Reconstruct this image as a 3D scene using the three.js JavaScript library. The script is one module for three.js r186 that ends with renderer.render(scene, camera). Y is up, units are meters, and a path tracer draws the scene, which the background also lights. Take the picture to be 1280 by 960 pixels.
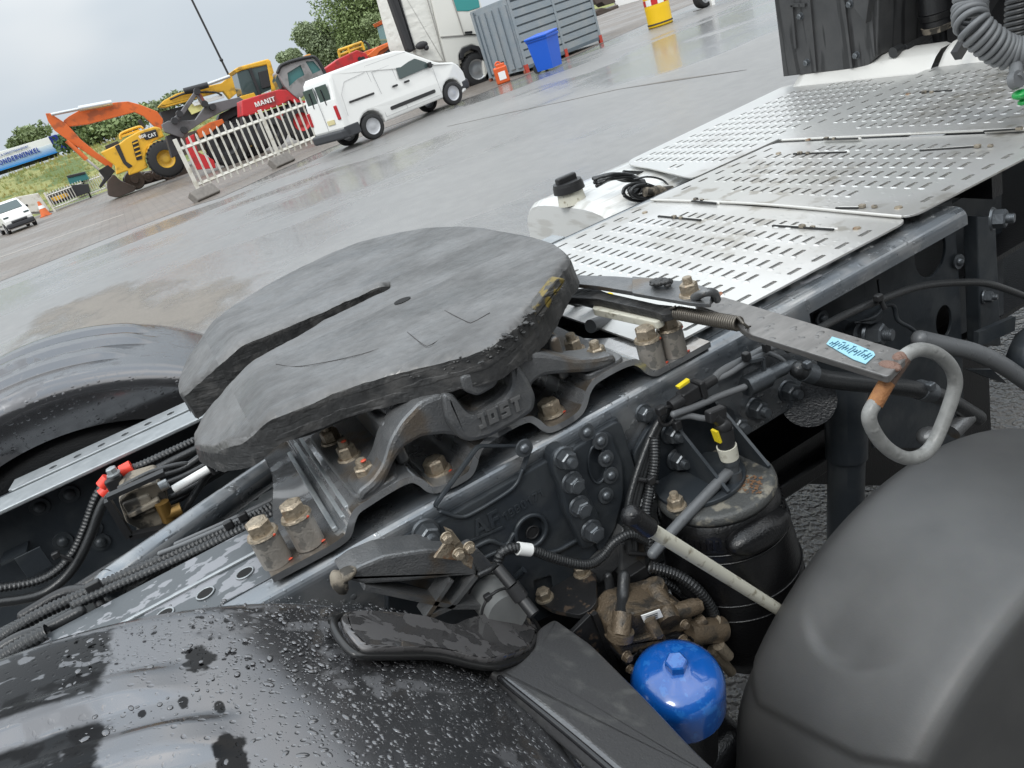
import * as THREE from 'three';
import { mergeGeometries, mergeVertices, toCreasedNormals } from 'three/addons/utils/BufferGeometryUtils.js';
import { RoundedBoxGeometry } from 'three/addons/geometries/RoundedBoxGeometry.js';
import { TessellateModifier } from 'three/addons/modifiers/TessellateModifier.js';
import { FontLoader } from 'three/addons/loaders/FontLoader.js';
import { TextGeometry } from 'three/addons/geometries/TextGeometry.js';

// ---------------------------------------------------------------- camera, sky, sun, exposure
const scene = new THREE.Scene();
const camera = new THREE.PerspectiveCamera(53.08, 4 / 3, 0.05, 800);
const EYE = new THREE.Vector3(0, 1.47, 0);
const PITCH = 23.98 * Math.PI / 180, ROLL = 19.0 * Math.PI / 180, YAW = 19.9 * Math.PI / 180;
const FW = new THREE.Vector3(Math.sin(YAW) * Math.cos(PITCH), -Math.sin(PITCH), -Math.cos(YAW) * Math.cos(PITCH));
const R0 = new THREE.Vector3(Math.cos(YAW), 0, Math.sin(YAW));
const U0 = new THREE.Vector3().crossVectors(R0, FW);
const RT = R0.clone().multiplyScalar(Math.cos(ROLL)).addScaledVector(U0, -Math.sin(ROLL));
const UP = R0.clone().multiplyScalar(Math.sin(ROLL)).addScaledVector(U0, Math.cos(ROLL));
camera.position.copy(EYE);
camera.quaternion.setFromRotationMatrix(new THREE.Matrix4().makeBasis(RT, UP, FW.clone().negate()));
camera.updateMatrixWorld();

const renderer = new THREE.WebGLRenderer({ antialias: true });
renderer.setSize(1024, 768);
renderer.toneMapping = THREE.LinearToneMapping;
renderer.toneMappingExposure = 1.1;
renderer.shadowMap.enabled = true;

// seeded noise
function rng(seed) { let s = seed >>> 0; return () => { s = (s + 0x6D2B79F5) >>> 0; let t = s; t = Math.imul(t ^ (t >>> 15), t | 1); t ^= t + Math.imul(t ^ (t >>> 7), t | 61); return ((t ^ (t >>> 14)) >>> 0) / 4294967296; }; }
function hash(x, y, s) { let h = Math.imul(x, 374761393) + Math.imul(y, 668265263) + Math.imul(s, 1442695041); h = Math.imul(h ^ (h >>> 13), 1274126177); return ((h ^ (h >>> 16)) >>> 0) / 4294967296; }
function vnoise(x, y, per, s) {           // tileable value noise with period per
  const xi = Math.floor(x), yi = Math.floor(y), fx = x - xi, fy = y - yi;
  const u = fx * fx * (3 - 2 * fx), v = fy * fy * (3 - 2 * fy);
  const w = (a) => ((a % per) + per) % per;
  const a = hash(w(xi), w(yi), s), b = hash(w(xi + 1), w(yi), s), c = hash(w(xi), w(yi + 1), s), d = hash(w(xi + 1), w(yi + 1), s);
  return a + (b - a) * u + (c - a) * v + (a - b - c + d) * u * v;
}
function fbm(x, y, per, oct, s) { let f = 0, a = 0.5, n = 0; for (let i = 0; i < oct; i++) { f += a * vnoise(x, y, per, s + i); n += a; a *= 0.5; x *= 2; y *= 2; per *= 2; } return f / n; }
const sm = (a, b, x) => { const t = Math.min(1, Math.max(0, (x - a) / (b - a))); return t * t * (3 - 2 * t); };
const lerp = (a, b, t) => a + (b - a) * t;

// overcast sky, brighter towards the zenith, with soft clouds
{
  const W = 1024, H = 512, d = new Float32Array(W * H * 4);
  for (let j = 0; j < H; j++) for (let i = 0; i < W; i++) {
    const el = ((j + 0.5) / H - 0.5) * Math.PI, u = i / W;
    const e = Math.max(0, Math.sin(el));
    const c1 = fbm(u * 12, (j / H) * 14, 12, 5, 11), c2 = fbm(u * 5, (j / H) * 6, 5, 4, 51);
    let cl = sm(0.4, 0.6, 0.6 * c1 + 0.4 * c2);
    const L = lerp(0.74, 2.2, sm(0.06, 0.9, e)) * lerp(0.86, 1.14, cl);
    let r = L * lerp(0.86, 1.0, cl), g = L * lerp(0.96, 1.0, cl), b = L * lerp(1.05, 0.985, cl);
    if (el < 0) { const k = lerp(1, 0.25, sm(0, 0.06, -el)); r *= k; g *= k; b *= k; }
    const o = (j * W + i) * 4; d[o] = r; d[o + 1] = g; d[o + 2] = b; d[o + 3] = 1;
  }
  const t = new THREE.DataTexture(d, W, H, THREE.RGBAFormat, THREE.FloatType);
  t.mapping = THREE.EquirectangularReflectionMapping; t.magFilter = t.minFilter = THREE.LinearFilter; t.wrapS = THREE.RepeatWrapping; t.needsUpdate = true;
  scene.background = t; scene.environment = t;
}
const sun = new THREE.DirectionalLight(new THREE.Color(1, 0.97, 0.92), 1.2);
sun.position.set(-9, 16, 7); sun.target.position.set(0, 0.8, -1.3); scene.add(sun, sun.target);
sun.castShadow = true; sun.shadow.radius = 30; sun.shadow.mapSize.set(2048, 2048);
Object.assign(sun.shadow.camera, { left: -30, right: 30, top: 30, bottom: -30, near: 1, far: 90 });

// ---------------------------------------------------------------- helpers
const V = (x, y, z) => new THREE.Vector3(x, y, z);
const PI = Math.PI;
// where the sight line through a photograph pixel meets a real plane of the place
function sight(px, py) { return FW.clone().addScaledVector(RT, (px - 640) / 961).addScaledVector(UP, -(py - 480) / 961); }
const atY = (px, py, y) => { const d = sight(px, py); return EYE.clone().addScaledVector(d, (y - EYE.y) / d.y); };
const atZ = (px, py, z) => { const d = sight(px, py); return EYE.clone().addScaledVector(d, (z - EYE.z) / d.z); };
const atP = (px, py, p, n) => { const d = sight(px, py); return EYE.clone().addScaledVector(d, p.clone().sub(EYE).dot(n) / d.dot(n)); };
function atCyl(px, py, cx, cy, R) { const d = sight(px, py), ox = EYE.x - cx, oy = EYE.y - cy; const a = d.x * d.x + d.y * d.y, b = ox * d.x + oy * d.y, c = ox * ox + oy * oy - R * R; const D = Math.max(0, b * b - a * c); return EYE.clone().addScaledVector(d, (-b - Math.sqrt(D)) / a); }

function uvMetric(g) {                    // uv in metres, by the way each face points
  if (g.index) g = g.toNonIndexed();
  if (!g.attributes.normal) g.computeVertexNormals();
  const p = g.attributes.position, n = g.attributes.normal, uv = new Float32Array(p.count * 2);
  for (let i = 0; i < p.count; i += 3) {
    let ax = 0, ay = 0, az = 0;
    for (let k = 0; k < 3; k++) { ax += Math.abs(n.getX(i + k)); ay += Math.abs(n.getY(i + k)); az += Math.abs(n.getZ(i + k)); }
    for (let k = 0; k < 3; k++) {
      const x = p.getX(i + k), y = p.getY(i + k), z = p.getZ(i + k), o = (i + k) * 2;
      if (ay >= ax && ay >= az) { uv[o] = x; uv[o + 1] = z; } else if (ax >= az) { uv[o] = z; uv[o + 1] = y; } else { uv[o] = x; uv[o + 1] = y; }
    }
  }
  const r = new THREE.BufferGeometry();
  r.setAttribute('position', p); r.setAttribute('normal', n); r.setAttribute('uv', new THREE.BufferAttribute(uv, 2));
  return r;
}
const clean = (g) => { if (g.index) g = g.toNonIndexed(); if (!g.attributes.normal) g.computeVertexNormals(); const r = new THREE.BufferGeometry(); r.setAttribute('position', g.attributes.position); r.setAttribute('normal', g.attributes.normal); return r; };
const mg = (gs) => uvMetric(gs.length === 1 ? clean(gs[0]) : mergeGeometries(gs.map(clean)));
const used = {}, SPLIT = new Set(['worn_coating', 'gusset', 'flange_hole', 'hole_rim', 'red_mark', 'hose_clamp', 'red_sleeve', 'ridge', 'cable_tie', 'deck_screw', 'boss_rim', 'casting_rib', 'arm_rib', 'thin_hose', 'panel_rib', 'valve_port', 'deck_support_and_dark_plate', 'line_bundle', 'brass_fitting', 'hose', 'lead', 'valve_cage', 'post', 'mount_lug', 'stick_cylinder', 'mud_clod', 'rail_web', 'rail_flange', 'pale_line', 'yellow_plug', 'rear_bumper', 'dark_frame', 'undercarriage', 'hose_elbow', 'rusty_gusset', 'raised_lettering', 'recess_wall', 'dark_line', 'conduit']);
function named(o, n, parent) { const k = parent === scene ? n : null; if (k) { used[n] = (used[n] ?? -1) + 1; o.name = used[n] ? n + '_' + String(used[n]).padStart(3, '0') : n; } else o.name = n; return o; }
function put(n, g, m, parent, label) {    // one named mesh
  if (Array.isArray(g) && g.length > 1 && SPLIT.has(n)) { let o; for (const q of g) o = put(n, [q], m, parent, label); return o; }
  const geo = Array.isArray(g) ? mg(g) : (g.userData && g.userData.keepUV ? g : uvMetric(g));
  const o = named(new THREE.Mesh(geo, m), n, parent);
  o.castShadow = o.receiveShadow = true; if (label) o.userData.label = label;
  parent.add(o); return o;
}
function grp(n, parent, label) { const o = named(new THREE.Group(), n, parent); if (label) o.userData.label = label; parent.add(o); return o; }
function tag(o, label, category, group) { o.userData.label = label; o.userData.category = category; if (group) o.userData.group = group; return o; }
function struct(o) { o.userData.kind = 'structure'; return o; }

const box = (w, h, d, x = 0, y = 0, z = 0, r = 0) => { const g = r ? new RoundedBoxGeometry(w, h, d, 2, Math.min(r, w / 2.01, h / 2.01, d / 2.01)) : new THREE.BoxGeometry(w, h, d); g.translate(x, y, z); return g; };
function orient(g, a, b) { const d = b.clone().sub(a), q = new THREE.Quaternion().setFromUnitVectors(V(0, 1, 0), d.clone().normalize()); g.applyQuaternion(q); const c = a.clone().add(b).multiplyScalar(0.5); g.translate(c.x, c.y, c.z); return g; }
const rod = (a, b, r, r2 = r, seg = 20) => orient(new THREE.CylinderGeometry(r2, r, a.distanceTo(b), seg), a, b);
function bar(a, b, w, t) { return orient(new THREE.BoxGeometry(w, a.distanceTo(b), t), a, b); }
const curve = (pts, ten = 0.5) => new THREE.CatmullRomCurve3(pts, false, 'catmullrom', ten);
const tube = (pts, r, n = 48, m = 10) => { const c = curve(pts); const g = new THREE.TubeGeometry(c, n, r, m); const e0 = new THREE.SphereGeometry(r, m, 5).translate(pts[0].x, pts[0].y, pts[0].z), e1 = new THREE.SphereGeometry(r, m, 5).translate(pts.at(-1).x, pts.at(-1).y, pts.at(-1).z); return mergeGeometries([clean(g), clean(e0), clean(e1)]); };
function ribTube(pts, r, pitch = 0.006, depth = 0.22, m = 9) {     // corrugated conduit
  const c = curve(pts), L = c.getLength(), n = Math.min(900, Math.ceil(L / pitch) * 3);
  const g = new THREE.TubeGeometry(c, n, r, m), p = g.attributes.position, v = V(0, 0, 0);
  for (let i = 0; i <= n; i++) { const o = c.getPointAt(i / n), k = [1, 1, 1 - depth][i % 3]; for (let j = 0; j <= m; j++) { const q = i * (m + 1) + j; v.fromBufferAttribute(p, q).sub(o).multiplyScalar(k).add(o); p.setXYZ(q, v.x, v.y, v.z); } }
  g.computeVertexNormals(); return g;
}
function shape(pts, holes) { const s = new THREE.Shape(pts.map((p) => new THREE.Vector2(p[0], p[1]))); for (const h of holes || []) s.holes.push(h instanceof THREE.Path ? h : new THREE.Path(h.map((p) => new THREE.Vector2(p[0], p[1])))); return s; }
const circ = (x, y, rx, ry = rx, n = 20, rot = 0) => [...Array(n)].map((_, i) => { const a = i / n * 2 * PI; const u = rx * Math.cos(a), w = ry * Math.sin(a); return [x + u * Math.cos(rot) - w * Math.sin(rot), y + u * Math.sin(rot) + w * Math.cos(rot)]; });
function roundPoly(pts, r, n = 4) {       // rounds the corners of a polygon
  const out = [], N = pts.length;
  for (let i = 0; i < N; i++) {
    const p = pts[i], a = pts[(i + N - 1) % N], b = pts[(i + 1) % N];
    const la = Math.hypot(a[0] - p[0], a[1] - p[1]), lb = Math.hypot(b[0] - p[0], b[1] - p[1]), k = Math.min(r, la * 0.45, lb * 0.45);
    const s = [p[0] + (a[0] - p[0]) / la * k, p[1] + (a[1] - p[1]) / la * k], e = [p[0] + (b[0] - p[0]) / lb * k, p[1] + (b[1] - p[1]) / lb * k];
    for (let j = 0; j <= n; j++) { const t = j / n, u = 1 - t; out.push([u * u * s[0] + 2 * u * t * p[0] + t * t * e[0], u * u * s[1] + 2 * u * t * p[1] + t * t * e[1]]); }
  }
  return out;
}
// plate standing in the x-y plane whose front face is at z
function plateZ(pts, z, depth, bev = 0, holes) { const o = bev ? { depth: Math.max(1e-4, depth - 2 * bev), bevelEnabled: true, bevelSize: bev, bevelThickness: bev, bevelSegments: 2, bevelOffset: -bev } : { depth, bevelEnabled: false }; const g = new THREE.ExtrudeGeometry(shape(pts, holes), o); g.translate(0, 0, z - depth + bev); return g; }
// plate lying in the x-z plane whose top face is at y; points are [x, z]
function plateY(pts, y, depth, bev = 0, holes) { const f = (l) => l.map((p) => [p[0], -p[1]]); const g = plateZ(f(pts), 0, depth, bev, (holes || []).map(f)); g.rotateX(-PI / 2); g.translate(0, y, 0); return g; }
const pxZ = (l, z) => l.map(([a, b]) => { const p = atZ(a, b, z); return [p.x, p.y]; });
const pxY = (l, y) => l.map(([a, b]) => { const p = atY(a, b, y); return [p.x, p.z]; });
const crop = (x0, y0, s, l) => l.map(([a, b]) => [x0 + a / s, y0 + b / s]);

// ---------------------------------------------------------------- textures and materials
function tex(n, size, fn, srgb) {         // fn(u, v) -> grey or [r, g, b], 0..1
  const d = new Uint8Array(n * n * 4);
  for (let j = 0; j < n; j++) for (let i = 0; i < n; i++) { const c = fn(i / n, j / n), o = (j * n + i) * 4; for (let k = 0; k < 3; k++) d[o + k] = Math.max(0, Math.min(255, Math.round((Array.isArray(c) ? c[k] : c) * 255))); d[o + 3] = 255; }
  const t = new THREE.DataTexture(d, n, n); t.wrapS = t.wrapT = THREE.RepeatWrapping; t.magFilter = THREE.LinearFilter; t.minFilter = THREE.LinearMipmapLinearFilter; t.generateMipmaps = true;
  if (srgb) t.colorSpace = THREE.SRGBColorSpace; t.repeat.set(1 / size, 1 / size); t.needsUpdate = true; return t;
}
const resize = (t, s) => { const c = t.clone(); c.repeat.set(1 / s, 1 / s); c.needsUpdate = true; return c; };
const mix3 = (a, b, t) => [lerp(a[0], b[0], t), lerp(a[1], b[1], t), lerp(a[2], b[2], t)];
const toS = (c) => c.map((x) => x <= 0.0031308 ? 12.92 * x : 1.055 * Math.pow(x, 1 / 2.4) - 0.055);
// two-tone map (linear colours) from a mask
const duo = (n, size, a, b, f) => tex(n, size, (u, v) => toS(mix3(a, b, f(u, v))), true);
const dropList = (seed, N, r0, r1) => { const r = rng(seed); return [...Array(N)].map(() => [r(), r(), lerp(r0, r1, Math.pow(r(), 3)), 0.7 + 0.6 * r()]); };
function dropField(n, drops) { const d = new Float32Array(n * n); for (const [x, y, r, e] of drops) { const R = Math.ceil(r * n * 1.4); for (let j = -R; j <= R; j++) for (let i = -R; i <= R; i++) { const q = Math.hypot(i / e, j * e) / (r * n); if (q < 1) { const o = ((((Math.round(y * n) + j) % n) + n) % n) * n + (((Math.round(x * n) + i) % n) + n) % n; d[o] = Math.max(d[o], Math.sqrt(1 - q * q) * Math.min(1, r * 60)); } } } return d; }
const dropsA = dropField(512, dropList(5, 420, 0.004, 0.017));
const tDrops = tex(512, 0.3, (u, v) => 0.12 * fbm(u * 8, v * 8, 8, 3, 3) + 0.85 * dropsA[Math.floor(v * 512) * 512 + Math.floor(u * 512)]);
const tFine = tex(256, 0.05, (u, v) => fbm(u * 24, v * 24, 24, 4, 21));
const tMed = tex(512, 0.4, (u, v) => fbm(u * 14, v * 14, 14, 6, 31));
const tGrease = tex(1024, 0.6, (u, v) => { const a = fbm(u * 90, v * 90, 90, 3, 41), b = fbm(u * 8, v * 48, 48, 5, 42), c = fbm(u * 14, v * 80, 80, 3, 43); return 0.45 * a + 0.35 * b + 0.4 * sm(0.5, 0.62, c) * (0.3 + a) * 0.6; });
const rough = (s, lo, hi, seed, size = 0.4) => tex(512, size, (u, v) => { const k = lerp(lo, hi, sm(0.35, 0.65, fbm(u * s, v * s, s, 5, seed))); return [k, k, k]; });
const rWet = rough(9, 0.16, 0.5, 61), rDull = rough(8, 0.4, 0.75, 62);
const M = (o) => new THREE.MeshStandardMaterial(o);
const C = (r, g, b) => new THREE.Color(r, g, b);
const std = (r, g, b, roughness = 0.6, metalness = 0, o = {}) => M({ color: C(r, g, b), roughness, metalness, ...o });
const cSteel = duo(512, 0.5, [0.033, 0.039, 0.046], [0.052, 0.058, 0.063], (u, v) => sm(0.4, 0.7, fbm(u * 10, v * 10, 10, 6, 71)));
const cWorn = duo(1024, 0.5, [0.07, 0.078, 0.084], [0.22, 0.225, 0.24], (u, v) => { const a = fbm(u * 26, v * 40, 26, 4, 72), b = fbm(u * 4, v * 4, 4, 3, 73); return sm(0.62, 0.66, a * 0.7 + b * 0.42); });
const cRusty = tex(512, 0.12, (u, v) => { const a = fbm(u * 16, v * 16, 16, 5, 74), b = fbm(u * 6, v * 6, 6, 4, 75); let c = mix3([0.24, 0.2, 0.15], [0.42, 0.35, 0.26], a); c = mix3(c, [0.2, 0.075, 0.02], sm(0.52, 0.68, b) * 0.8); return toS(mix3(c, [0.1, 0.085, 0.065], 0.6 * sm(0.6, 0.75, a))); }, true);
const cCast = tex(512, 0.3, (u, v) => { const a = fbm(u * 20, v * 20, 20, 5, 76), b = fbm(u * 5, v * 5, 5, 4, 77); return toS(mix3(mix3([0.12, 0.125, 0.13], [0.2, 0.2, 0.2], a), [0.16, 0.12, 0.08], sm(0.6, 0.76, b) * 0.7)); }, true);
const cTopSteel = duo(512, 0.5, [0.16, 0.175, 0.19], [0.26, 0.265, 0.27], (u, v) => sm(0.4, 0.7, fbm(u * 10, v * 10, 10, 6, 83)));
const MP = (o) => new THREE.MeshPhysicalMaterial({ clearcoat: 1, clearcoatRoughness: 0.06, ...o });
const mFrame = MP({ map: cTopSteel, metalness: 0.6, roughnessMap: rWet, roughness: 1, bumpMap: tDrops, bumpScale: 0.0012 });
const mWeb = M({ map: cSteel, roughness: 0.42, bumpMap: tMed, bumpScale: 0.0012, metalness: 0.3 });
const mWorn = M({ map: cWorn, roughness: 0.34, metalness: 0.15, bumpMap: tMed, bumpScale: 0.001 });
const mPlateTop = MP({ map: tex(512, 0.4, (u, v) => { const a = fbm(u * 18, v * 18, 18, 5, 84), b = fbm(u * 5, v * 5, 5, 5, 85); return toS(mix3(mix3([0.24, 0.245, 0.25], [0.4, 0.405, 0.415], a), [0.15, 0.11, 0.07], sm(0.58, 0.75, b) * 0.75)); }, true), roughnessMap: rWet, roughness: 0.75, metalness: 0.65, bumpMap: tMed, bumpScale: 0.0012 });
const mCast = M({ map: cCast, roughness: 0.42, metalness: 0.6, bumpMap: tFine, bumpScale: 0.0006 });
const mGrease = M({ map: tex(1024, 0.6, (u, v) => { const a = fbm(u * 60, v * 60, 60, 4, 44), b = fbm(u * 5, v * 6, 30, 5, 45); return toS(mix3(mix3([0.05, 0.049, 0.047], [0.2, 0.197, 0.195], 0.35 * a + 0.3 + 0.42 * (sm(0.28, 0.72, b) - 0.4)), [0.035, 0.034, 0.033], sm(0.66, 0.72, fbm(u * 10, v * 160, 160, 3, 47) * 0.72 + 0.3 * fbm(u * 9, v * 9, 9, 3, 48)) * 0.18)); }, true), roughnessMap: tex(512, 0.6, (u, v) => { const k = lerp(0.32, 0.52, sm(0.35, 0.65, fbm(u * 9, v * 22, 22, 5, 49))); return [k, k, k]; }), roughness: 1, metalness: 0.5, bumpMap: tGrease, bumpScale: 0.0013 });
const mGreaseDark = M({ map: duo(512, 0.3, [0.03, 0.03, 0.03], [0.06, 0.058, 0.056], (u, v) => sm(0.45, 0.7, fbm(u * 10, v * 16, 10, 5, 46))), roughness: 0.5, bumpMap: tGrease, bumpScale: 0.0022 });
const mRusty = M({ map: cRusty, roughness: 0.42, metalness: 0.5, bumpMap: tFine, bumpScale: 0.0008 });
const mBush = M({ map: tex(256, 0.09, (u, v) => { const a = fbm(u * 7, v * 7, 7, 5, 78); return toS(mix3([0.34, 0.315, 0.28], [0.21, 0.198, 0.18], sm(0.5, 0.58, a))); }, true), roughness: 0.45, metalness: 0.4, bumpMap: tFine, bumpScale: 0.0006 });
const mBolt = std(0.11, 0.12, 0.13, 0.34, 0.6, { bumpMap: tFine, bumpScale: 0.0003 });
const mRedPaint = std(0.55, 0.075, 0.035, 0.5);
const mHose = std(0.022, 0.023, 0.024, 0.32, 0, { bumpMap: tFine, bumpScale: 0.0004 });
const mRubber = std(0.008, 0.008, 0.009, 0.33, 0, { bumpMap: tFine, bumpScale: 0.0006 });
const mBlackGloss = std(0.012, 0.012, 0.013, 0.22);
const mPlastic = std(0.018, 0.018, 0.019, 0.45);
const mGreyHose = std(0.13, 0.135, 0.14, 0.5);
const mAlu = std(0.42, 0.43, 0.44, 0.4, 0.7);
const mZinc = M({ map: duo(512, 0.3, [0.27, 0.29, 0.3], [0.4, 0.42, 0.43], (u, v) => fbm(u * 16, v * 16, 16, 4, 79)), roughness: 0.42, metalness: 0.45, bumpMap: tFine, bumpScale: 0.0004 });
const mDirt = M({ map: duo(512, 0.2, [0.21, 0.18, 0.14], [0.04, 0.036, 0.03], (u, v) => sm(0.45, 0.62, fbm(u * 9, v * 9, 9, 5, 80))), roughness: 0.75, bumpMap: tMed, bumpScale: 0.003 });
const mBronze = M({ map: duo(512, 0.2, [0.13, 0.098, 0.065], [0.045, 0.04, 0.034], (u, v) => sm(0.45, 0.7, fbm(u * 8, v * 8, 8, 5, 81))), roughness: 0.45, metalness: 0.35, bumpMap: tFine, bumpScale: 0.001 });
const mBlue = MP({ map: duo(512, 0.12, [0.004, 0.085, 0.36], [0.015, 0.13, 0.44], (u, v) => sm(0.62, 0.7, fbm(u * 12, v * 12, 12, 5, 86))), roughness: 0.25, bumpMap: resize(tDrops, 0.2), bumpScale: 0.0003 });
const mCream = M({ map: duo(512, 0.15, [0.62, 0.6, 0.5], [0.3, 0.27, 0.2], (u, v) => sm(0.6, 0.85, fbm(u * 14, v * 14, 14, 5, 82))), roughness: 0.5 });
const mYellow = std(0.8, 0.62, 0.02, 0.5), mWhite = std(0.78, 0.78, 0.76, 0.4), mWhiteLabel = std(0.8, 0.8, 0.78, 0.6);

// ---------------------------------------------------------------- ground
const tGravel = tex(1024, 0.9, (u, v) => { const a = fbm(u * 75, v * 75, 75, 2, 91), b = fbm(u * 6, v * 6, 6, 4, 92); return sm(0.3, 0.75, a) * 0.9 + 0.1 * b; });
const tPuddle = tex(1024, 17, (u, v) => { const a = fbm(u * 5, v * 9, 5, 6, 93) ; const k = lerp(0.07, 0.4, sm(0.38, 0.62, a)); return [k, k, k]; });
const cAsphalt = tex(1024, 23, (u, v) => { const a = fbm(u * 200, v * 200, 200, 2, 94), b = fbm(u * 6, v * 12, 6, 5, 95), c = fbm(u * 3, v * 40, 3, 4, 96); let q = mix3([0.125, 0.123, 0.12], [0.235, 0.228, 0.22], 0.55 * b + 0.35 * a); q = mix3(q, [0.06, 0.056, 0.052], sm(0.62, 0.75, c) * 0.5); return toS(q); }, true);
const mAsphalt = M({ map: cAsphalt, roughnessMap: tPuddle, roughness: 1, bumpMap: tGravel, bumpScale: 0.0012 });
{
  const g = new THREE.PlaneGeometry(900, 900, 1, 1); g.rotateX(-PI / 2); g.translate(0, 0, -200);
  struct(put('ground', g, mAsphalt, scene));
}
struct(put('coarse_asphalt', plateY([[-1.2, 0.6], [3, 0.6], [3, -2.0], [-1.2, -2.0]], 0.004, 0.003), M({ map: cAsphalt, roughness: 0.2, bumpMap: tGravel, bumpScale: 0.016 }), scene));
{
  const l = [[560, 158], [637, 141], [700, 128], [772, 112], [840, 100], [930, 88]].map(([a, b]) => atY(a, b, 0)), w = 0.05;
  struct(put('asphalt_joint', plateY([...l.map((p) => [p.x, p.z - w]), ...l.reverse().map((p) => [p.x, p.z + w])], 0.0045, 0.003), M({ map: duo(256, 0.6, [0.06, 0.05, 0.04], [0.13, 0.11, 0.09], (u, v) => fbm(u * 12, v * 12, 12, 4, 130)), roughness: 0.45 }), scene));
}
// brick paved storage area beyond the wet asphalt
const mPaver = M({ map: tex(1024, 4.2, (u, v) => { const r = Math.floor(v * 20), q = (u * 10 + (r % 2) * 0.5), k = hash(Math.floor(q) % 10, r, 5), a = fbm(u * 60, v * 60, 60, 3, 97), fx = q - Math.floor(q), fy = v * 20 - r; const j = Math.min(sm(0, 0.07, fx), sm(0.02, 0.18, fy)); return toS(mix3([0.035, 0.03, 0.026], mix3([0.11, 0.092, 0.078], [0.21, 0.18, 0.155], 0.5 * k + 0.5 * a), j)); }, true), roughnessMap: rough(4, 0.3, 0.55, 98, 9), roughness: 1, bumpMap: tGravel, bumpScale: 0.003 });
const PV = (l) => l.map(([a, b]) => { const p = atY(a, b, 0); return [p.x, p.z]; });
{
  const edge = PV([[-60, 381], [0, 352], [80, 320], [160, 288], [240, 258], [277, 247], [352, 212], [415, 184]]).concat([[9.4, -20.9], [13.5, -22.2], [20, -25.6]]);
  const far = [[120, -60], [120, -160], [-160, -160], [-160, -30]];
  struct(put('paved_area', plateY([...edge, ...far], 0.006, 0.005), mPaver, scene));
  const l0 = atY(0, 322, 0), l1 = atY(155, 268, 0), n = V(l1.z - l0.z, 0, l0.x - l1.x).normalize().multiplyScalar(0.06);
  struct(put('painted_line', plateY([[l0.x - n.x, l0.z - n.z], [l1.x - n.x, l1.z - n.z], [l1.x + n.x, l1.z + n.z], [l0.x + n.x, l0.z + n.z]], 0.011, 0.004), std(0.42, 0.39, 0.35, 0.5), scene));
}
// patch of the yard that has already dried, beige, with a ragged soft edge
{
  const P = PV([[36, 402], [60, 388], [100, 372], [160, 352], [200, 356], [250, 360], [300, 358], [305, 372], [270, 400], [235, 425], [180, 450], [60, 450]]);
  const xs = P.map((p) => p[0]), zs = P.map((p) => p[1]), pad = 0.8, x0 = Math.min(...xs) - pad, x1 = Math.max(...xs) + pad, z0 = Math.min(...zs) - pad, z1 = Math.max(...zs) + pad;
  const sd = (x, z) => { let d = 1e9, inn = false; for (let i = 0, j = P.length - 1; i < P.length; j = i++) { const [ax, az] = P[j], [bx, bz] = P[i], ex = bx - ax, ez = bz - az, t = Math.min(1, Math.max(0, ((x - ax) * ex + (z - az) * ez) / (ex * ex + ez * ez))); d = Math.min(d, Math.hypot(x - ax - ex * t, z - az - ez * t)); if ((az > z) !== (bz > z) && x < (bx - ax) * (z - az) / (bz - az) + ax) inn = !inn; } return inn ? d : -d; };
  const al = tex(512, 1, (u, v) => { const x = lerp(x0, x1, u), z = lerp(z1, z0, v), n = fbm(u * 12, v * 12, 12, 5, 120), m = fbm(u * 50, v * 50, 50, 3, 121); return 0.8 * sm(-0.25, 0.6, sd(x, z) + (n - 0.5) * 1.1 + (m - 0.5) * 0.25); });
  const g = new THREE.PlaneGeometry(x1 - x0, z1 - z0); g.rotateX(-PI / 2); g.translate((x0 + x1) / 2, 0.004, (z0 + z1) / 2); g.userData.keepUV = true;
  const cm = tex(1024, 1, (u, v) => { const a = fbm(u * 300, v * 200, 1000, 2, 99), b = fbm(u * 8, v * 6, 1000, 5, 100); return toS(mix3([0.15, 0.13, 0.108], [0.24, 0.212, 0.178], 0.5 * a + 0.5 * b)); }, true);
  struct(put('dry_asphalt', g, M({ map: cm, alphaMap: al, transparent: true, roughness: 0.6 }), scene));
}

// ---------------------------------------------------------------- the truck
const truck = grp('tractor_unit', scene);
tag(truck, 'dark grey truck chassis with greasy fifth wheel and white slotted walkway in the foreground', 'truck');
truck.position.set(0, 0, -1.335);
const part = (n, label) => { const g = grp(n, truck, label); g.position.z = 1.335; return g; };
const ZN = -0.885, ZF = -1.785, TOP = 0.95;     // near and far outer webs, top of the frame

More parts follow.
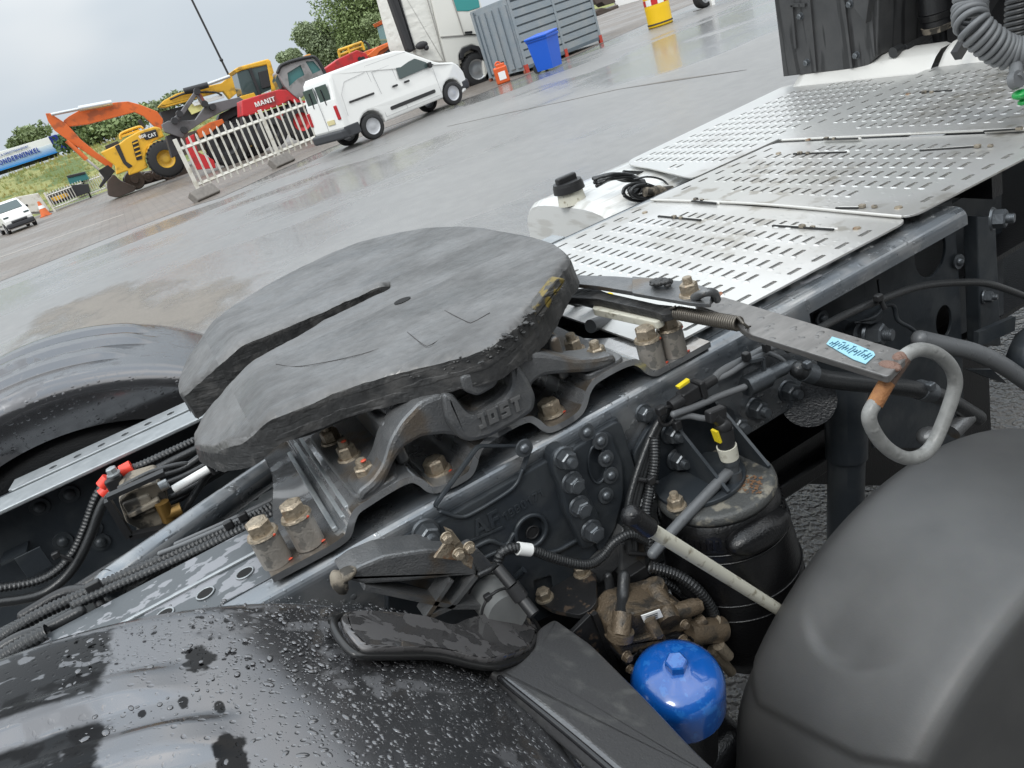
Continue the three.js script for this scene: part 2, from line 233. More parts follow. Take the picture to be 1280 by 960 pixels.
// fasteners
const hexG = (af, h) => { const r = af / Math.sqrt(3); return new THREE.LatheGeometry([[0, 0], [r, 0], [r, h * 0.86], [r * 0.86, h], [0, h]].map((p) => new THREE.Vector2(...p)), 6).toNonIndexed(); };
const flat = (g) => { g = g.index ? g.toNonIndexed() : g; g.computeVertexNormals(); return g; };
const BG = {};
function boltGeo(kind, af) {
  const k = kind + af; if (BG[k]) return BG[k];
  const gs = [];
  if (kind !== 'rivet') gs.push(new THREE.CylinderGeometry(af * 0.68, af * 0.74, af * 0.13, 24).translate(0, af * 0.065, 0));
  if (kind === 'bolt') { gs.push(flat(hexG(af, af * 0.62)).translate(0, af * 0.12, 0)); gs.push(new THREE.CylinderGeometry(af * 0.36, af * 0.4, af * 0.04, 18).translate(0, af * 0.75, 0)); }
  if (kind === 'nut') { gs.push(flat(hexG(af, af * 0.68)).translate(0, af * 0.12, 0)); gs.push(new THREE.CylinderGeometry(af * 0.27, af * 0.3, af * 0.5, 16).translate(0, af * 0.95, 0)); for (let i = 0; i < 4; i++) gs.push(new THREE.TorusGeometry(af * 0.29, af * 0.025, 5, 16).rotateX(PI / 2).translate(0, af * (0.86 + i * 0.09), 0)); }
  if (kind === 'rivet') { gs.push(new THREE.CylinderGeometry(af * 0.8, af * 0.85, af * 0.16, 20).translate(0, af * 0.08, 0)); gs.push(new THREE.SphereGeometry(af * 0.5, 18, 9, 0, 2 * PI, 0, PI / 2).scale(1, 0.9, 1).translate(0, af * 0.12, 0)); }
  return BG[k] = mg(gs);
}
function fast(parent, p, dir, af = 0.03, kind = 'bolt', mat = mRusty, name = kind, spin = 0, label) {
  const o = new THREE.Mesh(boltGeo(kind, af), mat); o.name = name; o.castShadow = o.receiveShadow = true;
  o.position.copy(p); o.quaternion.setFromUnitVectors(V(0, 1, 0), dir).multiply(new THREE.Quaternion().setFromAxisAngle(V(0, 1, 0), spin)); if (label) o.userData.label = label;
  parent.add(o); return o;
}
const UPV = V(0, 1, 0), OUT = V(0, 0, 1), IN = V(0, 0, -1);
function blob(c, r, sx = 1, sy = 1, sz = 1) { const g = new THREE.SphereGeometry(r, 10, 7); g.scale(sx, sy, sz); g.translate(c.x, c.y, c.z); return g; }

// ---- frame rails
const XL = -2.6, XR = 1.235;
{
  const f = part('frame_rail', 'near frame rail with rounded upper edge and scratched top');
  const lipPts = (z0, r, yb = 0.775) => { const a = [[-0.99, TOP - 0.008], [-0.99, TOP]]; for (let i = 0; i <= 8; i++) { const t = PI / 2 * i / 8; a.push([ZN - r + r * Math.sin(t), TOP - r + r * Math.cos(t)]); } a.push([ZN, yb], [ZN - 0.008, yb], [ZN - 0.008, TOP - r], [ZN - r, TOP - 0.008]); return a; };
  const angle = (x0, x1, yb) => { const g = new THREE.ExtrudeGeometry(shape(lipPts(ZN, 0.02, yb).map(([z, y]) => [-z, y])), { depth: x1 - x0, bevelEnabled: false, curveSegments: 4 }); g.rotateY(PI / 2); g.translate(x0, 0, 0); return g; };
  // the angle is cut in lengths so that the flange holes are real openings
  put('frame_angle', angle(XL, 0.845), mFrame, f); put('frame_angle', angle(0.845, XR, 0.918), mFrame, f);
  put('rail_flange', [box(XR - XL, 0.009, 0.078, (XL + XR) / 2, TOP - 0.0015, -1.0305, 0.003)], mWorn, f, 'rail flange with flaking light coating');
  put('seam_bead', [box(XR - XL, 0.004, 0.006, (XL + XR) / 2, TOP + 0.003, -0.9925, 0.0015)], mZinc, f);
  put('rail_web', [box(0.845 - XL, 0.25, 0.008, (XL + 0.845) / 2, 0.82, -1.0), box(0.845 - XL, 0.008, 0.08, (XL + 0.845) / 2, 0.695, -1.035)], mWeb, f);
  // worn strip of coating on the outer flange left of the mounting plate, and ahead of it
  put('worn_coating', [box(0.55, 0.0015, 0.074, -0.335, TOP + 0.0009, -0.953, 0.0007), box(0.36, 0.0015, 0.072, 0.8, TOP + 0.0009, -0.952, 0.0007)], mWorn, f);
  const hole = (x, z) => { const g = new THREE.CylinderGeometry(0.0105, 0.0105, 0.002, 24); g.translate(x, TOP + 0.0022, z); return g; };
  put('flange_hole', [hole(-0.143, -0.958), hole(-0.09, -0.956), hole(-0.196, -0.96), hole(0.668, -0.957), hole(0.823, -0.957), hole(1.02, -0.955)], std(0.006, 0.006, 0.006, 0.9), f);
  const rim = (x, z) => new THREE.TorusGeometry(0.0115, 0.0012, 6, 28).rotateX(PI / 2).translate(x, TOP + 0.003, z);
  put('hole_rim', [rim(-0.143, -0.958), rim(-0.09, -0.956), rim(-0.196, -0.96), rim(0.668, -0.957), rim(0.823, -0.957)], mZinc, f);
  for (const [px, py] of [[983, 488], [943, 510], [917, 530]]) fast(f, atZ(px, py, ZN), OUT, 0.026, 'nut', mBolt, 'nut');
  for (const [px, py] of [[843, 572], [804, 516], [830, 610]]) fast(f, atZ(px, py, ZN), OUT, 0.02, 'bolt', mBolt, 'bolt');
}
{
  const f = part('frame_rail', 'far frame rail with a row of holes in its bolted strip');
  const L = 4.2, xc = -0.5;
  put('rail_web', [box(L, 0.27, 0.008, xc, 0.815, -1.735)], mWeb, f);
  put('rail_flange', [box(L, 0.009, 0.082, xc, TOP - 0.0045, -1.694, 0.003), box(L, 0.009, 0.08, xc, 0.69, -1.695)], mZinc, f);
  const holes = []; for (let i = 0; i < 9; i++) holes.push(circ(-0.387 + i * 0.0502, -1.771, 0.0095, 0.0085, 14));
  put('drilled_strip', [plateY([[-0.468, -1.806], [0.9, -1.806], [0.9, -1.737], [-0.455, -1.737], [-0.475, -1.755]], TOP + 0.0005, 0.008, 0.001, holes)], mZinc, f);
  put('strip_web', [box(1.37, 0.14, 0.006, 0.21, 0.872, -1.803)], mWeb, f);
  put('seam_bead', [box(1.36, 0.005, 0.008, 0.215, TOP + 0.002, -1.736, 0.002)], mZinc, f);
  for (const [px, py] of [[87, 617], [50, 633], [116, 660], [79, 676], [126, 677]]) fast(f, atZ(px, py, -1.731), OUT, 0.024, 'rivet', mWeb, 'rivet');
  const b = atZ(28, 700, -1.731), q = atZ(42, 690, -1.731);
  put('cable_bracket', [box(0.05, 0.006, 0.05, b.x + 0.005, b.y + 0.03, -1.705), box(0.05, 0.05, 0.004, b.x + 0.03, b.y + 0.005, -1.68, 0.001)], mWeb, f);
}
// things that close the view downwards between the rails
{
  const f = part('axle_housing');
  put('housing', [rod(V(-0.42, 0.5, -2.2), V(-0.42, 0.5, -0.5), 0.09, 0.09, 28), new THREE.SphereGeometry(0.2, 24, 16).scale(1, 1, 0.8).translate(-0.42, 0.52, -1.36)], mRubber, f);
}
{
  const f = part('cross_member');
  put('web_plate', [box(0.02, 0.24, 0.66, 0.86, 0.82, -1.36)], mWeb, f); put('web_plate', [box(0.012, 0.22, 0.66, 0.3, 0.82, -1.36), box(0.2, 0.02, 0.64, 0.2, 0.72, -1.36)], mWeb, f);
  const a = atZ(140, 730, -1.16), b = atZ(350, 580, -1.42);
  put('thrust_rod', [tube([a, a.clone().lerp(b, 0.5), b], 0.026, 20, 20)], mFrame, f, 'smooth grey thrust rod between the rails');
}

// ---- corrugated mounting plate
{
  const f = part('mounting_plate', 'wavy steel mounting plate under the fifth wheel');
  const prof = [[-0.06, 0.962], [0.03, 0.962], [0.044, 0.966], [0.056, 0.981], [0.066, 0.99], [0.083, 0.993], [0.146, 0.994], [0.156, 0.984], [0.164, 0.968], [0.174, 0.961], [0.22, 0.958], [0.231, 0.966], [0.24, 0.978], [0.25, 0.987], [0.266, 0.991], [0.328, 0.99], [0.338, 0.98], [0.348, 0.963], [0.36, 0.957], [0.404, 0.959], [0.416, 0.968], [0.426, 0.982], [0.438, 0.991], [0.452, 0.994], [0.51, 0.991], [0.522, 0.98], [0.532, 0.964], [0.543, 0.956], [0.56, 0.955], [0.648, 0.955]];
  const sp = new THREE.CatmullRomCurve3(prof.map((p) => V(p[0], p[1], 0)), false, 'centripetal'), NS = 150, NV = 44, TH = 0.0095;
  const P = sp.getPoints(NS), z0 = ZN - 0.004, z1 = -1.70;
  const xmin = (z) => -0.062 + 0.03 * sm(-0.93, -1.0, z) + 0.028 * sm(-1.0, -1.2, z) + 0.04 * sm(-1.25, -1.5, z), xmax = (z) => 0.648 - 0.1 * sm(-0.93, -1.14, z) - 0.05 * sm(-1.1, -1.5, z);
  const pos = [], idx = [], W = NV + 1, n = NS + 1;
  for (const s of [0, 1]) for (let i = 0; i <= NS; i++) for (let j = 0; j <= NV; j++) { const z = lerp(z0, z1, j / NV), a = P[Math.max(0, i - 1)], b = P[Math.min(NS, i + 1)], tx = b.x - a.x, ty = b.y - a.y, l = Math.hypot(tx, ty), off = s ? TH / 2 : -TH / 2; let x = P[i].x - ty / l * off, y = P[i].y + tx / l * off; x = Math.min(xmax(z), Math.max(xmin(z), x)); pos.push(x, y, z); }
  const id = (s, i, j) => s * n * W + i * W + j;
  for (let i = 0; i < NS; i++) for (let j = 0; j < NV; j++) { idx.push(id(1, i, j), id(1, i + 1, j), id(1, i, j + 1), id(1, i + 1, j), id(1, i + 1, j + 1), id(1, i, j + 1)); idx.push(id(0, i, j), id(0, i, j + 1), id(0, i + 1, j), id(0, i + 1, j), id(0, i, j + 1), id(0, i + 1, j + 1)); }
  const pos2 = [], wall = (a, b, c, d) => pos2.push(a, b, c, a, c, d);
  for (let i = 0; i < NS; i++) { wall(id(0, i, 0), id(0, i + 1, 0), id(1, i + 1, 0), id(1, i, 0)); wall(id(0, i, NV), id(1, i, NV), id(1, i + 1, NV), id(0, i + 1, NV)); }
  for (let j = 0; j < NV; j++) { wall(id(0, 0, j), id(1, 0, j), id(1, 0, j + 1), id(0, 0, j + 1)); wall(id(0, NS, j), id(0, NS, j + 1), id(1, NS, j + 1), id(1, NS, j)); }
  const g = new THREE.BufferGeometry(); g.setAttribute('position', new THREE.Float32BufferAttribute(pos, 3)); g.setIndex(idx); g.computeVertexNormals();
  const e = new THREE.BufferGeometry(); e.setAttribute('position', new THREE.Float32BufferAttribute(pos2.flatMap((q) => [pos[q * 3], pos[q * 3 + 1], pos[q * 3 + 2]]), 3)); e.computeVertexNormals();
  put('plate', [g, e], mPlateTop, f);
  // two ridges across the plate at its rear step
  put('ridge', [box(0.007, 0.007, 0.3, 0.034, 0.971, -1.06, 0.002), box(0.007, 0.007, 0.3, 0.05, 0.98, -1.06, 0.002), box(0.007, 0.007, 0.3, 0.06, 0.99, -1.06, 0.002)], mZinc, f);
  const bush = mg([new THREE.CylinderGeometry(0.0188, 0.0188, 0.044, 30).translate(0, 0.022, 0)]);
  for (const [x, z, y, lab] of [[-0.046, -0.916, 0.967, 1], [-0.001, -0.917, 0.967], [0.553, -0.907, 0.96], [0.594, -0.906, 0.96]]) {
    const o = new THREE.Mesh(bush, mBush); o.name = 'spacer_bush'; o.position.set(x, y, z); o.castShadow = o.receiveShadow = true; f.add(o);
    fast(f, V(x, y + 0.044, z), UPV, 0.0275, 'bolt', mRusty, 'bolt', x * 20);
    put('red_mark', [blob(V(x + 0.011, y + 0.0435, z + 0.0155), 0.003, 1.1, 0.7, 0.5), blob(V(x + 0.015, y + 0.001, z + 0.012), 0.003, 1.3, 0.4, 0.8)], mRedPaint, f);
  }
  for (const [px, py] of [[547, 589], [689, 516]]) { const p = atY(px, py, 0.962); fast(f, p, UPV, 0.028, 'bolt', mRusty, 'bolt', px); put('red_mark', [blob(p.clone().add(V(0.012, 0.0005, 0.0155)), 0.003, 1.5, 0.3, 0.7)], mRedPaint, f); }
}

// ---- fifth wheel
const fifth = part('fifth_wheel', 'fifth wheel coupling thick with dried grease');
{
  const f = fifth;
  // pedestal: arched casting with a window, feet running inwards
  const arch = [[0.075, 0.999], [0.078, 1.014], [0.1, 1.018], [0.12, 1.03], [0.142, 1.057], [0.164, 1.073], [0.196, 1.086], [0.225, 1.084], [0.235, 1.08], [0.246, 1.05], [0.256, 1.04], [0.3, 1.044], [0.316, 1.052], [0.323, 1.078], [0.335, 1.085], [0.37, 1.074], [0.397, 1.057], [0.425, 1.037], [0.457, 1.024], [0.484, 1.018], [0.486, 1.003], [0.465, 1.002], [0.436, 1.01], [0.401, 1.026], [0.37, 1.038], [0.35, 1.036], [0.343, 1.022], [0.338, 1.004], [0.3, 0.997], [0.262, 0.997], [0.24, 1.003], [0.222, 1.02], [0.212, 1.028], [0.182, 1.041], [0.154, 1.04], [0.136, 1.028], [0.116, 1.008], [0.1, 1.0]];
  put('pedestal', [plateZ(roundPoly(arch, 0.008, 3), -0.888, 0.06, 0.006), plateY(roundPoly([[0.072, -0.89], [0.132, -0.89], [0.16, -1.0], [0.165, -1.15], [0.068, -1.15]], 0.015), 1.008, 0.012, 0.003), plateY(roundPoly([[0.435, -0.89], [0.5, -0.89], [0.512, -1.15], [0.41, -1.15], [0.425, -1.0]], 0.015), 1.006, 0.012, 0.003), box(0.1, 0.05, 0.06, 0.285, 1.014, -0.975, 0.01), box(0.02, 0.07, 0.24, 0.155, 1.03, -1.05, 0.008), box(0.02, 0.07, 0.24, 0.42, 1.03, -1.05, 0.008), rod(V(0.31, 1.075, -0.9), V(0.31, 1.075, -1.15), 0.016)], mCast, f, 'cast pedestal with raised lettering');
  for (const [x, z, y] of [[0.101, -0.925, 1.008], [0.099, -1.01, 1.008], [0.094, -1.09, 1.008], [0.474, -0.922, 1.006], [0.471, -0.985, 1.006], [0.47, -1.07, 1.006]]) fast(f, V(x, y, z), UPV, 0.024, 'nut', mRusty, 'nut', x * 40 + z * 9);
  put('red_mark', [blob(V(0.104, 1.036, -0.918), 0.0035, 1.2, 0.5, 1), blob(V(0.1, 1.036, -1.004), 0.0035, 1.2, 0.5, 1)], mRedPaint, f);
}
const fontB = await new FontLoader().loadAsync('fonts/droid/droid_sans_bold.typeface.json');
const textG = (s, size, depth, wide = 1, curveSegments = 3) => { const g = new TextGeometry(s, { font: fontB, size, depth, curveSegments, bevelEnabled: false }); g.computeBoundingBox(); g.translate(-g.boundingBox.min.x, 0, 0); g.scale(wide, 1, 1); return g; };
{
  put('pedestal_block', [plateZ(roundPoly([[0.226, 1.086], [0.238, 1.08], [0.247, 1.048], [0.257, 1.039], [0.3, 1.043], [0.317, 1.053], [0.322, 1.078], [0.334, 1.084], [0.343, 1.05], [0.346, 1.022], [0.336, 1.003], [0.3, 0.999], [0.262, 0.999], [0.238, 1.005], [0.224, 1.018], [0.217, 1.05]], 0.008, 3), -0.876, 0.03, 0.007)], mCast, fifth);
  // JOST in blocky relief on the pedestal
  const B = (l) => l, letters = [
    [[[0.3, 0], [0.75, 0], [0.75, 1], [0.3, 1], [0.3, 0.75], [0.5, 0.75], [0.5, 0.25], [0.2, 0.25], [0.2, 0]]],
    [[[1, 0], [1.75, 0], [1.75, 1], [1, 1]], [[1.27, 0.34], [1.27, 0.66], [1.48, 0.66], [1.48, 0.34]]],
    [[[2, 0], [2.75, 0], [2.75, 0.62], [2.3, 0.62], [2.3, 0.75], [2.75, 0.75], [2.75, 1], [2, 1], [2, 0.4], [2.45, 0.4], [2.45, 0.25], [2, 0.25]]],
    [[[3.2, 0], [3.5, 0], [3.5, 0.75], [3.75, 0.75], [3.75, 1], [2.95, 1], [2.95, 0.75], [3.2, 0.75]]]];
  const q0 = atZ(596, 538, -0.876), q1 = atZ(653, 511, -0.876), q2 = atZ(591, 520, -0.876), S = (l) => l.map(([x, y]) => [q0.x + (q1.x - q0.x) * x / 3.75 + (q2.x - q0.x) * y, q0.y + (q1.y - q0.y) * x / 3.75 + (q2.y - q0.y) * y]);
  put('raised_lettering', letters.map(([o, h]) => plateZ(S(o), -0.8725, 0.006, 0.0006, h ? [S(h)] : [])), std(0.2, 0.2, 0.2, 0.4, 0.6), fifth);
}
// top plate: horseshoe with a slot, sloping down at the tail, coated with grease
{
  const tab = (t) => (x) => { if (x <= t[0][0]) return t[0][1]; for (let i = 1; i < t.length; i++) if (x <= t[i][0]) { const u = (x - t[i - 1][0]) / (t[i][0] - t[i - 1][0]); return lerp(t[i - 1][1], t[i][1], u); } return t.at(-1)[1]; }, smooth = (t) => { const f = tab(t); return (x) => { const w = Math.min(0.02, Math.max(0.001, 0.4 * Math.min(x + 0.085, 0.576 - x))); let s = 0; for (let k = -4; k <= 4; k++) s += f(x + w * k / 4) * (5 - Math.abs(k)); return s / 25; }; };
  const zn = smooth([[-0.085, -1.19], [-0.08, -1.155], [-0.07, -1.115], [-0.05, -1.055], [-0.02, -1.0], [0.01, -0.978], [0.05, -0.967], [0.117, -0.955], [0.157, -0.94], [0.23, -0.893], [0.27, -0.868], [0.3, -0.858], [0.346, -0.881], [0.386, -0.909], [0.435, -0.947], [0.5, -1.003], [0.537, -1.035], [0.556, -1.1], [0.57, -1.21], [0.576, -1.33]]);
  const zf = smooth([[-0.085, -1.5], [-0.08, -1.54], [-0.065, -1.58], [-0.04, -1.605], [0, -1.625], [0.04, -1.663], [0.1, -1.717], [0.184, -1.784], [0.268, -1.813], [0.34, -1.826], [0.4, -1.812], [0.46, -1.77], [0.526, -1.666], [0.561, -1.536], [0.572, -1.42], [0.576, -1.34]]);
  const sn = tab([[-0.085, -1.2], [-0.08, -1.235], [-0.06, -1.255], [-0.03, -1.262], [0, -1.258], [0.043, -1.25], [0.085, -1.258], [0.128, -1.272], [0.185, -1.3], [0.244, -1.306], [0.3, -1.309], [0.312, -1.313], [0.319, -1.322], [0.3225, -1.336]]);
  const sf = tab([[-0.085, -1.49], [-0.08, -1.46], [-0.06, -1.445], [-0.02, -1.415], [0.011, -1.395], [0.047, -1.382], [0.12, -1.371], [0.194, -1.364], [0.286, -1.37], [0.3, -1.369], [0.312, -1.364], [0.319, -1.354], [0.3225, -1.338]]);
  const NX = 240, A = 48, g2 = (x, z) => { const u = ((x * 3.1) % 8 + 8) % 8, v = ((z * 3.1) % 8 + 8) % 8; return fbm(u * 8, v * 8, 64, 5, 201); };
  const yTop = (x, z, e) => { const xr = 0.045 - 0.03 * Math.pow(Math.min(1, Math.abs(z + 1.335) / 0.4), 2), rr = Math.max(0, xr + 0.012 - x), ramp = 0.54 * rr * rr / (rr + 0.022); const lump = (g2(x, z) - 0.5) * 0.0042 * (1 + 1.6 * sm(0.03, -0.03, x)); return 1.13 - ramp + lump - 0.008 * Math.pow(1 - Math.min(1, e / 0.018), 2); };
  const pos = [], idx = [], rowN = 2 * (A + 1);
  const xs = []; for (let i = 0; i <= NX; i++) { const t = i / NX; xs.push(-0.0845 + 0.66 * t); }
  for (const x of xs) {
    const inSlot = x < 0.3235, mid = -1.337, j1 = inSlot ? sn(x) : mid, j2 = inSlot ? sf(x) : mid;
    for (const [a, b, half] of [[zn(x), j1, 0], [j2, zf(x), 1]]) for (let j = 0; j <= A; j++) { const t = j / A, s = 0.5 - 0.5 * Math.cos(PI * t), z = lerp(a, b, lerp(t, s, 0.7)); const e = Math.min(half ? 1 : Math.abs(z - a), half ? Math.abs(z - b) : 1, inSlot ? (half ? Math.abs(z - a) : Math.abs(z - b)) : 1, 0.576 - x + 0.003, x + 0.088); const w = (g2(x * 3, z * 3) - 0.5) * 0.006 * (e < 0.002 ? 1 : 0); pos.push(x, yTop(x, z, e), z + w); }
  }
  for (let i = 0; i < NX; i++) for (const h of [0, A + 1]) for (let j = 0; j < A; j++) { const a = i * rowN + h + j, b = a + rowN; idx.push(a, b, a + 1, b, b + 1, a + 1); }
  const top = new THREE.BufferGeometry(); top.setAttribute('position', new THREE.Float32BufferAttribute(pos, 3)); top.setIndex(idx); top.computeVertexNormals();
  if (top.attributes.normal.getY(rowN * 100 + 20) < 0) throw new Error('plate winding');
  // side walls hanging from the rim
  const wall = (ring, bottom, inset) => { const p = [], ix = [], L = 7; ring.forEach((q, i) => { for (let k = 0; k <= L; k++) { const t = k / L, b = bottom(q), w = (g2(q.x * 2 + k, q.z * 2 + q.y * 3) - 0.5) * 0.0022 * Math.sin(PI * Math.min(1, t * 1.6)); const nx = q.nx, nz = q.nz, d = inset * t + w; p.push(q.x - nx * d, lerp(q.y, b, t), q.z - nz * d); } }); for (let i = 0; i < ring.length - 1; i++) for (let k = 0; k < L; k++) { const a = i * (L + 1) + k, b = a + L + 1; ix.push(a, a + 1, b, b, a + 1, b + 1); } const g = new THREE.BufferGeometry(); g.setAttribute('position', new THREE.Float32BufferAttribute(p, 3)); g.setIndex(ix); g.computeVertexNormals(); return g; };
  const at = (i, j) => ({ x: pos[(i * rowN + j) * 3], y: pos[(i * rowN + j) * 3 + 1], z: pos[(i * rowN + j) * 3 + 2] });
  const norms = (r, s) => r.map((q, i) => { const a = r[Math.max(0, i - 1)], b = r[Math.min(r.length - 1, i + 1)], l = Math.hypot(b.x - a.x, b.z - a.z) || 1; return { ...q, nx: s * (b.z - a.z) / l, nz: -s * (b.x - a.x) / l }; });
  const rim = [], rimF = [], rs = [], rf = [];
  for (let i = 0; i <= NX; i++) { rim.push(at(i, 0)); rimF.push(at(i, 2 * A + 1)); if (xs[i] < 0.3235) { rs.push(at(i, A)); rf.push(at(i, A + 1)); } }
  const front = []; for (let j = 0; j <= A; j++) front.push(at(NX, j)); for (let j = 0; j <= A; j++) front.push(at(NX, A + 1 + j));
  const tailN = [], tailF = []; for (let j = 0; j <= A; j++) { tailN.push(at(0, j)); tailF.push(at(0, A + 1 + j)); }
  const skirtN = (q) => { const x = q.x; return q.y - (0.034 + 0.006 * sm(0.05, 0.2, x) + 0.004 * sm(0.26, 0.29, x) * sm(0.345, 0.335, x) + 0.012 * sm(0.33, 0.36, x) * sm(0.5, 0.4, x) - 0.012 * sm(-0.03, -0.085, x)); };
  put('top_plate', [top], mGrease, fifth, 'greasy grey horseshoe plate with a long slot');
  put('plate_rim', [wall(norms(rim, -1), skirtN, -0.004), wall(norms(rimF, 1), (q) => q.y - 0.045, 0), wall(norms(rs, 1), (q) => q.y - 0.05, 0.004), wall(norms(rf, -1), (q) => q.y - 0.05, 0.004), wall(norms(front, -1), (q) => q.y - 0.03, 0), wall(norms(tailN, 1), (q) => q.y - 0.012, 0), wall(norms(tailF, 1), (q) => q.y - 0.012, 0)], mGreaseDark, fifth, 'dark caked edge of the plate');
  // underside block, trunnion lug, yellow worn flank, lubrication hole, square marks
  const under = roundPoly([[-0.02, -1.06], [0.05, -0.99], [0.16, -0.97], [0.3, -0.9], [0.38, -0.945], [0.5, -1.05], [0.53, -1.2], [0.53, -1.5], [0.45, -1.72], [0.3, -1.79], [0.1, -1.68], [-0.02, -1.58], [0.03, -1.44], [0.3, -1.4], [0.34, -1.337], [0.3, -1.28], [0.03, -1.24]], 0.02);
  put('underside', [plateY(under, 1.092, 0.02, 0.002), box(0.42, 0.04, 0.02, 0.21, 1.085, -1.22), box(0.42, 0.04, 0.02, 0.21, 1.085, -1.46)], mGreaseDark, fifth);
  put('trunnion_lug', [plateZ(roundPoly([[0.252, 1.1], [0.251, 1.079], [0.265, 1.065], [0.292, 1.066], [0.303, 1.076], [0.306, 1.1]], 0.006), -0.868, 0.2, 0.004)], mCast, fifth);
  put('front_cheek', [plateZ(roundPoly(pxZ([[610, 466], [626, 456], [652, 438], [676, 394], [704, 348], [692, 346], [664, 382], [632, 416], [608, 432]], -0.925), 0.004), -0.915, 0.02, 0.003)], M({ map: tex(512, 0.12, (u, v) => { const a = fbm(u * 8, v * 8, 8, 5, 210); return toS(mix3([0.055, 0.053, 0.05], [0.17, 0.125, 0.025], sm(0.5, 0.64, a))); }, true), roughness: 0.5, bumpMap: tGrease, bumpScale: 0.004 }), fifth, 'flank with worn yellow paint');
  const h = atY(503, 376, 1.131);
  put('grease_hole', [new THREE.CylinderGeometry(0.0125, 0.012, 0.006, 24).scale(1.15, 1, 1).translate(h.x, 1.129, h.z)], std(0.008, 0.008, 0.008, 0.9), fifth);
  const mark = (l) => put('scored_mark', [tube(l.map(([x, y]) => atY(x, y, 1.1302)), 0.0005, 24, 5)], std(0.05, 0.045, 0.045, 0.6), fifth);
  mark([[556, 388], [584, 402], [592, 402], [612, 391]]); mark([[509, 415], [530, 431], [538, 431], [556, 420]]); mark([[345, 455], [370, 458], [410, 452], [450, 443], [473, 436]]);
  const R = rng(77), crumbs = [];
  for (let i = 0; i < 130; i++) { const x = lerp(0.2, 0.5, R()), edge = zn(x) + 0.001 - 0.012 * R() * R(); const z = edge + (R() - 0.4) * 0.012, s = lerp(0.001, x > 0.28 && x < 0.43 ? 0.0038 : 0.0022, R() * R()); const g = new THREE.IcosahedronGeometry(s, 0); g.scale(1 + R() * 1.6, 0.8, 1 + R()); g.rotateY(R() * 6); g.translate(x, 1.124 - R() * 0.016, z); crumbs.push(g); }
  const cr = put('grease_crumbs', crumbs, mGreaseDark, fifth); cr.userData.kind = 'stuff';
}
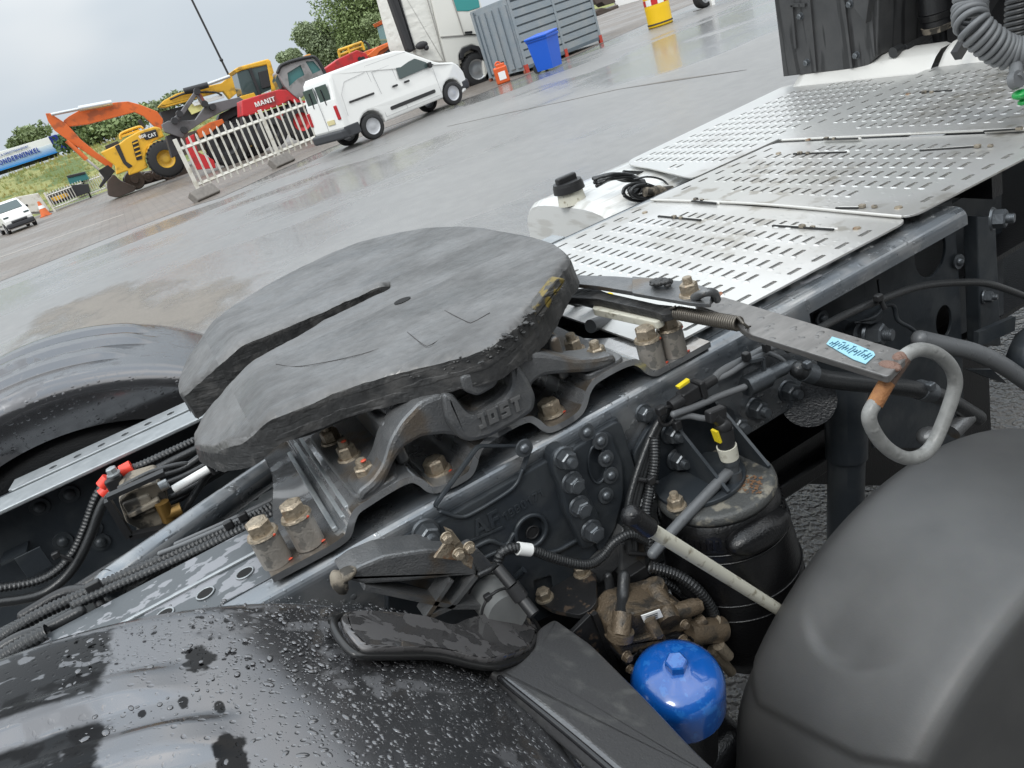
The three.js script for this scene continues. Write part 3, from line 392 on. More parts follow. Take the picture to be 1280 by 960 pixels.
// release mechanism and handle
{
  const f = part('release_mechanism', 'release linkage with spring, flat bar and looped handle');
  const yb = 1.045;
  const bx = (l, y, t, m, n, holes) => put(n, [plateY(roundPoly(pxY(l, y), 0.006), y, t, 0.0015, holes)], m, f);
  bx([[703, 343], [770, 345], [830, 350], [872, 356], [895, 368], [884, 378], [868, 376], [800, 366], [745, 357], [703, 353]], 1.062, 0.008, mCast, 'guide_bar');
  bx([[704, 362], [742, 359], [760, 366], [822, 380], [842, 382], [842, 390], [828, 394], [818, 389], [745, 373], [704, 372]], 1.045, 0.012, mGreaseDark, 'lock_bar');
  bx([[745, 374], [818, 388], [830, 398], [820, 403], [740, 386]], 1.03, 0.012, mCream, 'worn_slide');
  put('link_plate', [plateY(roundPoly(pxY([[790, 345], [860, 352], [890, 361], [888, 380], [862, 378], [790, 366]], 1.068), 0.006), 1.068, 0.006, 0.001)], mCast, f);
  { const p = atY(863, 368, 1.068); fast(f, p, UPV, 0.022, 'nut', mRusty, 'nut'); }
  { const Rm = rng(78), cl = []; for (let i = 0; i < 26; i++) { const p = atY(825 + (Rm() - 0.5) * 20, 353 + (Rm() - 0.5) * 7, 1.072 + Rm() * 0.008), g = new THREE.IcosahedronGeometry(lerp(0.003, 0.008, Rm()), 1); g.scale(1, 0.7, 1); g.translate(p.x, p.y, p.z); cl.push(g); } put('mud_clump', cl, mGreaseDark, f).userData.kind = 'stuff'; }
  put('latch_tab', [tube([atY(868, 372, 1.07), atY(880, 366, 1.082), atY(892, 366, 1.075), atY(896, 374, 1.055)], 0.006, 16, 8)], mCast, f);
  const a = atY(880, 366, yb), yH = 1.033;
  const cor = pxY([[868, 370], [905, 371], [1138, 441], [1110, 471], [938, 418], [925, 410], [915, 398], [868, 380]], yH);
  const q = roundPoly(cor, 0.006);
  put('flat_bar', [plateY(q, yH, 0.009, 0.0015, [circ(...pxY([[935, 409]], yH)[0], 0.0065, 0.005, 14)])], M({ map: duo(512, 0.25, [0.12, 0.117, 0.113], [0.23, 0.222, 0.215], (u, v) => fbm(u * 12, v * 30, 12, 5, 220)), roughness: 0.34, metalness: 0.6, bumpMap: tDrops, bumpScale: 0.0008 }), f, 'flat grey steel bar with a torn blue sticker');
  put('rust_bloom', [blob(atY(890, 371, yH + 0.0005), 0.012, 1.6, 0.06, 1)], std(0.22, 0.09, 0.045, 0.7), f);
  // sticker: torn strip with dark scribbled print
  const st = pxY([[1040, 421], [1057, 426], [1066, 429], [1092, 440], [1094, 444], [1082, 455], [1066, 449], [1050, 440], [1033, 430]], yH + 0.0008);
  put('blue_sticker', [plateY(st, yH + 0.0012, 0.0008)], M({ color: C(0.25, 0.48, 0.57), roughness: 0.5 }), f, 'torn light blue sticker');
  const bars = []; const s0 = atY(1038, 427, yH + 0.0022), s1 = atY(1088, 446, yH + 0.0022), dS = s1.clone().sub(s0); for (let i = 0; i < 15; i++) { const t = (i + 0.5) / 15, p = s0.clone().addScaledVector(dS, t); const w = i % 3 ? 0.012 : 0.006; bars.push(box(w, 0.0006, 0.001, p.x + (i % 2 ? 0.001 : -0.001), yH + 0.0016, p.z)); if (i % 2) bars.push(box(0.0011, 0.0006, 0.0045, p.x + 0.004 * (i % 4 - 1), yH + 0.0016, p.z)); }
  put('sticker_print', bars, std(0.03, 0.11, 0.17, 0.6), f);
  // loop handle
  const zl = -0.535, L = (x, y, dz = 0) => { const p = atZ(x, y, zl + dz); return p; };
  const ringPts = [[1137, 441], [1152, 437], [1172, 443], [1188, 458], [1194, 477], [1190, 497], [1178, 530], [1167, 554], [1154, 568], [1136, 573], [1117, 566], [1100, 551], [1088, 530], [1087, 516], [1096, 500], [1112, 473], [1125, 452]].map(([x, y]) => L(x, y));
  const rc = new THREE.CatmullRomCurve3(ringPts, true, 'catmullrom', 0.5);
  const bent = new THREE.TubeGeometry(rc, 160, 0.008, 18, true);
  put('loop_handle', [bent], M({ map: duo(512, 0.1, [0.17, 0.172, 0.165], [0.27, 0.27, 0.26], (u, v) => fbm(u * 14, v * 14, 14, 4, 221)), roughness: 0.38, bumpMap: tDrops, bumpScale: 0.0008 }), f, 'grey painted loop handle');
  const rustC = curve([L(1090, 510), L(1096, 500), L(1112, 473), L(1122, 456)]);
  put('rusty_sleeve', [new THREE.TubeGeometry(curve([L(1093, 506), L(1103, 488), L(1109, 478)]), 10, 0.0086, 18)], M({ map: duo(256, 0.04, [0.36, 0.17, 0.06], [0.22, 0.09, 0.04], (u, v) => fbm(u * 8, v * 8, 8, 4, 222)), roughness: 0.75, bumpMap: tFine, bumpScale: 0.001 }), f, 'rusty orange band on the handle');
  put('rusty_sleeve', [new THREE.TubeGeometry(curve([L(1109, 478), L(1117, 466), L(1129, 448)]), 10, 0.0084, 18)], std(0.13, 0.085, 0.065, 0.6, 0.2, { bumpMap: tFine, bumpScale: 0.001 }), f, 'dark brown stained stretch of the loop by the weld');
  put('weld', [blob(atY(1112, 458, yH - 0.002), 0.008, 1, 0.7, 1.8), blob(L(1125, 450), 0.0085, 1.2, 1.1, 1)], std(0.17, 0.1, 0.075, 0.65, 0, { bumpMap: tFine, bumpScale: 0.002 }), f);
  // extension spring
  const sA = atY(846, 391, 1.04), sB = atY(924, 405, 1.036), n = 30, pts = [];
  const ax = sB.clone().sub(sA), e1 = V(0, 1, 0), e2 = new THREE.Vector3().crossVectors(ax, e1).normalize(), N = n * 12;
  for (let i = 0; i <= N; i++) { const t = i / N, an = t * n * 2 * PI; pts.push(sA.clone().addScaledVector(ax, t).addScaledVector(e1, 0.0088 * Math.cos(an)).addScaledVector(e2, 0.0088 * Math.sin(an))); }
  put('spring', [new THREE.TubeGeometry(new THREE.CatmullRomCurve3(pts), N, 0.0019, 6), new THREE.TubeGeometry(curve([atY(838, 386, 1.048), atY(843, 384, 1.055), sA.clone().add(V(0, 0.01, 0))]), 12, 0.0019, 6), new THREE.TubeGeometry(curve([sB.clone().add(V(0, 0.01, 0)), atY(929, 404, 1.046), atY(935, 409, 1.034)]), 12, 0.0019, 6)], std(0.15, 0.135, 0.115, 0.4, 0.6), f, 'coil spring hooked to the bar');
}

// ---- slotted walkway
const mDeck = M({ map: tex(1024, 1.3, (u, v) => { const a = fbm(u * 40, v * 40, 40, 4, 301), b = fbm(u * 5, v * 5, 5, 5, 302); let c = mix3([0.6, 0.595, 0.58], [0.47, 0.46, 0.435], sm(0.35, 0.7, b)); c = mix3(c, [0.24, 0.215, 0.17], sm(0.56, 0.75, a) * sm(0.4, 0.65, b) * 0.75); return toS(c); }, true), roughness: 0.34, metalness: 0.6, bumpMap: tDrops, bumpScale: 0.0005 });
// near panel
const mDeckA = mDeck.clone(); mDeckA.map = tex(2048, 2, (u, v) => {
  const x = u * 2, z = v * 2 - 2, a = fbm(u * 62, v * 62, 62, 4, 301), b = fbm(u * 8, v * 8, 8, 5, 302), m = fbm(u * 160, v * 160, 160, 3, 303);
  let c = mix3([0.62, 0.615, 0.6], [0.5, 0.49, 0.465], sm(0.35, 0.7, b)); c = mix3(c, [0.24, 0.215, 0.17], sm(0.56, 0.75, a) * sm(0.45, 0.7, b) * 0.7);
  return toS(c);
}, true);
const mDeckEdge = std(0.55, 0.54, 0.51, 0.35, 0.2);
{
  const f = part('walkway', 'white slotted metal walkway panels over the rails');
  const yW = 0.967, R = rng(301);
  const slot = (x, z, l = 0.031, w = 0.0105) => [[x - l / 2, z], [x - l / 2 + 0.0016, z - w / 2], [x + l / 2 - 0.0016, z - w / 2], [x + l / 2, z], [x + l / 2 - 0.0016, z + w / 2], [x - l / 2 + 0.0016, z + w / 2]];
  function panel(x0, x1, z0, z1, y, o = {}) {    // z0 near edge, z1 far edge
    const holes = [], lips = [];
    const pitch = 0.0555, n = Math.floor((x1 - x0 - 0.11) / pitch), zp = 0.0302;
    for (let i = 0; i <= n; i++) for (let z = z0 - 0.082; z > z1 + 0.065; z -= zp) {
      const x = x0 + 0.065 + i * pitch + (x1 - x0 - 0.11 - n * pitch) / 2;
      if ((i === 0 || i === n) && (z > z0 - 0.2 || z < z1 + 0.2)) continue;
      if (o.skip && o.skip(x, z)) continue;
      holes.push(slot(x, z)); lips.push([x, z]);
    }
    if (!o.noEdge) for (let x = x0 + 0.075; x < x1 - 0.03; x += 0.0565) { holes.push(slot(x, z0 - 0.03)); holes.push(slot(x, z1 + 0.035)); }
    const out = roundPoly(o.outline || [[x0, z0], [x0, z1], [x1, z1], [x1, z0]], 0.035, 6);
    const gs = [plateY(out, y, 0.004, 0.0006, holes)];
    for (const [x, z] of lips) { const g = new THREE.SphereGeometry(0.008, 8, 4, 0, 2 * PI, 0, PI / 2); g.scale(0.6, 0.26, 1.1); g.translate(x - 0.0175, y - 0.0006, z + 0.004); gs.push(g); }
    return put('deck_panel', gs, o.mat || mDeck, f);
  }
  // near edge line of the panels drifts a little outwards towards the cab
  const zn = (x) => -0.921 + (x - 0.77) * 0.034;
  panel(0.585, 1.132, -0.917, -1.665, yW, { mat: mDeckA, outline: [[0.585, -0.925], [0.585, -1.665], [1.128, -1.665], [1.136, -1.3], [1.132, -0.914]] });
  panel(1.135, 1.567, -0.912, -1.655, yW + 0.004, { outline: [[1.128, -0.912], [1.14, -1.3], [1.118, -1.662], [1.55, -1.655], [1.567, -1.3], [1.58, -0.9]] });
  panel(1.57, 2.2, -0.88, -1.66, yW + 0.012, { outline: [[1.585, -0.88], [1.572, -1.3], [1.555, -1.66], [2.2, -1.66], [2.2, -0.86]] });
  panel(1.28, 2.2, -1.63, -2.19, 0.9722, { noEdge: true, skip: (x, z) => x < 1.325 + (-1.7 - z) * 0.22, outline: [[1.27, -1.668], [1.33, -1.9], [1.372, -2.1], [1.41, -2.15], [2.2, -2.25], [2.2, -1.668]] });
  // rolled seams, pressed beads, latch slits with their lugs
  const seam = (pts, r, yy) => put('rolled_edge', [tube(pts.map(([x, z]) => V(x, yy, z)), r, 30, 8)], mDeckEdge, f);
  seam([[1.588, -0.9], [1.574, -1.3], [1.557, -1.63]], 0.0034, yW + 0.0085);
  seam([[1.126, -0.93], [1.138, -1.3], [1.119, -1.65]], 0.003, yW + 0.0045);
  const slit = (ax, ay, bx, by, lx, ly, y, lug) => { const a = atY(ax, ay, y), b = atY(bx, by, y), c = atY(lx, ly, y); put('latch_slit', [bar(a, b, 0.005, 0.003).translate(0, 0.0016, 0)], std(0.02, 0.02, 0.02, 0.8), f); put('pressed_bead', [tube([a.clone().add(V(0.008, -0.002, 0)), b.clone().add(V(0.008, -0.002, 0))], 0.004, 4, 8)], mDeckEdge, f); const q = c.clone(); const d = b.clone().sub(a).normalize(); put('latch_lug', [box(0.009, 0.007, 0.012, q.x, q.y + 0.004, q.z, 0.002), box(0.007, 0.006, 0.01, q.x + d.x * 0.024, q.y + 0.003, q.z + d.z * 0.024, 0.002)], mDirt, f); };
  slit(823, 271, 876, 276, 843, 273, yW, 1); slit(966, 283, 1042, 288, 1003, 285, yW, 1); slit(865, 252, 895, 255, 870, 251, yW + 0.004, 1);
  slit(1045, 261, 1073, 261, 1078, 260, yW + 0.004, 1); slit(992, 193, 1058, 191, 1000, 193, yW + 0.004, 1); slit(1028, 175, 1072, 174, 1033, 175, yW + 0.012, 1);
  slit(1150, 189, 1222, 184, 1222, 185, yW + 0.004, 1); slit(1150, 116, 1190, 114, 1155, 117, yW + 0.012, 1); slit(1230, 165, 1278, 162, 1274, 163, yW + 0.012, 1);
  const dimple = (px, py, y) => { const p = atY(px, py, y); return new THREE.CylinderGeometry(0.0065, 0.0075, 0.003, 16).translate(p.x, y + 0.001, p.z); };
  put('deck_screw', [dimple(1071, 286, yW), dimple(1123, 260, yW + 0.004), dimple(1010, 175, yW + 0.012), dimple(973, 192, yW + 0.004), dimple(806, 266, yW), dimple(1135, 118, yW + 0.012)], mRusty, f);
  // pressed front rim of the deck
  const rim = (x0, pts, n) => { const pr = [[0, 0], [0.02, 0.012], [0.05, 0.055], [0.075, 0.075], [0.12, 0.078], [0.14, 0.06], [0.14, 0]]; const a = [], ix = []; pts.forEach(([z, h]) => pr.forEach(([dx, dy]) => a.push(x0 + dx, 0.967 + dy * h * 0.62, z))); for (let i = 0; i < pts.length - 1; i++) for (let k = 0; k < pr.length - 1; k++) { const q = i * pr.length + k, r = q + pr.length; ix.push(q, r, q + 1, r, r + 1, q + 1); } const g = new THREE.BufferGeometry(); g.setAttribute('position', new THREE.Float32BufferAttribute(a, 3)); g.setIndex(ix); g.computeVertexNormals(); return put(n, [g], mDeckEdge, f); };
  rim(2.15, [[-2.2, 0.02], [-2.18, 0.9], [-2.15, 1], [-1.98, 1], [-1.93, 1.05], [-1.86, 1.25], [-1.8, 1.35], [-1.66, 1.35], [-1.645, 1.2]], 'front_rim');
  rim(2.17, [[-1.635, 1.25], [-1.62, 1.45], [-0.9, 1.45]], 'front_rim');
  // supports below the deck, plus thin dark plates added to blacken the slots
  put('deck_support_and_dark_plate', [box(0.03, 0.05, 0.72, 0.75, 0.93, -1.3), box(0.03, 0.05, 0.72, 1.4, 0.93, -1.3), box(0.03, 0.05, 0.72, 1.95, 0.94, -1.3), box(1.9, 0.01, 0.7, 1.4, 0.75, -1.33), box(0.8, 0.01, 0.5, 1.85, 0.78, -2.0)], mRubber, f);
}
// ---- side tank on the far side with its cap and a bundle of cable
{
  const f = part('side_tank', 'white rounded tank body behind the walkway with black filler cap');
  const x0 = 1.08, x1 = 1.9, zc = -2.05, h = 0.45;
  // rounded-top section swept along the truck, nose rounded towards the rear
  const n = 40, m = 48, pos = [], ix = [];
  for (let i = 0; i <= n; i++) { const t = i / n, k = Math.min(1, t / 0.035); const e = Math.sqrt(1 - (1 - k) * (1 - k)); const x = lerp(x0, x1, t); for (let j = 0; j <= m; j++) { const a = j / m * 2 * PI, c = Math.cos(a), s = Math.sin(a), q = Math.pow(Math.pow(Math.abs(c), 4) + Math.pow(Math.abs(s), 4), -1 / 4); pos.push(x, 0.75 + s * q * 0.207 * (0.94 + 0.06 * e), zc + c * q * 0.3 * (0.95 + 0.05 * e)); } }
  const W = m + 1; for (let i = 0; i < n; i++) for (let j = 0; j < m; j++) { const a = i * W + j, b = a + W; ix.push(a, b, a + 1, b, b + 1, a + 1); }
  const c0 = pos.length / 3; pos.push(x0 - 0.004, 0.755, zc); for (let j = 0; j < m; j++) ix.push(c0, j, j + 1);
  const g = new THREE.BufferGeometry(); g.setAttribute('position', new THREE.Float32BufferAttribute(pos, 3)); g.setIndex(ix); g.computeVertexNormals();
  put('tank_shell', [toCreasedNormals(g, 0.9)], M({ map: duo(512, 0.6, [0.62, 0.62, 0.6], [0.5, 0.49, 0.46], (u, v) => sm(0.5, 0.75, fbm(u * 6, v * 40, 40, 4, 310))), roughness: 0.18 }), f);
  const p = atY(712, 239, 0.985);
  put('filler_neck', [new THREE.CylinderGeometry(0.038, 0.043, 0.04, 28).translate(p.x, 0.97, p.z)], mCream, f);
  put('filler_cap', [new THREE.CylinderGeometry(0.046, 0.048, 0.02, 32).translate(p.x, 0.997, p.z), new THREE.CylinderGeometry(0.043, 0.045, 0.01, 32).translate(p.x, 1.01, p.z), box(0.066, 0.024, 0.022, p.x, 1.022, p.z, 0.007)], mPlastic, f);
  const B = (px, py, z, r = 0) => atZ(px, py, -1.9 + z * 0.002);
  const R = rng(310), cable = [];
  put('cable_tray', [box(0.06, 0.05, 0.03, B(740, 232, 0).x, B(740, 232, 0).y, -2.04, 0.006)], mPlastic, f);
  for (let k = 0; k < 14; k++) { const o = () => (R() - 0.5) * 10; cable.push(tube([B(742 + o() * 0.5, 228 + o(), 0), B(760 + o(), 221 + o() * 0.8, 8), B(780 + o(), 222 + o() * 0.8, 0), B(800 + o(), 231 + o(), 10), B(790 + o(), 244 + o(), 12), B(783 + o(), 262 + o(), 12)].map((q) => q.add(V(0, 0, R() * 0.03))), 0.0055, 30, 6)); }
  for (let k = 0; k < 6; k++) { const pts = []; const r0 = 9 + R() * 9, cx0 = 798 + R() * 8, cy0 = 237 + R() * 4; for (let i = 0; i < 11; i++) { const a = i / 10 * 6 + k; pts.push(B(cx0 + Math.cos(a) * r0 * 1.4, cy0 + Math.sin(a) * r0 * 0.75, 30 + k * 6)); } cable.push(tube(pts, 0.0045, 40, 6)); }
  put('cable_bundle', cable, mHose, f, 'tangled black cable bundle lying on the tank');
  const q1 = B(806, 240, 60), q2 = B(840, 237, 60);
  put('cable_connector', [rod(q1, q1.clone().lerp(q2, 0.3), 0.013), rod(q1.clone().lerp(q2, 0.3), q1.clone().lerp(q2, 0.55), 0.015), rod(q1.clone().lerp(q2, 0.55), q2, 0.011)], mDirt, f);
  put('thin_cable', [tube([B(793, 224, 20), B(810, 221, 30), B(828, 225, 30), B(838, 235, 40)], 0.0028, 24, 6), tube([B(780, 215, -40), B(820, 217, -60), B(850, 222, -80)], 0.006, 24, 6)], mHose, f);
}
// ---- back of the cab: dark side box, recess, coiled lines
{
  const f = part('cab_rear', 'dark panelled box and hose recess behind the cab');
  const xB = 2.2, P = (l) => l.map(([x, y]) => { const d = sight(x, y), q = EYE.clone().addScaledVector(d, xB / d.x); return [q.z, q.y]; });
  const plateX = (pts, x, d, bev = 0) => { const g = plateZ(pts.map(([z, y]) => [-z, y]), 0, d, bev); g.rotateY(PI / 2); g.translate(x + d, 0, 0); return g; };
  const mBox = M({ map: tex(512, 0.5, (u, v) => { const a = fbm(u * 10, v * 10, 10, 5, 320), b = fbm(u * 22, v * 2, 22, 3, 321); return toS(mix3(mix3([0.035, 0.036, 0.038], [0.06, 0.06, 0.06], a), [0.012, 0.012, 0.013], sm(0.6, 0.68, b) * 0.8)); }, true), roughness: 0.5, bumpMap: tMed, bumpScale: 0.0015 });
  put('side_box', [plateX(P([[962, -60], [979, 96], [1084, 84], [1096, 70], [1100, -70]]), xB, 0.3, 0.004)], mBox, f);
  put('box_foot', [plateX(P([[994, 90], [1000, 106], [1082, 92], [1082, 80]]), xB + 0.015, 0.25, 0.002)], mBox, f); put('box_flank', [plateX(P([[955, -60], [972, 76], [980, 76], [964, -60]]), xB + 0.02, 0.25, 0.002)], mBox, f);
  const at = (x, y, o) => { const q = P([[x, y]])[0]; return V(xB - o, q[1], q[0]); };
  const rib = (x0, y0, x1, y1) => bar(at(x0, y0, 0.004), at(x1, y1, 0.004), 0.008, 0.01);
  put('panel_rib', [rib(1008, -60, 1021, 89), rib(1050, -50, 1066, 84), rib(1088, -20, 1094, 70), rib(990, 6, 1008, 6), rib(991, 6, 996, 60)], mBox, f);
  for (const [x, y] of [[1001, 20], [1009, 78], [1071, 69], [1063, 5]]) fast(f, at(x, y, 0), V(-1, 0, 0), 0.017, 'bolt', mBolt, 'panel_screw');
  put('corner_gusset', [plateX(P([[1075, 7], [1090, 26], [1100, -40], [1075, -40]]), xB - 0.03, 0.06, 0.003)], mBox, f);
  // cab body itself, ahead of the frame: keeps the light and stands in the reflections
  put('cab_body', [box(1.9, 2.55, 2.45, 3.75, 2.25, -1.34, 0.12)], M({ color: C(0.7, 0.7, 0.68), roughness: 0.25 }), f); put('cab_back_wall', [box(0.05, 2.2, 2.2, 2.79, 2.1, -1.34, 0.02)], mPlastic, f);
  // dark recess behind: back wall, floor, sides
  put('recess_wall', [box(0.03, 1.4, 2.2, 2.75, 1.5, -1.1), box(0.4, 1.2, 0.03, 2.5, 1.55, -2.2), box(0.6, 0.03, 2.2, 2.55, 2.1, -1.1)], mRubber, f);
  const c = (px, py, z) => atZ(px, py, z);
  const b0 = c(1162, -20, -1.75), b1 = c(1172, 40, -1.75);
  put('air_spring', [rod(c(1165, -40, -1.75), c(1170, 14, -1.75), 0.045, 0.047, 24), rod(c(1170, 14, -1.75), c(1171, 22, -1.75), 0.051, 0.046, 24), rod(c(1171, 22, -1.75), c(1173, 34, -1.75), 0.043, 0.045, 24), rod(c(1173, 34, -1.75), c(1176, 60, -1.75), 0.022, 0.02, 20)], mRubber, f);
  put('dirty_collar', [rod(c(1171.5, 30, -1.75), c(1172.5, 37, -1.75), 0.0455, 0.043, 24)], mDirt, f);
  put('hose_coupling', [tube([c(1118, 66, -1.8), c(1132, 62, -1.8), c(1160, 66, -1.8), c(1182, 64, -1.8)], 0.012, 20, 10), rod(c(1116, 66, -1.79), c(1126, 61, -1.79), 0.016), rod(c(1130, 62, -1.78), c(1138, 60, -1.78), 0.015)], mHose, f);
  put('support_arm', [bar(c(1195, 70, -1.5), c(1245, -10, -1.5), 0.03, 0.02)], mPlastic, f);
}
function coil(f, pts, R, r, turns, m, n) { const cv = curve(pts), N = turns * 14, out = [], fr = cv.computeFrenetFrames(N, false); for (let i = 0; i <= N; i++) { const a = i / N * turns * 2 * PI, p = cv.getPointAt(i / N); out.push(p.clone().addScaledVector(fr.normals[i], R * Math.cos(a)).addScaledVector(fr.binormals[i], R * Math.sin(a))); } return put(n, [new THREE.TubeGeometry(new THREE.CatmullRomCurve3(out), N * 2, r, 8)], m, f); }
{
  const f = part('coiled_lines', 'grey and black coiled air lines hanging behind the cab');
  const c = (px, py, z) => atZ(px, py, z);
  const o1 = coil(f, [c(1215, -8, -1.1), c(1212, 12, -1.1), c(1216, 32, -1.08), c(1236, 52, -1.06), c(1262, 66, -1.04), c(1300, 66, -1.0)], 0.027, 0.0068, 17, mGreyHose, 'coiled_hose'); o1.userData.label = 'grey coiled hose';
  coil(f, [c(1275, -20, -1.25), c(1273, 20, -1.25), c(1271, 58, -1.25)], 0.024, 0.0065, 11, mHose, 'coiled_hose').userData.label = 'black coiled hose';
  const k0 = c(1270, 100, -1.0);
  put('coupling_head', [new THREE.CylinderGeometry(0.017, 0.017, 0.014, 26).rotateX(PI / 2 - 0.25).translate(k0.x, k0.y, k0.z), rod(k0, k0.clone().add(V(0.05, 0.03, -0.03)), 0.012)], mGreyHose, f);
  const k1 = c(1276, 118, -1.0);
  put('green_cap', [blob(k1, 0.016, 1.1, 0.6, 1), blob(c(1278, 128, -1.0), 0.009, 1, 0.7, 1)], std(0.01, 0.3, 0.06, 0.35), f, 'green coupling cap');
}

// ---- mudguards
function sweepGuard(cx, cy, prof, a0, a1, n, mod) {     // prof: [z, dr]; angle measured from the forward direction upward
  const pos = [], ix = [], uv = [], m = prof.length, R = prof.R;
  let acc = [0]; for (let k = 1; k < m; k++) acc.push(acc[k - 1] + Math.hypot(prof[k][0] - prof[k - 1][0], prof[k][1] - prof[k - 1][1]));
  for (let i = 0; i <= n; i++) { const a = lerp(a0, a1, i / n); for (let k = 0; k < m; k++) { const r = R + prof[k][1] + (mod ? mod(a, prof[k][0], k) : 0); pos.push(cx + r * Math.cos(a), cy + r * Math.sin(a), prof[k][0]); uv.push(R * a, acc[k]); } }
  for (let i = 0; i < n; i++) for (let k = 0; k < m - 1; k++) { const q = i * m + k, r = q + m; ix.push(q, q + 1, r, r, q + 1, r + 1); }
  const g = new THREE.BufferGeometry(); g.setAttribute('position', new THREE.Float32BufferAttribute(pos, 3)); g.setAttribute('uv', new THREE.Float32BufferAttribute(uv, 2)); g.setIndex(ix); g.computeVertexNormals(); g.userData.keepUV = true; return g;
}
const dense = (pts, n) => { const c = new THREE.CatmullRomCurve3(pts.map((p) => V(p[0], p[1], 0)), false, 'catmullrom', 0.3); return c.getSpacedPoints(n).map((p) => [p.x, p.y]); };
const D2R = PI / 180;
// wet black paint: film of water with rougher, dull islands
const tWetMask = (seed) => tex(1024, 1.6, (u, v) => { const a = fbm(u * 12, v * 30, 12, 5, seed), b = fbm(u * 90, v * 90, 90, 3, seed + 1); const k = lerp(0.14, 0.2, b) + 0.4 * sm(0.63, 0.7, a) * sm(0.35, 0.5, b); return [k, k, k]; });
const guardMap = tex(2048, 1.6, (u, v) => {  // dark reflections are painted into this colour: one ragged area and ovals
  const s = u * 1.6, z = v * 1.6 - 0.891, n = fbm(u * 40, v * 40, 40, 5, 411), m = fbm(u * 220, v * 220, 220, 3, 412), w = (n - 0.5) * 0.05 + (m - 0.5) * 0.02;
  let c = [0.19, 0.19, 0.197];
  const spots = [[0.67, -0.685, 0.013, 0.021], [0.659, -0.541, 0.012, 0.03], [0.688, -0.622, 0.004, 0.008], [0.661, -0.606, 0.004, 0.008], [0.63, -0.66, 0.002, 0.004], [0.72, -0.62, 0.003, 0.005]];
  let paintedRefl = sm(0.742, 0.75, s + w * 0.5) * (z > -0.79 && z < -0.3 ? 1 : 0) * (1 - 0.9 * sm(0.02, 0.012, Math.abs(z + 0.643 + w * 0.2))) * (1 - 0.9 * sm(0.018, 0.01, Math.abs(z + 0.79 + w * 0.3))) * sm(1.0, 0.86, s + w * 2) * (z < -0.64 ? 1 : sm(-0.48, -0.53, z + w));
  paintedRefl *= 1 - 0.8 * sm(0.62, 0.68, fbm(u * 90, v * 160, 480, 3, 413));
  for (const [a, b, ra, rb] of spots) paintedRefl = Math.max(paintedRefl, sm(1.15, 0.9, Math.hypot((s - a) / ra, (z - b) / rb) + (m - 0.5) * 0.9));
  c = mix3(c, [0.01, 0.01, 0.0105], paintedRefl);
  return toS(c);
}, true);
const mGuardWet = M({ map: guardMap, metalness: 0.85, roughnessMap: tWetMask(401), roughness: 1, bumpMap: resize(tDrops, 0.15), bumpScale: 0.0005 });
const mGuardFar = M({ color: C(0.15, 0.15, 0.156), metalness: 0.85, roughnessMap: tWetMask(407), roughness: 1, bumpMap: tDrops, bumpScale: 0.0005 });
const mGuardMatte = M({ map: duo(512, 0.6, [0.09, 0.09, 0.0905], [0.125, 0.124, 0.122], (u, v) => fbm(u * 10, v * 10, 10, 5, 403)), roughness: 0.54, metalness: 0.65, bumpMap: tex(512, 0.06, (u, v) => fbm(u * 40, v * 40, 40, 2, 404)), bumpScale: 0.00007 });
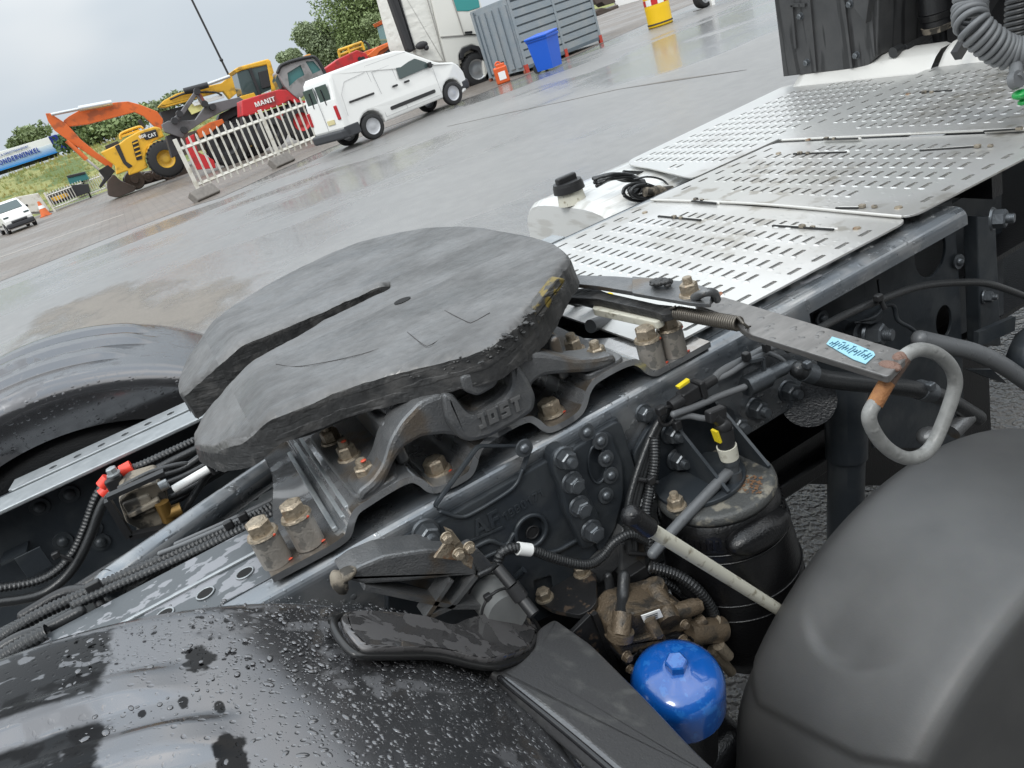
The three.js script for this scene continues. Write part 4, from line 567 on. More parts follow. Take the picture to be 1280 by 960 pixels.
{
  const f = part('mudguard', 'near rear mudguard, glossy black and covered in rain drops');
  const prof = dense([[-0.8, -0.1], [-0.805, -0.03], [-0.795, -0.008], [-0.775, 0], [-0.7, 0.002], [-0.6, 0.004], [-0.4, 0.004], [-0.25, 0], [-0.2, -0.02], [-0.185, -0.08], [-0.185, -0.2]], 120); prof.R = 0.6;
  const ribs = [[-0.66, 64], [-0.575, 61], [-0.49, 63]];
  const mod = (a, z) => { let s = 0; const d = a / D2R; for (const [zc, e] of ribs) s += 0.009 * sm(0.026, 0.017, Math.abs(z - zc)) * sm(e, e + 7, d); s += 0.006 * sm(0.045, 0.03, Math.hypot((z + 0.69) * 0.9, (a - 47 * D2R) * 0.6)) * 0; return s; };
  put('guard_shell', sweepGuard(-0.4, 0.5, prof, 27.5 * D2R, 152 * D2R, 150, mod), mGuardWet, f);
  const R = rng(402);
  // standing drops
  const dg = new THREE.SphereGeometry(1, 10, 6, 0, 2 * PI, 0, PI / 2), N = 6500, im = new THREE.InstancedMesh(uvMetric(dg), M({ color: C(0.15, 0.15, 0.155), metalness: 0.7, roughness: 0.05 }), N); im.name = 'rain_drop'; im.userData.kind = 'stuff'; im.castShadow = im.receiveShadow = true;
  const o = new THREE.Object3D();
  for (let i = 0; i < N; i++) { const deg = i % 3 ? lerp(30, 57, Math.pow(R(), 0.9)) : lerp(30, 75, R()), a = deg * D2R, z = lerp(-0.79, -0.3, R()), r = 0.604; const s = lerp(0.0006, 0.0032, Math.pow(R(), 5)); const n = V(Math.cos(a), Math.sin(a), 0); o.position.set(-0.4 + r * n.x, 0.5 + r * n.y, z); o.quaternion.setFromUnitVectors(UPV, n); o.rotateY(R() * 6); o.scale.set(s * (0.8 + R() * 1.1), s * 0.42, s); o.updateMatrix(); im.setMatrixAt(i, o.matrix); }
  f.add(im);
  // latch in its recess, bent over the joint between the two guard pieces
  const pc = (px, py) => { const p = atCyl(px, py, -0.4, 0.5, 0.612); return p; };
  const outline = [[424, 788], [432, 782], [470, 781], [530, 787], [562, 797], [580, 790], [612, 781], [640, 779], [658, 783], [668, 797], [669, 812], [660, 824], [640, 833], [610, 841], [590, 839], [545, 829], [480, 829], [452, 828], [434, 812]];
  // follow the shell on its cylinder, then a plane tangent where it bends off
  const lp = (px, py) => { const d = sight(px, py), ox = EYE.x + 0.4, oy = EYE.y - 0.5, Rr = 0.606; const a = d.x * d.x + d.y * d.y, b = ox * d.x + oy * d.y, c = ox * ox + oy * oy - Rr * Rr, D = b * b - a * c; if (D > 0) { const p = EYE.clone().addScaledVector(d, (-b - Math.sqrt(D)) / a); if (Math.atan2(p.y - 0.5, p.x + 0.4) > 37 * D2R) return p; } const th = 37 * D2R, nn = V(Math.cos(th), Math.sin(th), 0), p0 = V(-0.4 + Rr * nn.x, 0.5 + Rr * nn.y, 0); const nb = V(Math.cos(th + 0.12), Math.sin(th + 0.12), 0); return atP(px, py, p0, nb); };
  const top = outline.map(([x, y]) => lp(x, y)), up2 = V(0.5, 0.86, 0).normalize();
  const mk = (sc, lift_, lift = lift_ + 0.009) => { const cxs = top.reduce((a, p) => a.add(p), V(0, 0, 0)).multiplyScalar(1 / top.length); return new THREE.CatmullRomCurve3(top.map((p) => p.clone().sub(cxs).multiplyScalar(sc).add(cxs).addScaledVector(up2, lift)), true).getPoints(70); };
  const rings = [mk(1.0, -0.004), mk(1.0, 0.004), mk(0.985, 0.008), mk(0.95, 0.009)], P = [], I = [];
  const n = rings[0].length; rings.forEach((r) => r.forEach((p) => P.push(p.x, p.y, p.z)));
  for (let k = 0; k < 3; k++) for (let i = 0; i < n; i++) { const a = k * n + i, b = k * n + (i + 1) % n; I.push(a, b, a + n, b, b + n, a + n); }
  const fl = rings[3].map((p) => { const s = p.clone().sub(rings[3][0]); return new THREE.Vector2(p.z * 1.0, p.x); });
  for (const t of THREE.ShapeUtils.triangulateShape(fl, [])) I.push(...t.map((q) => 3 * n + q));
  const lg = new THREE.BufferGeometry(); lg.setAttribute('position', new THREE.Float32BufferAttribute(P, 3)); lg.setIndex(I); lg.computeVertexNormals();
  put('guard_latch', [lg], M({ color: C(0.14, 0.135, 0.135), metalness: 0.7, roughnessMap: tex(512, 0.16, (u, v) => { const k = lerp(0.06, 0.6, sm(0.5, 0.53, fbm(u * 7, v * 12, 7, 5, 405))); return [k, k, k]; }), roughness: 1 }), f, 'glossy black wavy latch strap with water film');
  put('latch_recess', [new THREE.TubeGeometry(new THREE.CatmullRomCurve3(mk(1.05, 0.0), true), 140, 0.0045, 8, true)], std(0.012, 0.012, 0.012, 0.3), f);
}
{
  // middle guard piece running on from the joint
  const f = part('mudguard', 'middle mudguard strip in dull grey black plastic');
  const A = atCyl(607, 840, -0.4, 0.5, 0.604), th = 33 * D2R, nrm = V(Math.cos(th + 0.42), Math.sin(th + 0.42), 0);
  const pl = (x, y) => atP(x, y, A, nrm);
  const out = [[618, 846], [700, 908], [790, 985], [930, 1000], [872, 946], [806, 876], [740, 810], [692, 776], [672, 788], [668, 812], [640, 836], [612, 842]].map(([x, y]) => pl(x, y));
  const u = V(-nrm.y, nrm.x, 0), w = V(0, 0, 1), o = A.clone();
  const pts = out.map((p) => { const d = p.clone().sub(o); return [d.dot(u), d.dot(w)]; });
  const g = new THREE.ExtrudeGeometry(shape(roundPoly(pts, 0.012)), { depth: 0.012, bevelEnabled: true, bevelSize: 0.008, bevelThickness: 0.008, bevelSegments: 5, bevelOffset: -0.008 });
  g.translate(0, 0, -0.014);
  g.applyMatrix4(new THREE.Matrix4().makeBasis(u, w, new THREE.Vector3().crossVectors(u, w)).setPosition(o));
  if (new THREE.Vector3().crossVectors(u, w).dot(nrm) < 0) g.translate(nrm.x * -0.0, nrm.y * -0.0, 0);
  put('guard_strip', [g], M({ map: duo(512, 0.3, [0.13, 0.131, 0.133], [0.2, 0.2, 0.195], (a, b) => sm(0.55, 0.9, fbm(a * 14, b * 14, 14, 5, 406))), roughness: 0.3, metalness: 0.55, bumpMap: tFine, bumpScale: 0.0004 }), f);
  put('strip_flange', [tube([[624, 852], [700, 914], [780, 982]].map(([x, y]) => pl(x, y).addScaledVector(nrm, 0.004)), 0.004, 20, 8)], mBlackGloss, f);
}
{
  const f = part('mudguard', 'front mudguard of matte black grained plastic with a scooped band');
  const prof = dense([[-0.7, -0.13], [-0.703, -0.04], [-0.697, -0.014], [-0.682, -0.003], [-0.66, 0], [-0.57, 0.002], [-0.52, 0.001], [-0.47, 0], [-0.45, -0.004], [-0.435, -0.016], [-0.43, -0.035], [-0.425, -0.08], [-0.415, -0.3]], 130); prof.R = 0.474;
  const mod = (a, z, k) => { const d = a / D2R, zc = -0.588 + 0.0009 * (130 - d) * 0.4, hw = 0.052; const ends = 129.5 - 900 * (z - zc) * (z - zc); const inn = sm(hw + 0.03, hw - 0.035, Math.abs(z - zc)); return -0.0048 * inn * sm(ends, ends - 2.2, d) * (0.22 + 0.78 * sm(110, 125, d)) - 0.005 * sm(0, 1.4, d - (137 + (-0.48 - z) * 26 - 40 * Math.pow(Math.max(0, z + 0.5), 1) - 300 * Math.pow(Math.max(0, -0.655 - z), 1.2))) - 0.02 * sm(143, 160, d); };
  put('guard_shell', sweepGuard(0.8, 0.258, prof, 30 * D2R, 176 * D2R, 220, mod), mGuardMatte, f);
}
{
  const f = part('mudguard', 'far mudguard with wet top and dirty inner lip');
  const prof = dense([[-1.87, -0.12], [-1.868, -0.04], [-1.88, -0.012], [-1.905, 0], [-2.0, 0.004], [-2.2, 0.006], [-2.35, 0.004], [-2.46, -0.01], [-2.5, -0.05], [-2.5, -0.2]], 90); prof.R = 0.6;
  const mod = (a, z) => { let s = 0; const d = a / D2R; for (const [zc, e] of [[-2.02, 66], [-2.16, 60], [-2.3, 60]]) s += 0.014 * sm(0.045, 0.03, Math.abs(z - zc)) * sm(e, e + 8, d); return s; };
  put('guard_shell', sweepGuard(-0.4, 0.5, prof, 15 * D2R, 165 * D2R, 120, mod), mGuardFar, f);
}
// wheels under the guards, mostly hidden
{
  const tyre = (cx, cy, z0, z1, R0_, n) => { const f = part(n); const w = z1 - z0, pr = [[0.28, -w / 2], [R0_ * 0.8, -w / 2], [R0_ * 0.97, -w / 2 + 0.03], [R0_, -w / 2 + 0.06], [R0_, w / 2 - 0.06], [R0_ * 0.97, w / 2 - 0.03], [R0_ * 0.8, w / 2], [0.28, w / 2]].map((p) => new THREE.Vector2(p[0], p[1])); put('tyre', [new THREE.LatheGeometry(pr, 48).rotateX(PI / 2).translate(cx, cy, (z0 + z1) / 2)], mRubber, f); put('rim', [new THREE.CylinderGeometry(0.28, 0.28, w * 0.6, 32).rotateX(PI / 2).translate(cx, cy, (z0 + z1) / 2)], mZinc, f); };
  tyre(-0.42, 0.5, -0.78, -0.45, 0.5, 'wheel'); tyre(-0.42, 0.5, -0.43, -0.2, 0.5, 'wheel'); tyre(-0.42, 0.5, -2.2, -1.9, 0.5, 'wheel'); tyre(-0.42, 0.5, -2.47, -2.24, 0.5, 'wheel');
  tyre(0.82, 0.31, -0.64, -0.45, 0.31, 'wheel');
}

// ---- castings on the near web
const clampY = (l, z) => pxZ(l, z).map(([x, y]) => [x, Math.min(y, 0.929)]);
const Zp = (px, py, z) => atZ(px, py, z);
{
  const f = part('axle_bracket', 'dark cast bracket with raised figures, bosses and rivets on the near rail');
  const web = clampY([[470, 660], [560, 600], [662, 562], [720, 530], [764, 506], [790, 590], [778, 640], [762, 668], [740, 705], [690, 760], [600, 800], [480, 760]], -0.884);
  const rec = roundPoly(pxZ([[545, 636], [575, 645], [592, 640], [632, 616], [648, 603], [655, 585], [664, 560], [600, 560]], -0.87), 0.006, 3);
  const low = roundPoly(pxZ([[664, 724], [690, 716], [692, 735], [668, 748]], -0.87), 0.006, 3);
  put('bracket_plate', [plateZ(roundPoly(web, 0.012), -0.869, 0.012, 0.002, [rec, circ(...pxZ([[664, 664]], -0.87)[0], 0.021, 0.021, 28), low]), plateZ(web, -0.8775, 0.006)], mWeb, f);
  const ring = (px, py, r, t, z = -0.867) => { const p = Zp(px, py, z); return new THREE.TorusGeometry(r, t, 8, 36).translate(p.x, p.y, z); };
  put('boss_rim', [ring(664, 664, 0.0245, 0.0035), tube(pxZ([[551, 640], [575, 646], [592, 641], [632, 617], [646, 604], [653, 588]], -0.867).map(([x, y]) => V(x, y, -0.867)), 0.003, 60, 8)], mWeb, f);
  { const p = Zp(664, 664, -0.874); put('boss_hole', [new THREE.CylinderGeometry(0.0085, 0.0085, 0.004, 24).rotateX(PI / 2).translate(p.x, p.y, -0.8725), new THREE.TorusGeometry(0.0095, 0.0015, 6, 24).translate(p.x, p.y, -0.87)], std(0.012, 0.012, 0.013, 0.6), f); }
  // ribs running round the openings below
  put('casting_rib', [tube([[600, 700], [622, 690], [650, 688], [690, 690], [720, 676]].map(([x, y]) => Zp(x, y, -0.868)), 0.004, 40, 8), tube([[590, 686], [612, 676], [632, 682], [642, 668]].map(([x, y]) => Zp(x, y, -0.868)), 0.004, 30, 8), rod(Zp(645, 722, -0.868), Zp(655, 712, -0.86), 0.005)], mWeb, f);
  const txt = (s, x0, y0, x1, y1, size, d = 0.003) => { const a = Zp(x0, y0, -0.868), b = Zp(x1, y1, -0.868), g = textG(s, size, d); g.computeBoundingBox(); const k = Math.hypot(b.x - a.x, b.y - a.y) / g.boundingBox.max.x; g.scale(k, k, 1); g.rotateZ(Math.atan2(b.y - a.y, b.x - a.x)); g.translate(a.x, a.y, -0.8695); return g; };
  put('raised_lettering', [txt('AF', 594, 672, 626, 655, 0.02), txt('1990171', 631, 652, 680, 620, 0.02, 0.0022)], mWeb, f);
  put('raised_lettering', [bar(Zp(588, 676, -0.868), Zp(628, 659, -0.868), 0.003, 0.003)], mWeb, f);
  fast(f, Zp(532, 665, -0.869), OUT, 0.027, 'nut', mBolt, 'nut');
  // raised lug carrying four large bolts and the riveted plate beside it
  const lug = pxZ([[690, 566], [706, 556], [722, 566], [728, 596], [738, 622], [752, 652], [748, 678], [730, 690], [716, 660], [706, 640], [700, 610], [690, 588]], -0.855);
  put('bolt_lug', [plateZ(roundPoly(lug, 0.012), -0.853, 0.03, 0.005)], mWeb, f);
  const riv = clampY([[712, 558], [740, 540], [762, 538], [778, 580], [779, 620], [768, 660], [750, 692], [732, 660], [722, 600]], -0.865);
  const oval = circ(...pxZ([[746, 580]], -0.865)[0], 0.0125, 0.028, 24, -0.18);
  put('rivet_plate', [plateZ(roundPoly(riv, 0.012), -0.862, 0.014, 0.003, [oval])], mWeb, f);
  { const p = Zp(746, 580, -0.862); const g = new THREE.TorusGeometry(1, 0.09, 8, 40); g.scale(0.0145, 0.03, 0.03); g.rotateZ(-0.18); g.translate(p.x, p.y, -0.8615); put('oval_rim', [g], mWeb, f); }
  fast(f, Zp(705, 572, -0.852), OUT, 0.023, 'nut', mBolt, 'nut');
  for (const [x, y, s] of [[715, 603, 0.023], [724, 633, 0.023], [739, 663, 0.024]]) fast(f, Zp(x, y, -0.852), OUT, s, 'bolt', mBolt, 'bolt', x);
  for (const [x, y] of [[750, 551], [757, 573], [763, 594], [757, 619], [733, 540], [655, 560]]) fast(f, Zp(x, y, -0.861), OUT, 0.0155, 'rivet', mBolt, 'rivet');
}
{
  const f = part('mudguard_bracket', 'ribbed cast arm clamping a grey mudguard support tube');
  const z = -0.82;
  const arm = pxZ([[425, 716], [440, 706], [475, 692], [520, 684], [560, 688], [585, 700], [595, 716], [588, 738], [575, 745], [548, 752], [440, 728]], z);
  const h1 = pxZ([[455, 729], [500, 726], [562, 718], [568, 728], [550, 745]], z), h2 = pxZ([[575, 742], [585, 732], [590, 742], [584, 750]], z);
  put('arm', [plateZ(roundPoly(pxZ([[425, 718], [445, 703], [476, 690], [530, 682], [566, 684], [590, 702], [592, 714], [560, 716], [500, 722], [452, 725]], z), 0.004), z + 0.012, 0.05, 0.004)], mCast, f);
  put('arm_rib', [bar(Zp(452, 728, z), Zp(562, 752, z), 0.006, 0.03), bar(Zp(560, 718, z), Zp(528, 766, z), 0.006, 0.03), bar(Zp(590, 714, z), Zp(560, 752, z), 0.006, 0.03), bar(Zp(562, 752, z), Zp(600, 752, z), 0.006, 0.03), bar(Zp(528, 766, z), Zp(560, 752, z), 0.006, 0.03), plateZ(pxZ([[452, 726], [562, 720], [575, 745], [548, 752]], z), z - 0.03, 0.006)], mCast, f);
  const q = Zp(594, 722, -0.885);
  put('clamp_collar', [rod(q.clone().add(V(0, 0, -0.02)), q.clone().add(V(0, 0, 0.012)), 0.04, 0.039, 32), rod(q.clone().add(V(0, 0, 0.012)), q.clone().add(V(0, 0, 0.03)), 0.034, 0.033, 32)], mCast, f);
  put('support_tube', [rod(q, q.clone().add(V(0, 0, 0.105)), 0.0285, 0.0285, 36)], M({ map: duo(512, 0.3, [0.15, 0.155, 0.155], [0.22, 0.225, 0.22], (u, v) => fbm(u * 10, v * 10, 10, 5, 501)), roughness: 0.42, metalness: 0.2, bumpMap: tMed, bumpScale: 0.0006 }), f);
  put('cable_tie', [new THREE.TorusGeometry(0.0293, 0.002, 8, 40).translate(q.x, q.y, q.z + 0.045), new THREE.TorusGeometry(0.0293, 0.0022, 8, 40).translate(q.x, q.y, q.z + 0.088), box(0.01, 0.009, 0.009, q.x - 0.012, q.y + 0.029, q.z + 0.088, 0.002)], mPlastic, f);
  put('rusty_gusset', [plateZ(pxZ([[556, 660], [566, 664], [592, 698], [590, 712], [580, 706]], -0.79), -0.79, 0.006, 0.001), plateZ(pxZ([[545, 700], [565, 672], [582, 704]], -0.79), -0.795, 0.005, 0.001)], mRusty, f);
  for (const [x, y] of [[558, 672], [573, 692], [586, 684]]) fast(f, Zp(x, y, -0.786), OUT, 0.011, 'bolt', mRusty, 'bolt');
  put('foam_crust', [blob(Zp(432, 718, -0.81), 0.012, 1.2, 0.6, 1), blob(Zp(424, 728, -0.81), 0.014, 0.7, 1.2, 1)], mDirt, f);
  put('mount_plate', [plateZ(roundPoly(pxZ([[580, 690], [594, 682], [616, 706], [612, 716], [596, 714]], -0.83), 0.004), -0.825, 0.03, 0.002)], mCast, f);
}
// conduit with its white sleeve, looping in front of the castings
{
  const f = part('cable_conduit', 'corrugated black conduits and plugs along the near rail');
  put('conduit', [ribTube([Zp(622, 704, -0.81), Zp(626, 692, -0.81), Zp(640, 685, -0.81), Zp(662, 687, -0.81), Zp(700, 700, -0.81), Zp(733, 706, -0.81), Zp(752, 696, -0.82), Zp(768, 678, -0.82), Zp(788, 668, -0.82), Zp(808, 676, -0.82)], 0.0072, 0.0045)], mHose, f);
  put('white_sleeve', [rod(Zp(647, 685.5, -0.81), Zp(663, 687.5, -0.81), 0.0088)], mWhiteLabel, f, 'white printed sleeve on the conduit');
  put('plug', [rod(Zp(622, 710, -0.80), Zp(640, 732, -0.78), 0.008), rod(Zp(640, 732, -0.78), Zp(652, 748, -0.77), 0.0105), rod(Zp(652, 748, -0.77), Zp(668, 768, -0.75), 0.008), box(0.014, 0.014, 0.014, Zp(648, 742, -0.775).x, Zp(648, 742, -0.775).y, -0.772, 0.003)], mPlastic, f);
  put('conduit', [tube([Zp(622, 704, -0.81), Zp(612, 712, -0.80), Zp(600, 718, -0.80)], 0.004, 12, 8)], mHose, f);
  // vertical run of cables from the clamp above down to the left of the air spring
  put('conduit', [ribTube([Zp(818, 546, -0.85), Zp(818, 580, -0.84), Zp(812, 615, -0.835), Zp(808, 640, -0.83), Zp(812, 672, -0.82), Zp(814, 690, -0.82)], 0.0082, 0.0045)], mHose, f);
  for (const [d, r] of [[-8, 0.006], [-14, 0.0055], [-19, 0.006], [-11, 0.005]]) put('conduit', [tube([Zp(836, 510, -0.86), Zp(824 + d * 0.4, 540, -0.86), Zp(812 + d * 0.8, 590, -0.85), Zp(800 + d * 0.8, 640, -0.84), Zp(797 + d * 0.5, 690, -0.83)], r, 40, 8)], mHose, f);
  put('cable_tie', [rod(Zp(798, 599, -0.84), Zp(822, 603, -0.83), 0.0035), box(0.012, 0.012, 0.008, Zp(813, 600, -0.828).x, Zp(813, 600, -0.828).y, -0.826, 0.002), new THREE.TorusGeometry(0.014, 0.003, 8, 24).translate(Zp(834, 520, -0.85).x, Zp(834, 520, -0.85).y, -0.85), box(0.014, 0.014, 0.012, Zp(826, 513, -0.845).x, Zp(826, 513, -0.845).y, -0.845, 0.003), box(0.012, 0.016, 0.012, Zp(846, 531, -0.845).x, Zp(846, 531, -0.845).y, -0.845, 0.003)], mPlastic, f);
  // connector, its yellow lock and the leads above
  const cA = Zp(838, 508, -0.85), cB = Zp(886, 478, -0.85), cl = (t) => cA.clone().lerp(cB, t);
  put('connector', [rod(cl(0), cl(0.3), 0.009, 0.011, 10), orient(new RoundedBoxGeometry(0.022, cA.distanceTo(cB) * 0.42, 0.02, 2, 0.003), cl(0.28), cl(0.66)), orient(new RoundedBoxGeometry(0.028, 0.01, 0.026, 2, 0.003), cl(0.7), cl(0.8)), rod(cl(0.8), cl(1.15), 0.009, 0.008, 10)], mPlastic, f);
  put('yellow_lock', [plateZ(pxZ([[848, 484], [862, 474], [863, 478], [850, 487]], -0.835), -0.835, 0.008, 0.001)], mYellow, f, 'yellow connector lock');
  put('lead', [tube([cl(1.1), Zp(905, 463, -0.86), Zp(930, 450, -0.865), Zp(955, 437, -0.865), Zp(975, 431, -0.866)], 0.007, 30, 8), tube([cl(0.9), Zp(910, 468, -0.85), Zp(935, 452, -0.855), Zp(958, 441, -0.86)], 0.0045, 30, 8), tube([Zp(958, 440, -0.86), Zp(975, 448, -0.86), Zp(990, 462, -0.86), Zp(1000, 472, -0.85)], 0.004, 30, 8), tube([Zp(842, 518, -0.84), Zp(870, 508, -0.84), Zp(900, 495, -0.84), Zp(930, 484, -0.84)], 0.0055, 30, 8), tube([Zp(846, 522, -0.845), Zp(862, 520, -0.84), Zp(880, 523, -0.83), Zp(890, 521, -0.83)], 0.005, 30, 8)], mGreyHose, f, 'grey leads');
  put('cable_tie', [rod(Zp(930, 441, -0.858), Zp(937, 454, -0.855), 0.004), box(0.012, 0.014, 0.012, Zp(934, 446, -0.85).x, Zp(934, 446, -0.85).y, -0.852, 0.003), box(0.012, 0.016, 0.01, Zp(959, 434, -0.85).x, Zp(959, 434, -0.85).y, -0.852, 0.003)], mPlastic, f);
  put('junction', [orient(new THREE.CylinderGeometry(0.017, 0.017, 0.045, 6), Zp(932, 484, -0.85), Zp(960, 470, -0.85)), rod(Zp(960, 470, -0.85), Zp(973, 463, -0.85), 0.012, 0.01), orient(new THREE.CylinderGeometry(0.011, 0.011, 0.02, 6), Zp(968, 466, -0.85), Zp(982, 459, -0.85)), tube([Zp(980, 460, -0.85), Zp(992, 456, -0.85), Zp(1002, 462, -0.84)], 0.0085, 14, 10)], mBolt, f, 'hexagonal cable junction');
  put('junction_strap', [bar(Zp(954, 448, -0.845), Zp(957, 484, -0.845), 0.005, 0.004), bar(Zp(938, 452, -0.845), Zp(954, 448, -0.845), 0.005, 0.004)], mBolt, f);
  // fat armoured hose to the right
  put('fat_hose', [tube([Zp(998, 462, -0.84), Zp(1030, 473, -0.83), Zp(1085, 480, -0.81), Zp(1140, 486, -0.80), Zp(1180, 498, -0.8), Zp(1222, 522, -0.8)], 0.0145, 50, 14)], mHose, f, 'thick wet black hose');
  put('hose_clamp', [rod(Zp(1004, 464, -0.838), Zp(1016, 468, -0.836), 0.0165), rod(Zp(1150, 487, -0.8), Zp(1164, 491, -0.8), 0.0175), box(0.012, 0.012, 0.012, Zp(1006, 455, -0.83).x, Zp(1006, 455, -0.83).y, -0.825, 0.003), box(0.014, 0.014, 0.012, Zp(1160, 482, -0.79).x, Zp(1160, 482, -0.79).y, -0.785, 0.003)], mBolt, f);
}
// ---- air spring with its bracket and sensor
{
  const f = part('air_spring', 'black rubber air spring under a grey bolted bracket');
  const c = V(0.548, 0.787, -0.816);
  const pr = [[0.02, 0.02], [0.09, 0.015], [0.105, -0.004], [0.11, -0.02], [0.108, -0.035], [0.114, -0.05], [0.12, -0.09], [0.124, -0.14], [0.122, -0.2], [0.112, -0.26], [0.09, -0.3], [0.05, -0.31]].map((p) => new THREE.Vector2(p[0] * 0.84, p[1]));
  const mBag = M({ color: C(0.005, 0.005, 0.0055), roughness: 0.3, bumpMap: tFine, bumpScale: 0.0005 });
  put('bellows', [new THREE.LatheGeometry(pr, 60).translate(c.x, c.y - 0.02, c.z)], mBag, f);
  const rb = []; for (let i = 0; i < 66; i++) { const a = i / 66 * 2 * PI; rb.push(box(0.004, 0.016, 0.003, 0, 0, 0).rotateZ(-0.1).translate(0, 0, 0.0925).rotateY(a).translate(c.x, c.y - 0.045, c.z)); }
  for (const [y, r] of [[-0.075, 0.0975], [-0.062, 0.095], [-0.15, 0.1045], [-0.18, 0.1042]]) rb.push(new THREE.TorusGeometry(r, 0.0018, 6, 60).rotateX(PI / 2).translate(c.x, c.y + y, c.z));
  put('bead_rib', rb, mBag, f).userData.kind = 'stuff';
  put('bulge', [new THREE.SphereGeometry(1, 24, 16).scale(0.026, 0.062, 0.03).applyQuaternion(new THREE.Quaternion().setFromUnitVectors(UPV, Zp(985, 635, -0.75).sub(Zp(905, 690, -0.73)).normalize())).translate(...Zp(948, 663, -0.735).toArray())], mBag, f);
  put('top_ring', [new THREE.LatheGeometry([[0.02, 0], [0.083, 0], [0.089, -0.004], [0.0905, -0.012], [0.087, -0.02], [0.06, -0.022]].map((p) => new THREE.Vector2(...p)), 60).translate(c.x, c.y + 0.003, c.z)], M({ map: tex(512, 0.15, (u, v) => { const a = fbm(u * 10, v * 10, 10, 5, 510); return toS(mix3([0.06, 0.062, 0.06], [0.2, 0.185, 0.15], sm(0.5, 0.72, a))); }, true), roughness: 0.5, bumpMap: tFine, bumpScale: 0.0008 }), f, 'worn metal ring of the air spring');
  const rust = []; const R = rng(511); for (let i = 0; i < 150; i++) { const g = new THREE.CircleGeometry(lerp(0.0006, 0.0034, R() * R()), 7); g.rotateX(-PI / 2); const p = atY(936 + (R() - 0.5) * 36, 606 - (R() - 0.5) * 22, c.y + 0.0035); g.scale(1, 1, 1); g.translate(p.x, p.y + i * 0.00001, p.z); rust.push(g); }
  put('rust_stain', rust, std(0.17, 0.09, 0.045, 0.75), f).userData.kind = 'stuff';
  put('bracket_base', [plateY(roundPoly([...circ(c.x - 0.014, c.z - 0.014, 0.07, 0.066, 40)], 0.004), c.y + 0.0105, 0.007, 0.0015)], mWeb, f);
  put('bracket_back', [plateZ(roundPoly([[0.46, 0.79], [0.46, 0.86], [0.5, 0.89], [0.6, 0.89], [0.655, 0.84], [0.655, 0.79]], 0.01), -0.874, 0.01, 0.002)], mWeb, f);
  const gus = (x, n) => { const g = new THREE.ExtrudeGeometry(shape([[0.872, c.y + 0.01], [0.872, c.y + 0.095], [0.862, c.y + 0.098], [0.765, c.y + 0.014], [0.765, c.y + 0.01]]), { depth: 0.005, bevelEnabled: false }); g.rotateY(PI / 2); g.scale(1, 1, 1); return g.translate(x, 0, 0); };
  put('gusset', [gus(0.532), gus(0.61)], mWeb, f);
  fast(f, Zp(840, 610, -0.8).setY(c.y + 0.012), UPV, 0.02, 'nut', mRusty, 'nut');
  for (const [x, y] of [[845, 574], [838, 541]]) fast(f, Zp(x, y, -0.872), OUT, 0.024, 'nut', mBolt, 'nut');
  // sensor standing on the ring
  const s0 = V(0.575, c.y + 0.003, -0.775), S = (px, py) => Zp(px, py, -0.785);
  put('port_fitting', [orient(new THREE.CylinderGeometry(0.013, 0.014, 0.02, 6), S(919, 612), S(918, 602)), rod(S(918, 602), S(916, 588), 0.012), rod(S(916, 588), S(914, 572), 0.0095), rod(S(914, 578), S(910, 562), 0.0125)], mBolt, f);
  put('sensor_collar', [rod(S(912, 572), S(908, 557), 0.0135, 0.0145)], mCream, f, 'cream collar of the sensor');
  put('sensor_plug', [rod(S(908, 558), S(905, 536), 0.0125, 0.013), blob(S(904, 532), 0.013), rod(S(905, 532), S(892, 519), 0.008), orient(new RoundedBoxGeometry(0.018, 0.03, 0.014, 2, 0.003), S(884, 522), S(905, 513))], mPlastic, f);
  put('yellow_lock', [bar(S(893, 538), S(898, 552), 0.004, 0.012)], mYellow, f, 'yellow sensor lock');
  put('air_pipe', [tube([S(916, 586), S(905, 596), Zp(870, 632, -0.78), Zp(840, 664, -0.775), Zp(816, 692, -0.77)], 0.0082, 40, 14)], M({ color: C(0.11, 0.115, 0.12), roughness: 0.35, bumpMap: tDrops, bumpScale: 0.0006 }), f, 'grey air pipe');
}
